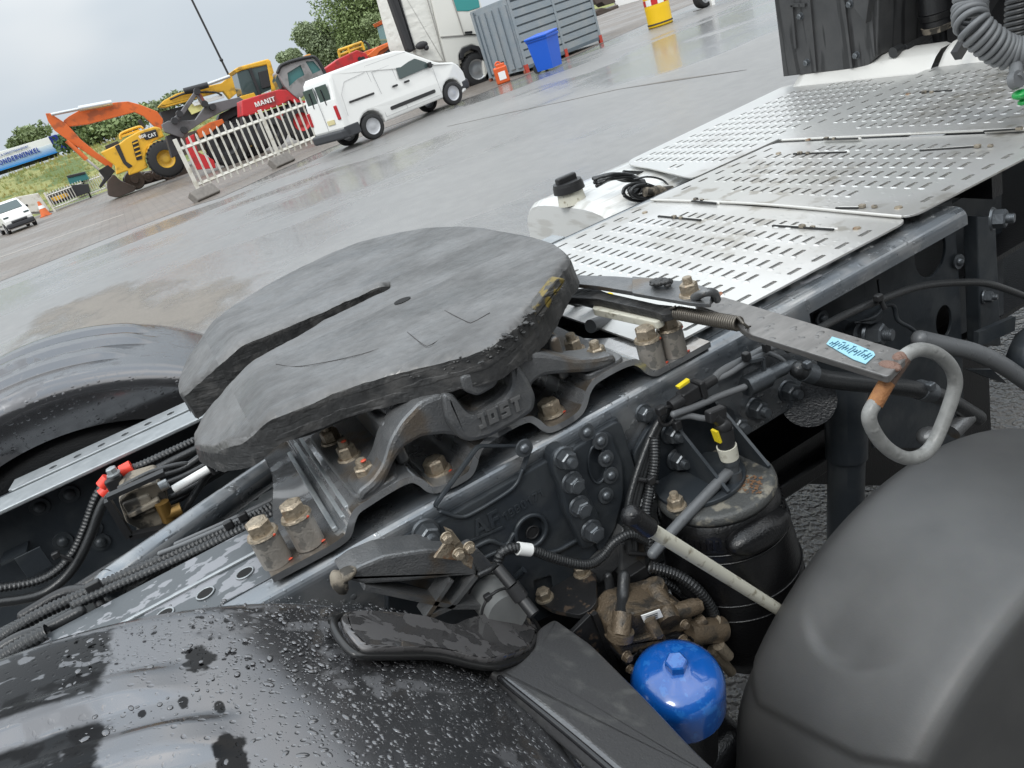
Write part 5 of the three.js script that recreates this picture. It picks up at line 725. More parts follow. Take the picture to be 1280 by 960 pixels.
// cream stay, dark gusset plate, valve block, blue cartridge
{
  const f = part('guard_stay', 'cream painted round stay running out to the front mudguard');
  put('stay', [rod(Zp(806, 657, -0.665), Zp(1010, 785, -0.73), 0.009, 0.0088, 24)], mCream, f);
  put('stay_sleeve', [rod(Zp(790, 645, -0.664), Zp(811, 660.5, -0.6665), 0.0125), blob(Zp(790, 645, -0.664), 0.0135)], mRubber, f);
}
{
  const f = part('hanger_plate', 'black flaking hanger plate with two rusty bolts');
  const y = 0.735, P = (l) => pxY(l, y);
  const mFlake = M({ map: duo(512, 0.2, [0.012, 0.012, 0.013], [0.07, 0.05, 0.035], (u, v) => sm(0.64, 0.72, fbm(u * 14, v * 14, 14, 5, 520))), roughness: 0.45, bumpMap: tMed, bumpScale: 0.0012 });
  put('plate', [plateY(roundPoly(P([[666, 748], [690, 730], [722, 704], [744, 716], [746, 752], [738, 762], [724, 769], [690, 762]]), 0.006), y, 0.008, 0.001)], mFlake, f);
  fast(f, atY(681, 747, y), UPV, 0.019, 'bolt', mRusty, 'bolt', 0.3); fast(f, atY(728, 716, y), UPV, 0.019, 'bolt', mRusty, 'bolt', 0.9);
  const a = atY(742, 766, y), b = Zp(782, 868, a.z);
  put('side_plate', [plateZ([[a.x - 0.005, a.y], [b.x, b.y], [b.x - 0.12, b.y], [a.x - 0.075, a.y - 0.02]], a.z, 0.008, 0.001), bar(a, b, 0.008, 0.01)], mFlake, f);
  put('hanger_leg', [plateZ(pxZ([[738, 720], [770, 690], [790, 730], [780, 800], [760, 790]], -0.9), -0.9, 0.03, 0.003), plateZ(pxZ([[776, 680], [806, 676], [808, 706], [778, 722]], -0.84), -0.84, 0.04, 0.003), plateZ(pxZ([[738, 712], [770, 680], [780, 660], [778, 705], [750, 730]], -0.85), -0.85, 0.02, 0.003)], mCast, f);
  put('strap', [box(0.034, 0.02, 0.02, Zp(794, 717, -0.83).x, Zp(794, 717, -0.83).y, -0.83, 0.002), rod(Zp(784, 691, -0.82), Zp(814, 694, -0.82), 0.003)], mPlastic, f);
}
{
  const f = part('valve_block', 'brown bronze valve block with white tag among black hoses');
  const z = -0.74, z2 = -0.78, B = (l, zf, d, b = 0.004) => plateZ(roundPoly(pxZ(l, zf), 0.005), zf, d, b);
  put('valve_body', [B([[770, 792], [790, 768], [845, 752], [868, 765], [862, 788], [820, 800], [790, 812], [776, 815]], z, 0.07), B([[768, 806], [800, 800], [830, 790], [835, 800], [800, 815], [778, 822]], z + 0.01, 0.03)], mBronze, f);
  put('valve_port', [rod(Zp(818, 736, z2), Zp(838, 778, z + 0.01), 0.014, 0.016), rod(Zp(816, 732, z2), Zp(821, 742, z2), 0.0175), orient(new THREE.CylinderGeometry(0.0145, 0.0145, 0.03, 6), Zp(778, 772, z), Zp(776, 790, z + 0.01)), rod(Zp(776, 788, z + 0.01), Zp(775, 797, z + 0.01), 0.018), rod(Zp(842, 766, z), Zp(868, 758, z), 0.012), orient(new THREE.CylinderGeometry(0.011, 0.011, 0.012, 6), Zp(866, 759, z), Zp(874, 757, z)), rod(Zp(858, 792, z), Zp(902, 786, z), 0.0185), rod(Zp(870, 782, z), Zp(880, 774, z), 0.009), rod(Zp(812, 774, z + 0.02), Zp(822, 794, z + 0.03), 0.008)], mBronze, f);
  for (const [x, y, s] of [[821, 791, 0.011], [855, 780, 0.01], [783, 820, 0.011], [853, 800, 0.012], [787, 836, 0.009], [806, 826, 0.012]]) fast(f, Zp(x, y, z + 0.022), OUT, s, 'bolt', mBronze, 'bolt', x);
  put('lower_housing', [B([[782, 830], [805, 808], [850, 792], [880, 802], [880, 840], [800, 850]], z + 0.008, 0.08), ...[0, 1, 2, 3, 4, 5].map((i) => bar(Zp(800 + i * 13, 812 - i * 3, z + 0.012), Zp(806 + i * 13, 838 - i * 3, z + 0.012), 0.004, 0.01))], mRubber, f);
  put('white_tag', [plateZ(pxZ([[802, 770], [825, 762], [829, 771], [806, 779]], z + 0.009), z + 0.009, 0.002)], mWhiteLabel, f, 'white tag on the valve');
  put('tag_print', [0, 1, 2].map((i) => bar(Zp(807, 771.5 + i * 2.4, z + 0.0105), Zp(822, 766.3 + i * 2.4, z + 0.0105), 0.0012, 0.0006)), std(0.1, 0.1, 0.1, 0.6), f);
  put('hose', [ribTube([Zp(812, 708, -0.80), Zp(845, 718, -0.78), Zp(870, 735, -0.76), Zp(888, 758, -0.75), Zp(895, 776, -0.75)], 0.0085, 0.005), ribTube([Zp(820, 722, -0.84), Zp(850, 740, -0.82), Zp(880, 770, -0.8), Zp(900, 800, -0.79)], 0.007, 0.005), tube([Zp(780, 720, -0.8), Zp(778, 750, -0.78), Zp(776, 772, -0.75)], 0.009, 20, 10), tube([Zp(760, 720, -0.83), Zp(768, 760, -0.82), Zp(800, 780, -0.82)], 0.007, 20, 10), tube([Zp(795, 730, -0.84), Zp(800, 760, -0.83), Zp(812, 790, -0.82)], 0.006, 20, 10)], mHose, f);
  put('hose_elbow', [rod(Zp(893, 776, z), Zp(902, 788, z), 0.01), rod(Zp(898, 806, z + 0.01), Zp(910, 820, z + 0.01), 0.009), rod(Zp(890, 812, z), Zp(914, 840, z), 0.008)], mRusty, f);
}
{
  const f = part('filter_cartridge', 'bright blue dryer cartridge with hexagon top');
  const p0 = Zp(846, 840, -0.66), d = V(0.05, 0.97, 0.2).normalize();
  const pr = [[0, 0.012], [0.014, 0.012], [0.0155, 0.0105], [0.019, 0.0108], [0.0205, 0.0085], [0.03, 0.006], [0.041, 0.001], [0.049, -0.007], [0.0535, -0.019], [0.0545, -0.06], [0.053, -0.066], [0.0, -0.066]].map((q) => new THREE.Vector2(q[0] * 1.13, q[1]));
  const place = (g) => { g.applyQuaternion(new THREE.Quaternion().setFromUnitVectors(UPV, d)); return g.translate(p0.x, p0.y, p0.z); };
  put('shell', [place(new THREE.LatheGeometry(pr, 72))], mBlue, f);
  put('base', [place(new THREE.CylinderGeometry(0.05, 0.05, 0.1, 40).translate(0, -0.117, 0))], mRubber, f);
  put('hexagon', [place(flat(hexG(0.025, 0.013)).translate(0, 0.0115, 0)), place(new THREE.TorusGeometry(0.0205, 0.0009, 6, 48).rotateX(PI / 2).translate(0, 0.009, 0))], mBlue, f);
}
// dark bulk behind the open parts below the rail: axle, springs, frames of the wheel
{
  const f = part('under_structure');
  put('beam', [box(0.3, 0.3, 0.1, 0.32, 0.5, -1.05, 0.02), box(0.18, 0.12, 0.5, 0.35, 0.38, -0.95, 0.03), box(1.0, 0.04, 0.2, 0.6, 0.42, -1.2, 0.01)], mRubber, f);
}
// ---- right-hand side ahead of the air spring
{
  const f = part('shock_absorber', 'dark grey shock absorber tube hanging below the rail');
  const z = -0.93;
  put('dust_tube', [rod(Zp(1057, 470, z), Zp(1058, 571, z), 0.0375, 0.0375, 32)], mWeb, f);
  put('lower_tube', [rod(Zp(1058, 571, z), Zp(1056, 680, z), 0.0335, 0.0335, 32)], mWeb, f);
  put('top_bush', [rod(Zp(1010, 500, z - 0.02), Zp(1010, 500, z + 0.06), 0.045, 0.045, 28)], mRubber, f);
}
{
  const f = part('cross_bracket', 'grey pressed bracket with two large openings behind the rail');
  const z = -0.97, P = (l) => pxZ(l, z);
  put('bracket_sheet', [plateZ(P([[1074, 330], [1100, 280], [1190, 250], [1198, 330], [1203, 440], [1206, 560], [1092, 560], [1080, 440]]), z, 0.006, 0.001, [circ(...P([[1163, 315]])[0], 0.044, 0.05, 30), circ(...P([[1180, 402]])[0], 0.023, 0.035, 28)])], mWeb, f);
  put('post', [plateZ(P([[1209, 270], [1232, 270], [1240, 430], [1214, 430]]), z + 0.02, 0.03, 0.003), plateZ(P([[1233, 260], [1300, 220], [1300, 400], [1240, 430]]), z - 0.08, 0.01)], mWeb, f);
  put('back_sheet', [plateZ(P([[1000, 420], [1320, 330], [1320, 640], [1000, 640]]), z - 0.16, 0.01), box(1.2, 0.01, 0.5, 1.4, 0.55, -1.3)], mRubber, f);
  fast(f, Zp(1240, 274, -0.9), V(0.35, 0, 1).normalize(), 0.03, 'nut', mBolt, 'nut');
  fast(f, Zp(1198, 327, z + 0.004), OUT, 0.018, 'rivet', mBolt, 'rivet'); fast(f, Zp(1230, 371, z + 0.02), V(0.35, 0, 1).normalize(), 0.02, 'nut', mBolt, 'nut'); fast(f, Zp(1027, 398, -0.955), OUT, 0.018, 'rivet', mBolt, 'rivet');
  put('web_left', [plateZ(P([[1000, 400], [1025, 380], [1078, 340], [1078, 460], [1010, 470]]), z + 0.008, 0.006, 0.001), bar(P([[1086, 348]]).map(([x, y]) => V(x, y, z + 0.02))[0], P([[1090, 376]]).map(([x, y]) => V(x, y, z + 0.02))[0], 0.004, 0.004)], mWeb, f);
  fast(f, Zp(1085, 417, -0.92), V(0.3, 0, 1).normalize(), 0.036, 'nut', mBolt, 'nut');
  put('spacer', [rod(Zp(1072, 415, -0.945), Zp(1084, 417, -0.915), 0.026)], mBolt, f);
  put('clip_bracket', [tube([Zp(1072, 403, -0.91), Zp(1095, 395, -0.9), Zp(1106, 382, -0.9), Zp(1117, 383, -0.9), Zp(1122, 400, -0.9), Zp(1138, 410, -0.9), Zp(1150, 420, -0.9)], 0.004, 40, 8), plateZ(roundPoly(pxZ([[1068, 403], [1090, 396], [1106, 382], [1102, 400], [1090, 406]], -0.9), 0.003), -0.9, 0.03, 0.002)], mWeb, f);
  put('thin_hose', [tube([Zp(985, 436, -0.86), Zp(1024, 411, -0.87), Zp(1060, 392, -0.88), Zp(1103, 374, -0.88), Zp(1150, 358, -0.88), Zp(1200, 353, -0.88), Zp(1240, 356, -0.88), Zp(1300, 378, -0.88)], 0.0068, 60, 10)], mHose, f, 'thin black hose arching across the bracket');
  put('cable_tie', [rod(Zp(1098, 370, -0.87), Zp(1106, 386, -0.865), 0.004), box(0.014, 0.012, 0.012, Zp(1098, 372, -0.865).x, Zp(1098, 372, -0.865).y, -0.865, 0.003)], mPlastic, f);
  put('grey_pipe', [tube([Zp(1150, 424, -0.88), Zp(1185, 432, -0.87), Zp(1220, 441, -0.86), Zp(1255, 458, -0.85), Zp(1300, 490, -0.84)], 0.0165, 40, 18)], M({ color: C(0.12, 0.125, 0.13), roughness: 0.38, bumpMap: tDrops, bumpScale: 0.0008 }), f, 'thick grey pipe at the right edge');
  put('plate_edge', [bar(Zp(1220, 424, -0.9), Zp(1266, 404, -0.9), 0.03, 0.01), blob(Zp(1300, 440, -0.86), 0.08, 1, 0.8, 0.6), plateZ(pxZ([[1210, 462], [1240, 474], [1260, 480], [1240, 462]], -0.9), -0.9, 0.01)], mWeb, f);
  put('mount_lug', [blob(Zp(1160, 545, -0.8), 0.018, 1.2, 0.9, 1), rod(Zp(1190, 540, -0.8), Zp(1210, 520, -0.8), 0.015)], mCast, f);
}
// ---- between the rails, left
{
  const f = part('hoses_between_rails', 'black hoses with red clamps on the far rail');
  const z = -1.62;
  put('conduit', [ribTube([Zp(260, 543, z), Zp(215, 564, z), Zp(180, 580, z), Zp(150, 592, z), Zp(134, 603, z), Zp(120, 622, z), Zp(106, 660, z), Zp(92, 690, z), Zp(70, 714, z), Zp(40, 728, z), Zp(-20, 738, z)], 0.0095, 0.0075)], mHose, f);
  put('hose', [tube([Zp(258, 553, z), Zp(215, 574, z), Zp(180, 592, z), Zp(152, 604, z), Zp(136, 616, z), Zp(125, 635, z), Zp(114, 665, z), Zp(98, 698, z), Zp(76, 724, z), Zp(44, 742, z), Zp(-20, 752, z)].map((p) => p.add(V(0, 0, 0.012))), 0.0095, 70, 12)], mHose, f);
  const rc = (x0, y0, x1, y1) => rod(Zp(x0, y0, z + 0.005), Zp(x1, y1, z + 0.005), 0.0135);
  put('red_sleeve', [rc(152, 590, 165, 583), rc(156, 601, 169, 594), rc(128, 608, 136, 598), rc(128, 618, 139, 608)], std(0.8, 0.06, 0.035, 0.45), f, 'red plastic hose sleeves');
  put('clip_block', [box(0.035, 0.035, 0.04, Zp(146, 601, z).x, Zp(146, 601, z).y, z + 0.01, 0.005)], mPlastic, f);
  fast(f, Zp(142, 592, z + 0.03), UPV, 0.018, 'bolt', mZinc, 'bolt');
  put('cable_tie', [rod(Zp(68, 692, z + 0.03), Zp(90, 700, z + 0.03), 0.004), box(0.014, 0.014, 0.012, Zp(70, 694, z + 0.03).x, Zp(70, 694, z + 0.03).y, z + 0.03, 0.003)], mPlastic, f);
}
{
  const f = part('dirty_valve', 'mud-caked valve with brass fittings and a white labelled line');
  const z = -1.5, B = (l, d) => plateZ(roundPoly(pxZ(l, z), 0.006), z, d, 0.004);
  put('valve_body', [B([[148, 626], [162, 612], [196, 602], [208, 614], [214, 640], [204, 656], [178, 664], [158, 654]], 0.1), B([[152, 628], [186, 616], [196, 636], [164, 648]], 0.02).translate(0, 0, 0.01), box(0.06, 0.012, 0.02, Zp(180, 632, z).x, Zp(180, 632, z).y, z + 0.008, 0.004), B([[170, 668], [205, 655], [200, 662], [175, 672]], 0.06)], mDirt, f);
  put('valve_cage', [bar(Zp(134, 625, z + 0.02), Zp(162, 670, z + 0.02), 0.012, 0.02), bar(Zp(134, 622, z + 0.02), Zp(205, 590, z + 0.02), 0.008, 0.02), bar(Zp(162, 670, z + 0.02), Zp(210, 660, z + 0.02), 0.01, 0.02)], mPlastic, f);
  put('brass_fitting', [rod(Zp(202, 628, z + 0.02), Zp(212, 650, z + 0.02), 0.013), orient(new THREE.CylinderGeometry(0.014, 0.014, 0.03, 6), Zp(208, 644, z + 0.02), Zp(226, 637, z + 0.02)), rod(Zp(214, 650, z + 0.02), Zp(222, 660, z + 0.02), 0.012), orient(new THREE.CylinderGeometry(0.012, 0.012, 0.02, 6), Zp(226, 652, z + 0.02), Zp(232, 660, z + 0.02))], std(0.2, 0.115, 0.03, 0.4, 0.6), f);
  put('white_line', [rod(Zp(217, 612, z), Zp(270, 581, z), 0.0085)], mWhite, f, 'white labelled air line');
  put('line_end', [rod(Zp(200, 609, z), Zp(210, 604, z), 0.01)], mZinc, f);
  put('cable_tie', [rod(Zp(258, 578, z + 0.01), Zp(268, 592, z + 0.01), 0.004)], mPlastic, f);
  const hs = [[[208, 604], [240, 590], [280, 568], [320, 550]], [[200, 628], [240, 610], [290, 580], [330, 556]], [[190, 650], [225, 625], [270, 595], [330, 562]], [[230, 640], [245, 615], [262, 590], [290, 560]], [[150, 610], [190, 590], [230, 580], [250, 585]], [[235, 648], [280, 632], [320, 610]], [[240, 655], [270, 640], [320, 622]], [[200, 595], [230, 585], [262, 565], [300, 560]]];
  put('thin_hose', hs.map((l, i) => tube(l.map(([x, y]) => Zp(x, y, z - 0.02 - (i % 3) * 0.02)), 0.0055 + (i % 2) * 0.002, 24, 8)), mHose, f);
}
{
  const f = part('rail_conduit', 'corrugated conduits laid along the inside of the near rail');
  const z = -1.12;
  put('conduit', [ribTube([Zp(345, 632, z), Zp(290, 660, z), Zp(240, 683, z), Zp(190, 705, z), Zp(140, 727, z), Zp(100, 745, z), Zp(60, 763, z), Zp(20, 785, z), Zp(-20, 812, z)], 0.0098, 0.006)], mHose, f);
  put('conduit', [ribTube([Zp(345, 640, z + 0.03), Zp(290, 668, z + 0.03), Zp(235, 694, z + 0.03), Zp(180, 718, z + 0.03), Zp(120, 744, z + 0.03), Zp(90, 758, z + 0.03)], 0.0078, 0.006)], mHose, f);
  put('pale_line', [tube([Zp(345, 628, z), Zp(290, 654, z), Zp(235, 678, z), Zp(200, 692, z)], 0.004, 30, 8), tube([Zp(342, 624, z - 0.01), Zp(290, 649, z - 0.01), Zp(220, 680, z - 0.01)], 0.0035, 30, 8)], mGreyHose, f);
  put('conduit', [ribTube([Zp(60, 790, -1.06), Zp(30, 806, -1.06), Zp(-20, 836, -1.06)], 0.012, 0.007), tube([Zp(100, 765, -1.08), Zp(60, 785, -1.08), Zp(20, 800, -1.08), Zp(-20, 826, -1.08)], 0.009, 20, 10)], mHose, f);
  put('cable_tie', [rod(Zp(116, 735, z + 0.015), Zp(126, 757, z + 0.03), 0.007), box(0.02, 0.018, 0.012, Zp(118, 734, z + 0.02).x, Zp(118, 734, z + 0.02).y, z + 0.02, 0.003), rod(Zp(284, 655, z + 0.01), Zp(292, 672, z + 0.02), 0.004), rod(Zp(303, 645, z + 0.01), Zp(312, 662, z + 0.02), 0.004), box(0.014, 0.014, 0.01, Zp(304, 646, z + 0.015).x, Zp(304, 646, z + 0.015).y, z + 0.015, 0.003), box(0.014, 0.014, 0.01, Zp(286, 656, z + 0.015).x, Zp(286, 656, z + 0.015).y, z + 0.015, 0.003)], mPlastic, f);
  put('dark_line', [tube([Zp(95, 740, -1.3), Zp(140, 712, -1.3), Zp(180, 690, -1.3), Zp(220, 680, -1.3)], 0.012, 24, 10), tube([Zp(30, 770, -1.25), Zp(80, 742, -1.25), Zp(115, 738, -1.22)], 0.01, 20, 10)], mRubber, f);
  put('cable_reel_guard', [plateZ(roundPoly(pxZ([[50, 760], [80, 744], [110, 737], [118, 745], [80, 760], [60, 772]], -1.3), 0.01), -1.3, 0.02, 0.003)], mPlastic, f);
  // darkness inside the frame: hanging lines and the dark floor of the chassis
  put('line_bundle', [0, 1, 2, 3, 4, 5, 6].map((i) => tube([Zp(690, 360 + i * 5, -1.2 - i * 0.03), Zp(720, 372 + i * 3, -1.18 - i * 0.03), Zp(750, 378 + i * 5, -1.15 - i * 0.03), Zp(775, 400, -1.12 - i * 0.03)], 0.008, 16, 8)), mHose, f);
  put('yellow_plug', [blob(Zp(762, 372, -1.2), 0.01), blob(Zp(772, 410, -1.1), 0.007, 1.5, 0.6, 1)], mYellow, f);
  put('grey_line', [rod(Zp(738, 408, -1.1), Zp(775, 394, -1.14), 0.012)], mGreyHose, f);
}

// ================================================================ the yard beyond
const settle = (g, x, z) => { g.position.set(x, 0, z); g.children.forEach((c) => c.position.sub(g.position)); return g; };
const thing = (n, label, cat, group) => tag(grp(n, scene), label, cat, group);
const C1 = (l) => crop(0, 0, 3, l), C2 = (l) => crop(200, 0, 4, l), C3 = (l) => crop(380, 0, 4.8, l), C4 = (l) => crop(560, 0, 3.765, l);
const cut = (l, z, d, b = 0.02, r = 0.03, h) => plateZ(r ? roundPoly(pxZ(l, z), r, 3) : pxZ(l, z), z, d, b, (h || []).map((q) => pxZ(q, z)));
const at1 = (c, p, z) => { const [q] = c([p]); return atZ(q[0], q[1], z); };
const paint = (r, g, b, seed) => M({ map: duo(256, 2.2, [r, g, b], [r * 0.55 + 0.02, g * 0.55 + 0.018, b * 0.55 + 0.014], (u, v) => sm(0.5, 0.75, fbm(u * 8, v * 8, 8, 5, seed))), roughness: 0.4 });
const mMYel = paint(0.72, 0.4, 0.03, 601), mOrange = paint(0.62, 0.13, 0.025, 602), mRed = paint(0.5, 0.025, 0.03, 603), mGreyM = paint(0.13, 0.125, 0.13, 604), mTyre = std(0.02, 0.02, 0.021, 0.75), mRimY = std(0.6, 0.36, 0.04, 0.5), mDarkM = std(0.022, 0.022, 0.024, 0.6), mTrack = paint(0.075, 0.055, 0.045, 605);
const mGlass = M({ color: C(0.06, 0.085, 0.085), roughness: 0.06, metalness: 0.1 }), mTeal = M({ color: C(0.05, 0.16, 0.16), roughness: 0.08 });
const mFence = M({ map: duo(256, 1.3, [0.62, 0.6, 0.54], [0.46, 0.43, 0.36], (u, v) => sm(0.5, 0.75, fbm(u * 8, v * 8, 8, 5, 606))), roughness: 0.5 });
const mConcrete = M({ map: duo(256, 0.7, [0.12, 0.11, 0.1], [0.22, 0.2, 0.18], (u, v) => fbm(u * 12, v * 12, 12, 5, 607)), roughness: 0.8, bumpMap: tMed, bumpScale: 0.004 });
const mBodyWhite = M({ color: C(0.74, 0.74, 0.72), roughness: 0.2 }), mChrome = std(0.55, 0.56, 0.57, 0.3, 0.6);

function wheel(f, c, R, w, rimMat, rr = 0.55, n = 'wheel') {   // axis along z, front face towards +z
  const g = grp(n, f); const pr = [[R * rr, -w / 2], [R * 0.86, -w / 2], [R * 0.98, -w * 0.36], [R, -w * 0.2], [R, w * 0.2], [R * 0.98, w * 0.36], [R * 0.86, w / 2], [R * rr, w / 2]].map((p) => new THREE.Vector2(...p));
  put('tyre', [new THREE.LatheGeometry(pr, 36).rotateX(PI / 2), ...(R > 0.5 ? [...Array(26)].map((_, i) => box(R * 0.09, R * 0.05, w * 0.98, 0, R * 0.995, 0).rotateZ(i / 26 * 2 * PI)) : [])], mTyre, g);
  put('rim', [new THREE.LatheGeometry([[0, w * 0.22], [R * 0.18, w * 0.24], [R * 0.22, w * 0.15], [R * rr * 0.8, w * 0.12], [R * rr * 0.9, w * 0.34], [R * rr * 1.02, w * 0.4], [R * rr * 1.02, -w * 0.3]].map((p) => new THREE.Vector2(...p)), 32).rotateX(PI / 2)], rimMat, g);
  g.position.copy(c); return g;
}
// ---- vans
function makeVan(label, group) {
  // own frame: x forward along the side, y up, z towards the near side; base at the rear wheel's contact point
  const t = thing('panel_van', label, 'van', group), W = 1.72;
  const side = [[-0.7, 0.36], [-0.76, 0.55], [-0.73, 1.2], [-0.64, 1.68], [-0.54, 1.79], [0.4, 1.83], [1.35, 1.8], [1.62, 1.72], [2.36, 1.23], [2.5, 1.17], [2.95, 1.06], [3.1, 0.94], [3.2, 0.72], [3.22, 0.4], [3.1, 0.24], [2.95, 0.22]];
  const arch = (x) => [...Array(9)].map((_, i) => { const a = PI * (i / 8); return [x + 0.37 * Math.cos(a), 0.3 + 0.39 * Math.sin(a)]; });
  const pts = [...side, ...arch(2.62).map(([x, y]) => [x, Math.max(0.22, y)]), ...arch(0).map(([x, y]) => [x, Math.max(0.22, y)]), [-0.6, 0.28]];
  const g = plateZ(pts, W / 2, W, 0.05), p = g.attributes.position;
  for (let i = 0; i < p.count; i++) { const y = p.getY(i), x = p.getX(i), k = 1 - 0.14 * sm(0.95, 1.85, y) - 0.1 * sm(2.4, 3.25, x) - 0.03 * sm(0.6, 0.2, y); p.setZ(i, p.getZ(i) * k); }
  g.computeVertexNormals(); put('body', [g], mBodyWhite, t);
  const sz = (y, x = 0) => W / 2 * (1 - 0.14 * sm(0.95, 1.85, y) - 0.1 * sm(2.4, 3.25, x));
  const skin = (l, off, mat, n, th = 0.012) => { for (const s of [1, -1]) { const q = plateZ(roundPoly(l, 0.05, 3), 0, th, 0.003), a = q.attributes.position; for (let i = 0; i < a.count; i++) { const y = a.getY(i), x = a.getX(i); a.setZ(i, s * (a.getZ(i) + th * 0 + off + sz(y, x))); } if (s < 0) q.index = null; q.computeVertexNormals(); put(n, [q], mat, t); } };
  skin([[1.13, 1.12], [1.2, 1.6], [1.58, 1.62], [2.1, 1.28], [2.12, 1.16]], 0.004, mGlass, 'side_window');
  skin([[2.14, 1.17], [2.12, 1.27], [2.3, 1.17]], 0.004, mPlastic, 'mirror_corner');
  skin([[0.6, 0.5], [0.6, 0.59], [2.05, 0.59], [2.05, 0.5]], 0.016, mPlastic, 'side_moulding', 0.025);
  skin([[-0.4, 1.0], [-0.4, 1.05], [0.32, 1.05], [0.32, 1.0]], 0.004, mPlastic, 'slide_rail');
  skin([[0.85, 0.99], [0.85, 1.04], [1.02, 1.04], [1.02, 0.99]], 0.02, mPlastic, 'door_handle', 0.02); skin([[1.22, 0.99], [1.22, 1.04], [1.39, 1.04], [1.39, 0.99]], 0.02, mPlastic, 'door_handle', 0.02);
  const seam = std(0.4, 0.4, 0.4, 0.6);
  for (const [x0, y0, x1, y1] of [[0.42, 0.4, 0.36, 1.68], [1.08, 0.4, 1.06, 1.7], [2.22, 0.45, 2.2, 1.1], [0.42, 0.4, 2.2, 0.4], [0.4, 1.68, 1.6, 1.7], [-0.55, 0.75, -0.5, 1.25], [-0.5, 1.25, -0.3, 1.5], [-0.3, 1.5, 0.3, 1.55], [0.5, 0.95, 0.48, 1.5], [0.48, 1.5, 1.0, 1.52]]) for (const s of [1, -1]) put('panel_seam', [bar(V(x0, y0, s * (sz(y0, x0) + 0.003)), V(x1, y1, s * (sz(y1, x1) + 0.003)), 0.008, 0.007)], seam, t);
  // rear end
  for (const s of [1, -1]) { put('rear_window', [box(0.02, 0.5, 0.62, -0.715, 1.34, s * 0.36, 0.05).rotateZ(0.0)], mGlass, t); put('rear_lamp', [box(0.05, 0.34, 0.13, -0.75, 0.9, s * 0.79, 0.03)], std(0.4, 0.015, 0.02, 0.25), t); put('rear_wiper', [bar(V(-0.732, 1.13, s * 0.36), V(-0.732, 1.5, s * 0.34), 0.03, 0.02)], mPlastic, t); }
  put('rear_seam', [box(0.012, 1.2, 0.012, -0.76, 1.0, 0)], seam, t);
  put('number_plate', [box(0.015, 0.11, 0.4, -0.765, 0.72, 0.3, 0.004)], std(0.62, 0.55, 0.3, 0.5), t);
  put('rear_bumper', [box(0.3, 0.22, 1.76, -0.72, 0.4, 0, 0.06), box(0.4, 0.26, 0.06, -0.56, 0.42, 0.85, 0.03), box(0.4, 0.26, 0.06, -0.56, 0.42, -0.85, 0.03)], std(0.035, 0.037, 0.042, 0.55), t);
  put('front_bumper', [box(0.36, 0.3, 1.56, 3.12, 0.42, 0, 0.1), box(0.08, 0.12, 0.9, 3.28, 0.62, 0, 0.03)], std(0.035, 0.037, 0.042, 0.55), t);
  put('windscreen', [orient(new RoundedBoxGeometry(0.02, 0.82, 1.32, 2, 0.009), V(1.68, 1.7, 0), V(2.34, 1.27, 0))], mGlass, t);
  for (const s of [1, -1]) { put('headlight', [box(0.2, 0.22, 0.34, 3.03, 0.88, s * 0.58, 0.06)], mGlass, t); put('door_mirror', [box(0.1, 0.15, 0.13, 2.1, 1.2, s * 0.93, 0.04)], mPlastic, t); }
  const flip = (w) => { w.rotation.y = PI; return w; };
  const mTrim = std(0.5, 0.51, 0.53, 0.35, 0.4);
  for (const x of [0, 2.62]) { wheel(t, V(x, 0.31, 0.74), 0.31, 0.2, mTrim, 0.66); flip(wheel(t, V(x, 0.31, -0.74), 0.31, 0.2, mTrim, 0.66)); }
  return t;
}
{
  const a = atY(472, 173, 0), b = atY(571, 130.5, 0), d = b.clone().sub(a);
  const v = makeVan('white panel van with black bumpers parked beside the pale palisade fence');
  const k = d.length() / 2.62, yaw = Math.atan2(-d.z, d.x);
  v.scale.set(k, k * 0.81, k * 0.56); v.rotation.y = yaw; v.position.copy(a).add(V(Math.sin(yaw), 0, Math.cos(yaw)).multiplyScalar(-0.8 * k * 0.56));
  const w = v.clone(); w.name = 'panel_van_001'; scene.add(w);
  tag(w, 'white panel van seen from the front at the far left edge, near the traffic cone', 'van');
  const c = atY(14, 293, 0); w.scale.set(0.72, 0.72, 0.72); w.rotation.y = -PI / 2 + 0.25; w.position.copy(c).add(V(0.0, 0, -2.2));
}
// ---- palisade fences
function palisade(a, b, h, n, label, o = {}) {
  const t = thing('palisade_fence', label, 'fence', o.group), d = b.clone().sub(a), L = d.length(), e = d.clone().normalize(), lift = V(0, 0.14, 0);
  const q = (s, y) => a.clone().addScaledVector(e, s).add(V(0, y, 0));
  put('rail', [bar(q(0, h * 0.84), q(L, h * 0.84), 0.07, 0.045)], mFence, t); put('rail', [bar(q(0, h * 0.2), q(L, h * 0.2), 0.07, 0.045)], mFence, t);
  for (let i = 0; i < n; i++) { const s = (i + 0.75) * L / (n + 0.5), w = 0.05; const g = plateZ([[-w / 2, h * 0.1], [-w / 2, h * 0.96], [0, h], [w / 2, h * 0.96], [w / 2, h * 0.1]], 0.03, 0.022); g.rotateY(Math.atan2(-e.z, e.x)); const p = q(s, 0); g.translate(p.x, 0, p.z); put('pale', [g], mFence, t); }
  put('post', [box(0.1, h * 1.02, 0.1, a.x, h * 0.51, a.z, 0.01)], mFence, t); if (!o.noEnd) put('post', [box(0.1, h * 1.02, 0.1, b.x, h * 0.51, b.z, 0.01)], mFence, t);
  return settle(t, a.x, a.z);
}
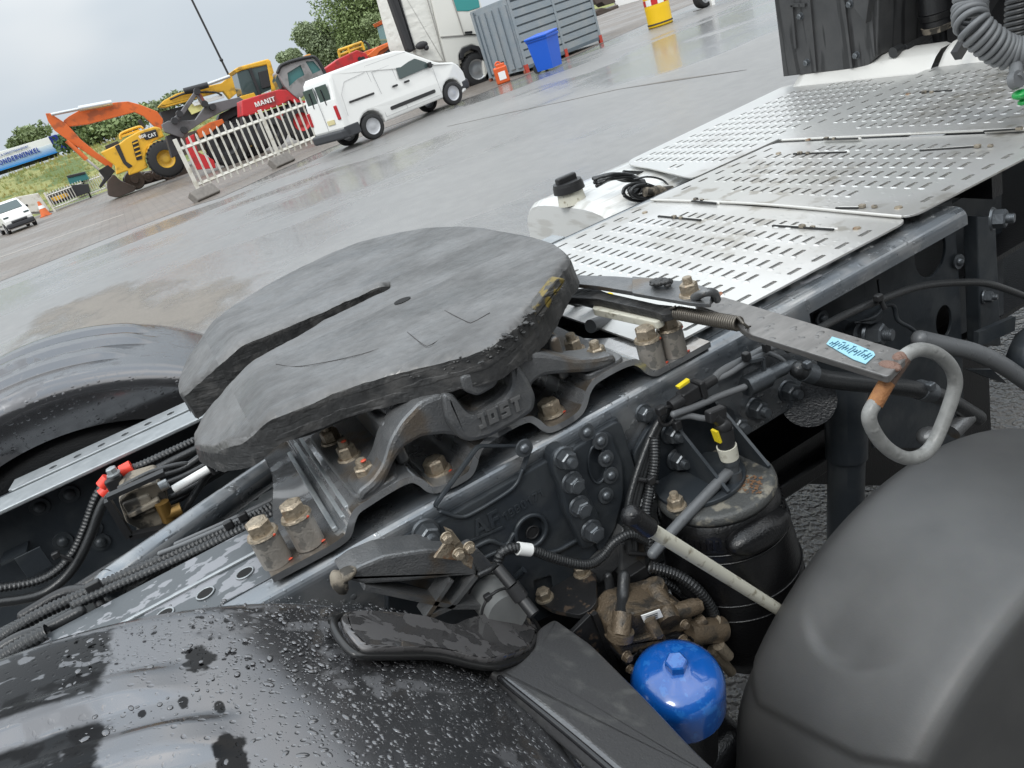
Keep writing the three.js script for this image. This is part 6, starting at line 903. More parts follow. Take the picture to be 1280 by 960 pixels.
function foot(px, py, len, label, group) { const p = atY(px, py, 0), t = thing('fence_foot', label, 'concrete block', group); const d = atY(px + 18, py - 8, 0).sub(p).normalize(); put('block', [orient(new RoundedBoxGeometry(0.3, len, 0.2, 2, 0.03), p.clone().addScaledVector(d, -len / 2).setY(0.11), p.clone().addScaledVector(d, len / 2).setY(0.11))], mConcrete, t); put('lifting_slot', [orient(new THREE.BoxGeometry(0.1, len * 0.5, 0.06), p.clone().addScaledVector(d, -len / 4).setY(0.19), p.clone().addScaledVector(d, len / 4).setY(0.19))], mDarkM, t); return settle(t, p.x, p.z); }
{
  const a = atY(252, 245, 0), b = atY(352, 203, 0), d = b.clone().sub(a), h = atZ(217, 176, a.z).y;
  palisade(a, b, h, 12, 'pale palisade fence panel standing in front of the red telehandler, nearest panel', { noEnd: true });
  palisade(b, b.clone().add(d), h, 12, 'pale palisade fence panel running up behind the tail of the white van');
  palisade(a.clone().addScaledVector(d, 3), a.clone().addScaledVector(d, 4.2), h, 13, 'pale palisade fence panel between the white van and the white lorry cab');
  foot(258, 248, 0.75, 'concrete fence foot under the left end post of the nearest palisade panel');
  foot(354, 207, 0.75, 'concrete fence foot under the middle post of the palisade fence');
  const l0 = atY(69, 265, 0), l1 = atY(114, 247, 0), m = l0.clone().lerp(l1, 1);
  const h2 = atZ(...C1([[172, 722]])[0], l0.z).y;
  palisade(l0, l1, h2, 13, 'distant palisade fence panel left of the orange bucket, before the grass bank');
  palisade(l1, l1.clone().add(l1.clone().sub(l0).multiplyScalar(0.55)), h2, 8, 'short distant palisade panel partly hidden by the orange bucket');
}
// ---- machines, each traced in its own upright plane and given its real thickness
{
  const z = -37, t = thing('excavator', 'orange tracked excavator with its bucket on the ground, behind the yellow loader', 'excavator');
  put('boom', [cut(C1([[238, 452], [258, 436], [300, 412], [430, 384], [480, 380], [525, 392], [590, 418], [612, 448], [606, 490], [575, 470], [540, 436], [505, 420], [430, 440], [330, 466], [265, 474], [240, 470]]), z, 0.5)], mOrange, t);
  put('stick', [cut(C1([[170, 425], [188, 424], [252, 466], [300, 520], [360, 570], [424, 614], [420, 630], [396, 622], [262, 532], [205, 490], [180, 455]]), z + 0.08, 0.36)], mOrange, t);
  put('stick_cylinder', [rod(at1(C1, [192, 430], z + 0.2), at1(C1, [300, 408], z + 0.2), 0.06), rod(at1(C1, [296, 408], z + 0.2), at1(C1, [420, 385], z + 0.2), 0.11)], mChrome, t);
  put('bucket_cylinder', [rod(at1(C1, [250, 528], z + 0.3), at1(C1, [325, 598], z + 0.3), 0.09)], mOrange, t); put('bucket_rod', [rod(at1(C1, [325, 598], z + 0.3), at1(C1, [372, 636], z + 0.3), 0.05)], mChrome, t);
  put('bucket_link', [cut(C1([[368, 640], [404, 618], [432, 642], [404, 676], [378, 706], [370, 700], [390, 668]]), z + 0.1, 0.6)], mDarkM, t);
  put('bucket', [cut(C1([[400, 680], [426, 652], [448, 676], [512, 702], [506, 716], [440, 742], [404, 734]]), z + 0.3, 1.3, 0.03, 0.1)], mTrack, t);
  put('track', [cut(C1([[456, 668], [480, 652], [620, 632], [690, 606], [700, 640], [670, 656], [520, 700], [470, 698]]), z - 0.6, 0.6, 0.05, 0.2)], mTrack, t);
  for (const [x, y, r] of [[505, 674, 0.42], [556, 664, 0.22], [590, 656, 0.22], [628, 640, 0.4], [668, 632, 0.44]]) { const p = at1(C1, [x, y], z - 0.5); put('track_roller', [rod(p, p.clone().add(V(0, 0, 0.18)), r, r * 0.9, 24), rod(p.clone().add(V(0, 0, 0.18)), p.clone().add(V(0, 0, 0.24)), r * 0.4, r * 0.35, 20)], mTrack, t); }
  const p = at1(C1, [505, 720], z); settle(t, p.x, p.z);
}
{
  const z = -34.5, t = thing('wheel_loader', 'yellow wheel loader with a dark decal on its rear hood, beside the palisade fence', 'loader');
  put('hood', [cut(C1([[376, 572], [448, 538], [470, 520], [520, 492], [580, 474], [602, 480], [616, 512], [576, 530], [550, 560], [545, 600], [556, 628], [520, 646], [484, 658], [480, 640], [436, 656], [432, 622], [402, 600]]), z, 2.0, 0.04, 0.05)], mMYel, t);
  put('hood_stripe', [cut(C1([[430, 548], [446, 540], [474, 606], [498, 622], [482, 632], [462, 612]]), z + 0.03, 0.06, 0.01)], mDarkM, t);
  put('grille', [cut(C1([[494, 532], [516, 522], [534, 596], [512, 602]]), z + 0.03, 0.06, 0.01)], mDarkM, t);
  for (let i = 0; i < 4; i++) put('grille_slat', [bar(at1(C1, [498 + i * 4, 540 + i * 16], z + 0.05), at1(C1, [518 + i * 4, 532 + i * 16], z + 0.05), 0.05, 0.03)], mMYel, t);
  put('decal', [cut(C1([[524, 502], [584, 484], [594, 512], [548, 526]]), z + 0.03, 0.05, 0.008)], mDarkM, t, 'black decal');
  { const a = at1(C1, [558, 518], z + 0.045), b = at1(C1, [588, 508], z + 0.045), g = textG('CAT', 0.3, 0.02), k = a.distanceTo(b); g.computeBoundingBox(); const s = k / g.boundingBox.max.x; g.scale(s, s, 1); g.rotateZ(Math.atan2(b.y - a.y, b.x - a.x)); g.translate(a.x, a.y, a.z); put('raised_lettering', [g], mWhite, t); const q = at1(C1, [533, 516], z + 0.05); put('unit_number', [textG('908', 0.12, 0.02).translate(q.x - 0.1, q.y - 0.02, q.z)], mWhite, t); }
  put('fender', [cut(C1([[548, 570], [560, 540], [600, 524], [640, 540], [630, 548], [600, 540], [572, 556], [560, 590]]), z + 0.12, 0.5, 0.02)], mMYel, t);
  wheel(t, at1(C1, [622, 596], z + 0.05), 0.7, 0.55, mRimY, 0.5);
  put('exhaust', [cut(C1([[516, 452], [528, 446], [548, 478], [536, 484]]), z - 0.6, 0.2, 0.02)], mDarkM, t);
  put('guard_rail', [tube(C1([[452, 520], [456, 500], [520, 476], [534, 480]]).map(([x, y]) => atZ(x, y, z - 0.3)), 0.05, 16, 8), bar(at1(C1, [455, 512], z - 0.3), at1(C1, [524, 488], z - 0.3), 0.08, 0.05)], mMYel, t);
  put('rear_step', [cut(C1([[392, 548], [440, 528], [452, 540], [400, 562]]), z - 0.4, 0.8)], mDarkM, t);
  const p = at1(C1, [626, 650], z); settle(t, p.x, p.z);
}
{
  const z = -44, t = thing('excavator', 'yellow excavator boom rising behind the grey lift linkage', 'excavator');
  put('boom', [cut(C1([[590, 402], [612, 378], [660, 352], [740, 330], [830, 312], [866, 282], [884, 296], [888, 350], [862, 372], [838, 342], [760, 362], [690, 384], [620, 404]]), z, 0.6, 0.03)], mMYel, t);
  put('cylinder', [rod(at1(C1, [690, 342], z + 0.3), at1(C1, [780, 318], z + 0.3), 0.14)], mDarkM, t); put('cylinder_rod', [rod(at1(C1, [780, 316], z + 0.3), at1(C1, [862, 286], z + 0.3), 0.08)], mChrome, t);
  put('hydraulic_line', [tube(C1([[640, 372], [700, 350], [800, 346], [830, 356]]).map(([x, y]) => atZ(x, y, z + 0.1)), 0.05, 20, 6)], mDarkM, t);
  put('upper_body', [cut(C1([[600, 420], [720, 388], [760, 420], [740, 470], [620, 470]]), z - 0.4, 1.6)], mDarkM, t);
  put('yellow_panel', [cut(C1([[700, 400], [760, 370], [790, 400], [720, 430]]), z - 0.2, 0.3)], std(0.75, 0.72, 0.3, 0.5), t);
  put('white_panel', [cut(C1([[720, 386], [838, 352], [842, 366], [730, 398]]), z + 0.02, 0.1)], mWhite, t);
  put('undercarriage', [cut(C1([[560, 540], [900, 440], [910, 520], [560, 620]]), z - 0.5, 1.8)], mTrack, t);
  const p = at1(C1, [700, 560], z); settle(t, p.x, p.z);
}
{
  const z = -31, t = thing('wheel_loader', 'wheel loader with yellow cab and grey lift linkage, left of the telehandler', 'loader');
  put('lift_arm', [cut(C2([[8, 622], [40, 604], [100, 606], [178, 598], [232, 522], [330, 500], [398, 484], [420, 500], [400, 524], [310, 560], [220, 606], [150, 652], [112, 690], [24, 660]]), z, 0.5, 0.02)], mGreyM, t);
  put('tilt_link', [cut(C2([[60, 596], [100, 560], [172, 458], [190, 450], [236, 516], [214, 530], [184, 480], [120, 574], [80, 612]]), z + 0.15, 0.3, 0.02)], mGreyM, t);
  put('red_link', [cut(C2([[190, 462], [206, 470], [236, 518], [222, 524]]), z + 0.2, 0.2, 0.01)], paint(0.2, 0.06, 0.05, 610), t);
  for (const [x, y] of [[72, 604], [96, 570], [120, 650], [262, 536], [184, 458], [222, 520]]) { const p = at1(C2, [x, y], z + 0.05); put('pin', [rod(p, p.clone().add(V(0, 0, 0.22)), 0.12, 0.11, 18)], mDarkM, t); }
  put('dark_frame', [cut(C2([[300, 570], [400, 520], [412, 560], [340, 600], [320, 640], [280, 620]]), z - 0.3, 0.8), cut(C2([[30, 680], [90, 660], [120, 760], [60, 790]]), z - 0.2, 0.8)], mDarkM, t);
  put('orange_hitch', [cut(C2([[184, 652], [248, 612], [312, 594], [322, 614], [270, 650], [262, 664], [200, 692]]), z + 0.1, 0.5)], mOrange, t);
  put('red_hitch', [cut(C2([[130, 690], [170, 670], [190, 760], [270, 800], [280, 840], [180, 850], [150, 780]]), z + 0.3, 0.4)], mRed, t);
  wheel(t, at1(C2, [335, 720], z - 0.2), 0.8, 0.5, mDarkM, 0.5); wheel(t, at1(C2, [432, 680], z - 0.6), 0.82, 0.5, mRimY, 0.5);
  // cab
  put('cab_roof', [cut(C2([[368, 350], [392, 334], [540, 294], [554, 304], [552, 320], [410, 352], [384, 364]]), z - 1.2, 1.6, 0.04)], mMYel, t);
  put('cab_glass', [cut(C2([[384, 362], [412, 352], [534, 318], [572, 440], [484, 478], [412, 474]]), z - 1.25, 1.4, 0.02)], mGlass, t);
  put('cab_pillar', [cut(C2([[532, 306], [552, 304], [588, 424], [584, 448], [560, 456]]), z - 1.18, 0.12, 0.01)], mMYel, t); put('cab_pillar', [bar(at1(C2, [448, 342], z - 1.2), at1(C2, [500, 474], z - 1.2), 0.1, 0.08)], mDarkM, t);
  put('cab_base', [cut(C2([[400, 482], [470, 462], [484, 486], [440, 504], [406, 500]]), z - 1.15, 0.8)], mMYel, t);
  put('seat', [cut(C2([[490, 360], [540, 346], [560, 430], [510, 444]]), z - 1.2, 0.3)], mDarkM, t);
  const p = at1(C2, [300, 800], z); settle(t, p.x, p.z);
}
{
  const z = -28.5, t = thing('telehandler', 'red telehandler with grey cab and white lettering, behind the palisade fence', 'telehandler');
  put('body', [cut(C2([[408, 502], [500, 474], [590, 448], [634, 448], [700, 500], [760, 510], [800, 560], [780, 600], [740, 560], [650, 500], [610, 524], [440, 580], [412, 580]]), z, 1.2, 0.03)], mRed, t);
  { const a = at1(C2, [480, 536], z + 0.03), b = at1(C2, [578, 504], z + 0.03), g = textG('MANIT', 0.3, 0.03, 1), k = a.distanceTo(b); g.computeBoundingBox(); const s = k / g.boundingBox.max.x; g.scale(s, s * 0.95, 1); g.rotateZ(Math.atan2(b.y - a.y, b.x - a.x)); g.translate(a.x, a.y, a.z - 0.02); put('raised_lettering', [g], mWhite, t); }
  put('lower_body', [cut(C2([[520, 590], [640, 560], [660, 640], [560, 680], [510, 690]]), z - 0.05, 1.0)], mRed, t);
  put('hitch_frame', [cut(C2([[410, 580], [430, 590], [520, 560], [640, 520], [700, 530], [690, 600], [560, 660], [500, 740], [420, 700]]), z - 0.3, 0.6)], mDarkM, t);
  const cabPts = C2([[588, 360], [620, 322], [742, 288], [784, 300], [834, 388], [770, 424], [700, 500], [660, 470], [622, 430]]);
  const w1 = C2([[632, 362], [704, 318], [728, 378], [690, 398], [644, 438]]), w2 = C2([[722, 304], [768, 300], [810, 352], [762, 376]]);
  put('cab', [cut(cabPts, z + 0.05, 1.1, 0.03, 0.06, [w1, w2])], paint(0.27, 0.26, 0.26, 611), t);
  put('cab_window', [cut(w1, z - 0.02, 0.03, 0.004, 0)], mTeal, t); put('cab_window', [cut(w2, z - 0.02, 0.03, 0.004, 0)], mTeal, t);
  put('cab_frame', [tube(C2([[588, 362], [616, 322], [742, 286], [786, 298], [836, 386]]).map(([x, y]) => atZ(x, y, z + 0.08)), 0.055, 30, 8)], mDarkM, t);
  put('windscreen', [cut(C2([[576, 400], [592, 350], [620, 330], [624, 420], [600, 450]]), z - 0.2, 0.6, 0.01)], mGlass, t);
  put('beacon', [cut(C2([[724, 276], [752, 268], [758, 286], [730, 292]]), z - 0.2, 0.3)], std(0.7, 0.3, 0.03, 0.4), t);
  put('boom', [cut(C3([[116, 416], [210, 350], [318, 300], [372, 318], [388, 344], [380, 366], [142, 466]]), z - 0.6, 0.5, 0.03)], mRed, t);
  for (const [x, y] of [[333, 354], [353, 352]]) { const p = at1(C3, [x, y], z - 0.6); put('boom_pin', [rod(p, p.clone().add(V(0, 0, 0.06)), 0.07)], mDarkM, t); }
  wheel(t, at1(C2, [705, 610], z + 0.1), 0.62, 0.42, mRed, 0.5); wheel(t, at1(C2, [560, 660], z + 0.1), 0.5, 0.4, mDarkM, 0.5);
  const p = at1(C2, [640, 680], z); settle(t, p.x, p.z);
}
{
  const z = -36, t = thing('wheel_loader', 'orange wheel loader with glazed cab behind the white van roof', 'loader');
  put('body', [cut(C3([[372, 306], [430, 284], [516, 248], [562, 240], [592, 296], [624, 318], [560, 336], [500, 350], [400, 376]]), z, 1.6, 0.04)], mOrange, t);
  put('lift_arm', [cut(C3([[384, 330], [440, 282], [512, 256], [520, 270], [452, 310], [420, 360]]), z + 0.2, 0.4)], mOrange, t);
  put('cab_glass', [cut(C3([[492, 132], [548, 100], [604, 230], [600, 262], [560, 240], [520, 248]]), z - 0.2, 1.4, 0.02)], mTeal, t);
  put('cab_roof', [cut(C3([[472, 116], [540, 88], [552, 104], [488, 136]]), z - 0.1, 1.6, 0.04)], mOrange, t);
  put('cab_pillar', [bar(at1(C3, [494, 130], z - 0.16), at1(C3, [524, 246], z - 0.16), 0.08, 0.08), bar(at1(C3, [550, 100], z - 0.16), at1(C3, [606, 240], z - 0.16), 0.1, 0.08)], mDarkM, t);
  wheel(t, at1(C3, [560, 400], z), 0.8, 0.5, mDarkM); const p = at1(C3, [560, 480], z); settle(t, p.x, p.z);
  const y = thing('work_cage', 'small yellow work cage standing behind the red telehandler boom', 'work cage');
  const Q = (a) => at1(C3, a, -40), b = (p0, p1, r = 0.07) => put('cage_bar', [rod(Q(p0), Q(p1), r, r, 8)], mMYel, y);
  b([206, 304], [346, 254]); b([206, 304], [222, 362]); b([346, 254], [362, 300]); b([262, 284], [282, 340]); b([214, 330], [352, 278], 0.05); put('cage_panel', [cut(C3([[216, 326], [262, 300], [282, 340], [226, 366]]), -40.1, 0.3)], mMYel, y); put('cage_panel', [cut(C3([[284, 292], [330, 272], [352, 300], [300, 320]]), -40.1, 0.3)], mMYel, y);
  put('cage_arm', [tube([Q([362, 250]), Q([384, 268]), Q([392, 300])], 0.06, 10, 8)], mDarkM, y); put('cage_base', [cut(C3([[216, 360], [362, 296], [380, 400], [250, 440]]), -40.2, 0.6)], mDarkM, y); const r = Q([290, 460]); settle(y, r.x, r.z);
}
// ---- white lorry cab
{
  const z = -25.5, t = thing('lorry_cab', 'tall cream white lorry cab with black exhaust stack, left of the grey container', 'lorry');
  const mCab = M({ color: C(0.68, 0.67, 0.62), roughness: 0.28 });
  put('cab_shell', [cut(C3([[736, -120], [1010, -200], [1040, -60], [1070, 40], [1110, 300], [1128, 470], [1090, 490], [1062, 300], [1010, 268], [950, 290], [930, 330], [936, 400], [850, 380]]), z, 2.4, 0.05, 0.06)], mCab, t);
  put('side_fairing', [cut(C3([[556, -100], [734, -120], [846, 376], [760, 370], [676, 330], [640, 240]]), z - 0.05, 2.3, 0.05, 0.05)], M({ color: C(0.68, 0.67, 0.62), roughness: 0.5, bumpMap: tex(256, 1.2, (u, v) => fbm(u * 3, v * 9, 9, 3, 620)), bumpScale: 0.02 }), t);
  put('side_window', [cut(C3([[886, -40], [912, 66], [988, 66], [1056, 44], [1048, 0], [1020, -60]]), z + 0.02, 0.06, 0.01)], M({ color: C(0.03, 0.25, 0.24), roughness: 0.08 }), t);
  const ln = (l, n, m, w = 0.03) => put(n, [bar(at1(C3, l[0], z + 0.02), at1(C3, l[1], z + 0.02), w, 0.03)], m, t); const grey = std(0.3, 0.29, 0.27, 0.6);
  ln([[736, -20], [846, 370]], 'panel_seam', grey); ln([[880, -40], [960, 210]], 'panel_seam', grey); ln([[820, 222], [1050, 204]], 'panel_seam', grey); ln([[960, 210], [1040, 206]], 'panel_seam', grey); put('door_handle', [bar(at1(C3, [966, 196], z + 0.04), at1(C3, [1008, 192], z + 0.04), 0.06, 0.05)], mPlastic, t);
  put('arch_liner', [cut(C3([[938, 318], [950, 288], [1010, 268], [1050, 276], [1080, 330], [1066, 346], [1044, 306], [1004, 294], [966, 318], [956, 356], [940, 350]]), z + 0.05, 0.3, 0.02, 0)], mDarkM, t);
  wheel(t, at1(C3, [1034, 418], z - 0.15), 0.55, 0.3, mChrome, 0.62); put('mud_flap', [cut(C3([[1060, 460], [1106, 430], [1100, 500], [1062, 508]]), z - 0.1, 0.3)], mDarkM, t);
  put('exhaust_stack', [cut(C3([[500, -60], [546, -70], [664, 300], [642, 314], [626, 300]]), z + 0.1, 0.4, 0.06, 0.05), cut(C3([[546, -70], [556, -72], [672, 296], [664, 300]]), z + 0.02, 0.3, 0.02, 0)], mDarkM, t);
  put('coupling_bundle', [blob(at1(C3, [706, 272], z + 0.1), 0.15, 1.5, 0.8, 0.6), blob(at1(C3, [734, 286], z + 0.1), 0.09)], mDarkM, t); put('chassis', [cut(C3([[660, 320], [850, 380], [940, 400], [930, 470], [680, 420]]), z - 0.4, 1.2)], mDarkM, t);
  const p = at1(C3, [1034, 500], z); settle(t, p.x, p.z);
}
// ---- storage container, bin, canister, barrel
{
  const A = atY(613.5, 102, 0), B = atY(659, 91.5, 0), Cc = atY(753, 53, 0), t = thing('storage_container', 'grey blue steel storage container with ribbed walls behind the blue bin', 'container');
  const top = atP(...C4([[266, 2]])[0], B, V(FW.x, 0, FW.z).normalize()).y, u = Cc.clone().sub(B), w = A.clone().sub(B), L = u.length(), D = w.length(); u.normalize(); w.normalize();
  const m = M({ map: duo(512, 2, [0.2, 0.25, 0.29], [0.29, 0.31, 0.32], (a, b) => fbm(a * 7, b * 7, 7, 5, 630)), roughness: 0.4, bumpMap: tMed, bumpScale: 0.004 }), dk = std(0.1, 0.13, 0.155, 0.5);
  const Q = (s, d, y, o = 0) => B.clone().addScaledVector(u, s).addScaledVector(w, d).add(V(0, y, 0)), nS = w.clone().negate(), nE = u.clone().negate();
  const slab = (s0, s1, d0, d1, y0, y1) => { const g = new THREE.BufferGeometry(), c = [[s0, d0], [s1, d0], [s1, d1], [s0, d1]]; const lo = c.map(([s, d]) => Q(s, d, y0)), hi = c.map(([s, d]) => Q(s, d, y1)), P = []; const f = (a, b, c2, d2) => { for (const v of [a, b, c2, a, c2, d2]) P.push(v.x, v.y, v.z); }; for (let i = 0; i < 4; i++) { const j = (i + 1) % 4; f(lo[i], lo[j], hi[j], hi[i]); } f(hi[0], hi[1], hi[2], hi[3]); f(lo[3], lo[2], lo[1], lo[0]); g.setAttribute('position', new THREE.Float32BufferAttribute(P, 3)); g.computeVertexNormals(); return g; };
  put('wall', [slab(0.04, L - 0.02, 0.05, D - 0.02, 0.12, top)], dk, t);
  const n = 8, dy = (top - 0.25) / n;
  for (let i = 0; i < n; i++) for (const [a, b] of [[0.1, L * 0.49], [L * 0.51, L - 0.08]]) put('wall_rib', [slab(a, b, 0, 0.06, 0.2 + i * dy, 0.2 + i * dy + dy * 0.78)], m, t);
  for (const s of [0, L * 0.49, L - 0.1]) put('corner_post', [slab(s, s + 0.1, -0.015, 0.07, 0.06, top + 0.03)], m, t);
  put('bottom_rail', [slab(0, L, -0.012, 0.06, 0.1, 0.2)], dk, t); put('top_rail', [slab(0, L, -0.012, 0.06, top - 0.04, top + 0.06)], m, t); put('roof', [slab(0, L, 0, D, top + 0.02, top + 0.05)], m, t);
  put('door_leaf', [slab(-0.02, 0.05, 0.02, D, 0.1, top + 0.02)], m, t);
  for (let i = 0; i < 5; i++) put('door_rib', [slab(-0.07, -0.015, 0.1 + i * (D - 0.15) / 5, 0.1 + (i + 0.62) * (D - 0.15) / 5, 0.2, top - 0.12)], m, t);
  put('lock_bar', [slab(-0.09, -0.06, D * 0.86, D * 0.89, 0.15, top)], dk, t);
  for (const [s, d] of [[-0.02, -0.02], [L * 0.49, -0.03], [L - 0.12, -0.03]]) put('corner_foot', [slab(s, s + 0.14, d, d + 0.1, 0, 0.24)], std(0.45, 0.05, 0.03, 0.5), t);
  for (const d of [0.02, D - 0.1]) put('corner_foot', [slab(-0.06, 0.06, d, d + 0.08, 0, 0.1)], std(0.3, 0.1, 0.06, 0.6), t);
  settle(t, B.x, B.z);
}
{
  const t = thing('wheelie_bin', 'blue plastic wheelie bin with closed lid against the grey container', 'bin'), p = atY(688, 87, 0), m = std(0.008, 0.09, 0.5, 0.4);
  const H = atP(675, 44, p, V(FW.x, 0, FW.z).normalize()).y, hx = 0.33, yaw = 0.5;
  const body = new THREE.BoxGeometry(hx * 2, H * 0.9, hx * 2, 1, 1, 1), a = body.attributes.position; for (let i = 0; i < a.count; i++) { const k = a.getY(i) < 0 ? 0.78 : 1; a.setX(i, a.getX(i) * k); a.setZ(i, a.getZ(i) * k); }
  const s = (g) => g.rotateY(yaw);
  put('body', [s(body.translate(0, H * 0.5, 0))], m, t); put('rim', [s(box(hx * 2.14, 0.09, hx * 2.14, 0, H * 0.93, 0, 0.03))], m, t); put('lid', [s(box(hx * 2.18, 0.07, hx * 2.2, 0.02, H * 1.0, 0, 0.03).rotateZ(0.05))], m, t); put('handle', [s(rod(V(-hx * 0.7, H * 0.98, -hx * 1.25), V(hx * 0.7, H * 0.98, -hx * 1.25), 0.025))], m, t);
  for (const q of [-1, 1]) put('wheel', [s(new THREE.CylinderGeometry(0.13, 0.13, 0.05, 20).rotateZ(PI / 2).translate(q * hx * 0.7, 0.13, -hx * 0.8))], mTyre, t);
  t.position.copy(p);
}
{
  const t = thing('jerrycan', 'orange plastic jerrycan with white label before the container door', 'canister'), p = atY(630, 104, 0), m = std(0.62, 0.1, 0.02, 0.4), s = 1.3;
  put('body', [box(0.3 * s, 0.36 * s, 0.22 * s, 0, 0.18 * s, 0, 0.05), box(0.2 * s, 0.08 * s, 0.16 * s, 0.03, 0.38 * s, 0, 0.03)], m, t); put('handle', [new THREE.TorusGeometry(0.06 * s, 0.02 * s, 8, 20, PI).translate(-0.02, 0.4 * s, 0)], m, t); put('cap', [new THREE.CylinderGeometry(0.035 * s, 0.035 * s, 0.05 * s, 16).translate(0.1 * s, 0.42 * s, 0)], mDarkM, t); put('label', [box(0.16 * s, 0.17 * s, 0.008, 0, 0.17 * s, 0.112 * s)], mWhiteLabel, t);
  t.position.copy(p); t.rotation.y = -0.35;
}
{
  const t = thing('marker_barrel', 'yellow barrel with a white and red striped band on the wet yard', 'barrel'), p = atY(826, 32, 0), q = atY(840, 28, 0), R = p.distanceTo(q) * 0.93, m = std(0.8, 0.5, 0.01, 0.35);
  const pr = [[0, 0], [R, 0], [R * 1.02, 0.05], [R, 0.08], [R, 0.5], [R * 1.03, 0.53], [R, 0.56], [R, 1.0], [R * 1.03, 1.03], [R, 1.06], [R, 1.5], [R * 0.97, 1.55], [0, 1.55]].map((v) => new THREE.Vector2(...v));
  put('drum', [new THREE.LatheGeometry(pr, 40)], m, t); put('white_band', [new THREE.CylinderGeometry(R * 1.008, R * 1.008, 0.17, 40, 1, true).translate(0, 0.73, 0)], mWhite, t);
  for (let i = 0; i < 6; i++) put('red_patch', [new THREE.CylinderGeometry(R * 1.014, R * 1.014, 0.165, 6, 1, true, i * PI / 3, PI / 6).translate(0, 0.73, 0)], std(0.5, 0.02, 0.02, 0.4), t);
  put('base_ring', [new THREE.CylinderGeometry(R * 1.03, R * 1.05, 0.04, 40).translate(0, 0.1, 0)], mDarkM, t); t.position.copy(p);
}
{
  const t = thing('parked_trailer', 'wheel and white landing leg of a trailer parked at the top edge of the yard', 'trailer'), z = atY(877, 11, 0).z;
  wheel(t, at1(C4, [1198, -12], z), atZ(...C4([[1198, -12]])[0], z).y, 0.35, mChrome, 0.6); put('landing_leg', [bar(at1(C4, [1246, 30], z + 0.2), at1(C4, [1226, -60], z + 0.2), 0.14, 0.12)], mWhite, t); put('timber_block', [cut(C4([[1190, 44], [1262, 24], [1280, 40], [1204, 62]]), z + 0.35, 0.4, 0.01, 0)], mConcrete, t); put('chassis', [cut(C4([[1050, -90], [1400, -190], [1410, -120], [1060, -40]]), z - 0.2, 0.5)], mDarkM, t);
  const p = atY(877, 11, 0); settle(t, p.x, p.z);
  const z2 = -26, r = thing('scrap_heap', 'brown dirty attachment lying before a white sheet beside the container', 'machine attachment');
  put('frame', [cut(C4([[690, 58], [720, 36], [760, 40], [800, 20], [806, 36], [760, 54], [712, 74]]), z2, 0.8), cut(C4([[686, 0], [700, 20], [724, 10], [740, 26], [790, 10], [780, -20], [690, -20]]), z2 - 0.1, 0.5)], mTrack, r); put('white_sheet', [cut(C4([[730, -30], [920, -60], [900, 4], [800, 32], [784, 10]]), z2 - 0.6, 0.1)], mWhite, r); const q = at1(C4, [750, 60], z2); settle(r, q.x, q.z);
}
// ---- mast
{
  const t = thing('mast', 'thin dark mast rising behind the yellow excavator boom', 'mast'), z = -48, a = atZ(286, 94, z), b = atZ(238, -4, z), d = b.clone().sub(a);
  put('pole', [rod(a.clone().addScaledVector(d, -0.4), a.clone().addScaledVector(d, 2.4), 0.06, 0.05, 10)], mDarkM, t); put('bracket', [blob(a.clone().addScaledVector(d, 0.2), 0.1)], mDarkM, t); settle(t, a.x, a.z);
}
// ---- things at the far left
{
  const z = -49.5, t = thing('hoarding_board', 'cream white panel on the ground beside the small traffic cone', 'panel'); put('board', [cut(C1([[55, 740], [142, 724], [186, 786], [184, 794], [90, 800], [84, 790]]), z, 0.12, 0.02)], mFence, t); put('foot_rail', [bar(at1(C1, [90, 800], z - 0.1), at1(C1, [206, 794], z - 0.1), 0.12, 0.2)], mConcrete, t); settle(t, at1(C1, [130, 800], z).x, z);
  const c = thing('traffic_cone', 'small orange traffic cone at the foot of the cream panel', 'traffic cone'), p = atY(58, 270, 0); put('cone', [new THREE.CylinderGeometry(0.05, 0.24, 0.75, 20).translate(0, 0.4, 0)], mOrange, c); put('stripe', [new THREE.CylinderGeometry(0.12, 0.155, 0.16, 20).translate(0, 0.48, 0)], mWhite, c); put('base', [box(0.55, 0.05, 0.55, 0, 0.03, 0, 0.01)], mOrange, c); c.position.copy(p);
  const z3 = -50, g = thing('site_box', 'teal green box beyond the distant palisade fence', 'box'); put('box_shell', [cut(C1([[250, 662], [318, 646], [334, 672], [262, 692]]), z3, 1.4)], std(0.03, 0.16, 0.16, 0.5), g); put('box_lid', [cut(C1([[248, 660], [316, 644], [322, 652], [254, 668]]), z3 + 0.05, 1.5)], mDarkM, g); settle(g, at1(C1, [290, 700], z3).x, z3);
  const z4 = -49, y = thing('spare_attachment', 'low yellow and dark attachment behind the distant palisade fence', 'machine attachment'); put('yellow_frame', [cut(C1([[190, 744], [246, 724], [262, 734], [204, 756]]), z4, 0.6)], mMYel, y); put('dark_frame', [cut(C1([[170, 730], [270, 694], [330, 690], [340, 720], [200, 770]]), z4 - 0.3, 0.6)], mDarkM, y); settle(y, at1(C1, [230, 760], z4).x, z4);
}
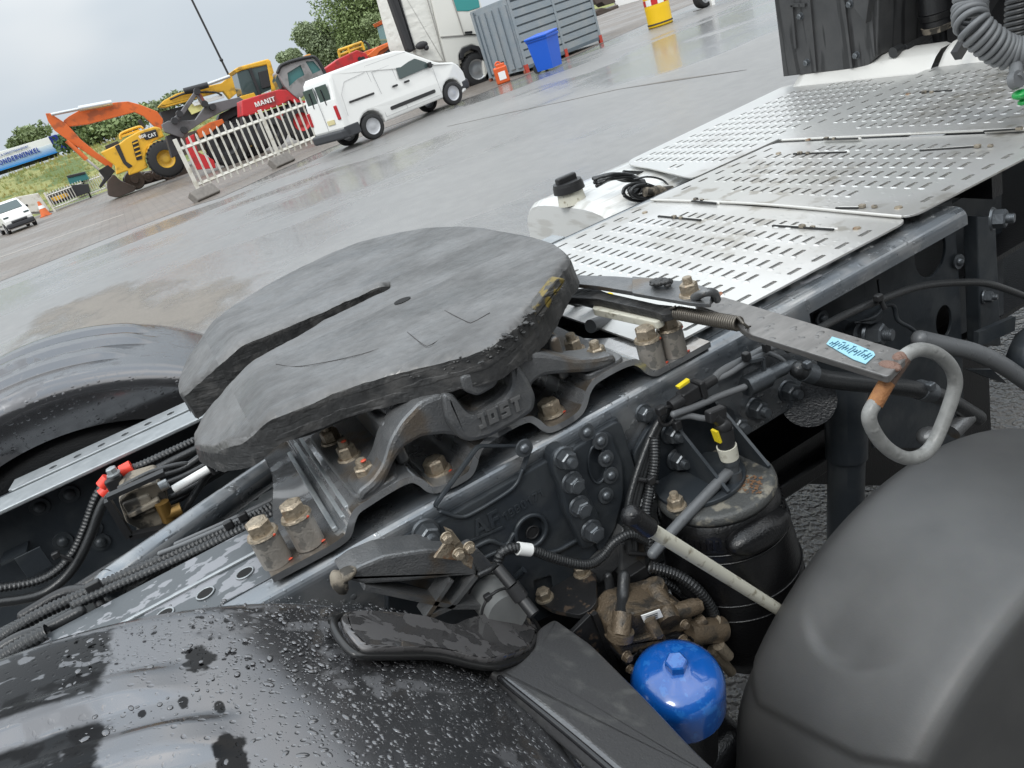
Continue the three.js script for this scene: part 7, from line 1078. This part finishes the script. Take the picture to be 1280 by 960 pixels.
{
  const z = -74, t = thing('box_trailer', 'white and blue lettered trailer parked on top of the grass bank', 'trailer');
  const l = C1([[-260, 646], [180, 514], [216, 572], [-230, 716]]), P = pxZ(l, z), g = plateZ(P, z, 2.5, 0.02);
  const tb = tex(256, 1, (u, v) => [1, 1, 1], true), y0 = P[2][1], y1 = P[1][1];
  put('trailer_body', [g], mWhite, t);
  // printed bands, white above to blue below
  const band = (a, b, col, k) => { const A = (s, f) => { const L0 = [lerp(P[0][0], P[3][0], f), lerp(P[0][1], P[3][1], f)], R0_ = [lerp(P[1][0], P[2][0], f), lerp(P[1][1], P[2][1], f)]; return [lerp(L0[0], R0_[0], s), lerp(L0[1], R0_[1], s)]; }; put('printed_band', [plateZ([A(0, a), A(1, a), A(1, b), A(0, b)], z + 0.03 + k * 0.004, 0.02)], M({ color: col, roughness: 0.4 }), t); };
  const n = 7; for (let i = 0; i < n; i++) band(lerp(0.42, 1, i / n), lerp(0.42, 1, (i + 1) / n), C(lerp(0.62, 0.02, i / (n - 1)), lerp(0.7, 0.22, i / (n - 1)), lerp(0.76, 0.6, i / (n - 1))), i);
  const txt = (s, a, b, m, hk = 1) => { const p = at1(C1, a, z + 0.08), q = at1(C1, b, z + 0.08), gg = textG(s, 1, 0.03), k = p.distanceTo(q); gg.computeBoundingBox(); const sc = k / gg.boundingBox.max.x; gg.scale(sc, sc * hk, 1); gg.rotateZ(Math.atan2(q.y - p.y, q.x - p.x)); gg.translate(p.x, p.y, p.z); put('printed_lettering', [gg], m, t); };
  txt('ONDERWINKEL', [0, 620], [152, 568], std(0.01, 0.04, 0.3, 0.5), 1.15); txt('EL & GROOTTRANSPORT', [-8, 590], [108, 552], std(0.05, 0.1, 0.3, 0.5));
  put('lorry_front', [cut(C1([[180, 514], [206, 504], [232, 506], [262, 552], [216, 572]]), z - 0.1, 2.4, 0.05)], std(0.012, 0.025, 0.22, 0.35), t); put('under_frame', [cut(C1([[-230, 716], [216, 572], [222, 584], [-226, 728]]), z - 0.5, 1.6, 0, 0)], mDarkM, t);
  settle(t, at1(C1, [100, 640], z).x, z);
}
// ---- grass bank, bushes and trees
const mGrass = M({ map: tex(512, 6, (u, v) => { const a = fbm(u * 40, v * 40, 40, 4, 701), b = fbm(u * 5, v * 5, 5, 4, 702); return toS(mix3(mix3([0.17, 0.19, 0.06], [0.33, 0.32, 0.12], a), [0.11, 0.15, 0.045], sm(0.45, 0.65, b))); }, true), roughness: 0.9, bumpMap: tMed, bumpScale: 0.05 });
{
  const NX = 150, NZ = 26, pos = [], ix = [];
  const yT = (x) => { const p = 3.9; return p; };
  const foot_ = (x) => -50.5 + 0.0 * x, hB = (x, z) => { const z0 = -51 - Math.max(0, x - 2) * 0.35, t = sm(z0, z0 - 17, z), n = fbm(((x * 0.2) % 32 + 32) % 32, ((z * 0.2) % 32 + 32) % 32, 32, 4, 703); return t * (2.9 - 0.012 * (x + 30)) + (n - 0.5) * 1.0 * t - 0.03; };
  for (let i = 0; i <= NX; i++) for (let j = 0; j <= NZ; j++) { const x = lerp(-110, 95, i / NX), z = lerp(-48, -130, Math.pow(j / NZ, 1.5)); pos.push(x, hB(x, z), z); }
  for (let i = 0; i < NX; i++) for (let j = 0; j < NZ; j++) { const a = i * (NZ + 1) + j, b = a + NZ + 1; ix.push(a, b, a + 1, b, b + 1, a + 1); }
  const g = new THREE.BufferGeometry(); g.setAttribute('position', new THREE.Float32BufferAttribute(pos, 3)); g.setIndex(ix); g.computeVertexNormals(); struct(put('grass_bank', g, mGrass, scene));
  const R = rng(704), blade = mg([plateZ([[-0.09, 0], [0.02, 0.62], [0.09, 0]], 0.01, 0.01), plateZ([[-0.16, 0], [-0.14, 0.45], [-0.05, 0]], 0, 0.01), plateZ([[0.05, 0], [0.17, 0.5], [0.15, 0]], 0, 0.01)]), N = 16000, im = new THREE.InstancedMesh(blade, std(0.27, 0.27, 0.1, 0.9), N), o = new THREE.Object3D(), col = new THREE.Color();
  for (let i = 0; i < N; i++) { const x = lerp(-62, 30, R()), z = lerp(-50, -72, R()), y = hB(x, z); o.position.set(x, y - 0.04, z); o.rotation.set(0, R() * 6, 0); const s = y < 0.15 ? 0.001 : lerp(0.25, 0.6, R()); o.scale.set(s, s * lerp(0.6, 1.2, R()), s); o.updateMatrix(); im.setMatrixAt(i, o.matrix); const k = fbm(((x * 0.16) % 32 + 32) % 32, ((z * 0.3) % 32 + 32) % 32, 32, 3, 705), w = R(); im.setColorAt(i, col.setRGB(lerp(0.5, 1.7, k) * lerp(0.8, 1.2, w), lerp(0.7, 1.35, k), lerp(0.5, 1.2, k))); }
  im.name = 'grass'; im.userData.kind = 'stuff'; im.userData.label = 'tall yellow green grass on the bank'; im.userData.category = 'grass'; im.receiveShadow = im.castShadow = true; scene.add(im);
}
const leafM = (r, g, b) => M({ color: C(r, g, b), roughness: 0.8, side: THREE.DoubleSide });
function crown(f, c, lobes, n, size, m, seed) {          // many leaf-sized faces gathered in clumps
  const R = rng(seed), P = [], N = [];
  for (const [lx, ly, lz, r, q] of lobes) for (let i = 0; i < n * q; i++) {
    const th = R() * 2 * PI, ph = Math.acos(2 * R() - 1), rr = r * Math.pow(R(), 0.42) * (0.72 + 0.56 * fbm(((th * 1.6) % 16 + 16) % 16, ((ph * 2.5) % 16 + 16) % 16, 16, 3, seed));
    const d = V(Math.sin(ph) * Math.cos(th), Math.cos(ph) * 0.85, Math.sin(ph) * Math.sin(th)), p = V(c.x + lx, c.y + ly, c.z + lz).addScaledVector(d, rr);
    const a = V(R() - 0.5, R() - 0.5, R() - 0.5).normalize(), b = new THREE.Vector3().crossVectors(a, V(R() - 0.5, R() - 0.5, R() - 0.5)).normalize(), s = size * lerp(0.6, 1.4, R());
    const v = [p.clone().addScaledVector(a, s), p.clone().addScaledVector(b, s * 0.55), p.clone().addScaledVector(a, -s), p.clone().addScaledVector(b, -s * 0.55)];
    for (const k of [0, 1, 2, 0, 2, 3]) P.push(v[k].x, v[k].y, v[k].z);
  }
  const g = new THREE.BufferGeometry(); g.setAttribute('position', new THREE.Float32BufferAttribute(P, 3)); g.computeVertexNormals(); return put('crown', [g], m, f);
}
function tree(px, py, z, w, h, label, m, seed, group) {  // px, py: middle of the crown
  const c = atZ(px, py, z), t = thing('tree', label, 'tree', group), R = rng(seed), lobes = [];
  for (let i = 0; i < 14; i++) lobes.push([(R() - 0.5) * w * 0.8, (R() - 0.5) * h * 0.8, (R() - 0.5) * w * 0.6, lerp(0.2, 0.34, R()) * Math.min(w, h), lerp(0.7, 1.3, R())]);
  crown(t, c, lobes, 1500, 0.16, m, seed);
  const b = V(c.x, 2.5, c.z); put('trunk', [rod(b, V(c.x, c.y, c.z), 0.28, 0.12, 10), ...[...Array(5)].map(() => { const s = lerp(0.4, 0.8, R()), p = b.clone().lerp(c, s); return rod(p, p.clone().add(V((R() - 0.5) * w * 0.5, h * 0.25, (R() - 0.5) * w * 0.5)), 0.1, 0.03, 7); })], std(0.06, 0.05, 0.04, 0.9), t);
  return settle(t, c.x, c.z);
}
const g1 = leafM(0.24, 0.29, 0.17), g2 = leafM(0.2, 0.26, 0.11), g3 = leafM(0.2, 0.25, 0.12), g4 = leafM(0.06, 0.11, 0.035);
tree(404, 58, -95, 4.6, 5.2, 'small grey green tree above the red telehandler cab', g1, 801);
tree(464, 22, -92, 9.5, 10.5, 'large green tree behind the white van, tallest of the row', g2, 802);
tree(474, 47, -86, 4.4, 4.2, 'pale olive bush tree before the large green tree', g3, 803);
tree(437, 46, -94, 4.5, 4, 'mid green tree left of the large green tree', g2, 804);
tree(364, 80, -90, 3, 2.4, 'low green tree between the yellow cab and the grey telehandler cab', g1, 805);
function bush(px, py, z, w, h, label, m, seed, n = 300) { const c = atZ(px, py, z), t = thing('bush', label, 'bush'), R = rng(seed), lobes = []; for (let i = 0; i < 6; i++) lobes.push([(i / 5 - 0.5) * w, (R() - 0.5) * h * 0.4, (R() - 0.5) * 1.5, h * lerp(0.4, 0.6, R()), 1]); crown(t, c, lobes, n, 0.2, m, seed); put('stem', [rod(V(c.x, 2.6, c.z), c, 0.08, 0.04, 6)], std(0.06, 0.05, 0.04, 0.9), t); return settle(t, c.x, c.z); }
bush(112, 166, -72, 3.4, 2.4, 'dark green round bush on the bank above the orange boom', g4, 811);
bush(145, 160, -71, 4.2, 2, 'mid green bush on the bank right of the dark bush', g2, 812);
bush(210, 130, -80, 3.6, 1.5, 'grey green bush behind the yellow excavator boom', g1, 813);
bush(35, 172, -90, 2.4, 2, 'loose grey green bush above the lettered trailer', g3, 814);
bush(20, 178, -90, 1.2, 0.8, 'small grey green bush above the trailer end at left', g1, 815, 150);

// ---- unseen dark lorry added behind the camera to block sky and darken reflections
{
  const t = thing('added_lorry', 'unseen dark lorry added behind the camera to darken the near side', 'lorry'), m = std(0.06, 0.062, 0.066, 0.5);
  put('cab', [box(2.3, 2.9, 2.45, 3.9, 2.1, 3.4, 0.15)], m, t); put('body', [box(6.2, 2.2, 2.5, -1.0, 2.15, 3.4, 0.05)], m, t); put('chassis', [box(8.6, 0.35, 0.9, 0.2, 0.85, 3.4, 0.03)], mDarkM, t);
  for (const x of [-2.6, -1.2, 3.6]) { wheel(t, V(x, 0.5, 2.45), 0.5, 0.32, mDarkM); }
  settle(t, 0.4, 3.4);
}
scene.traverse((o) => { if (o.isMesh) { o.castShadow = true; o.receiveShadow = true; } });
renderer.render(scene, camera);
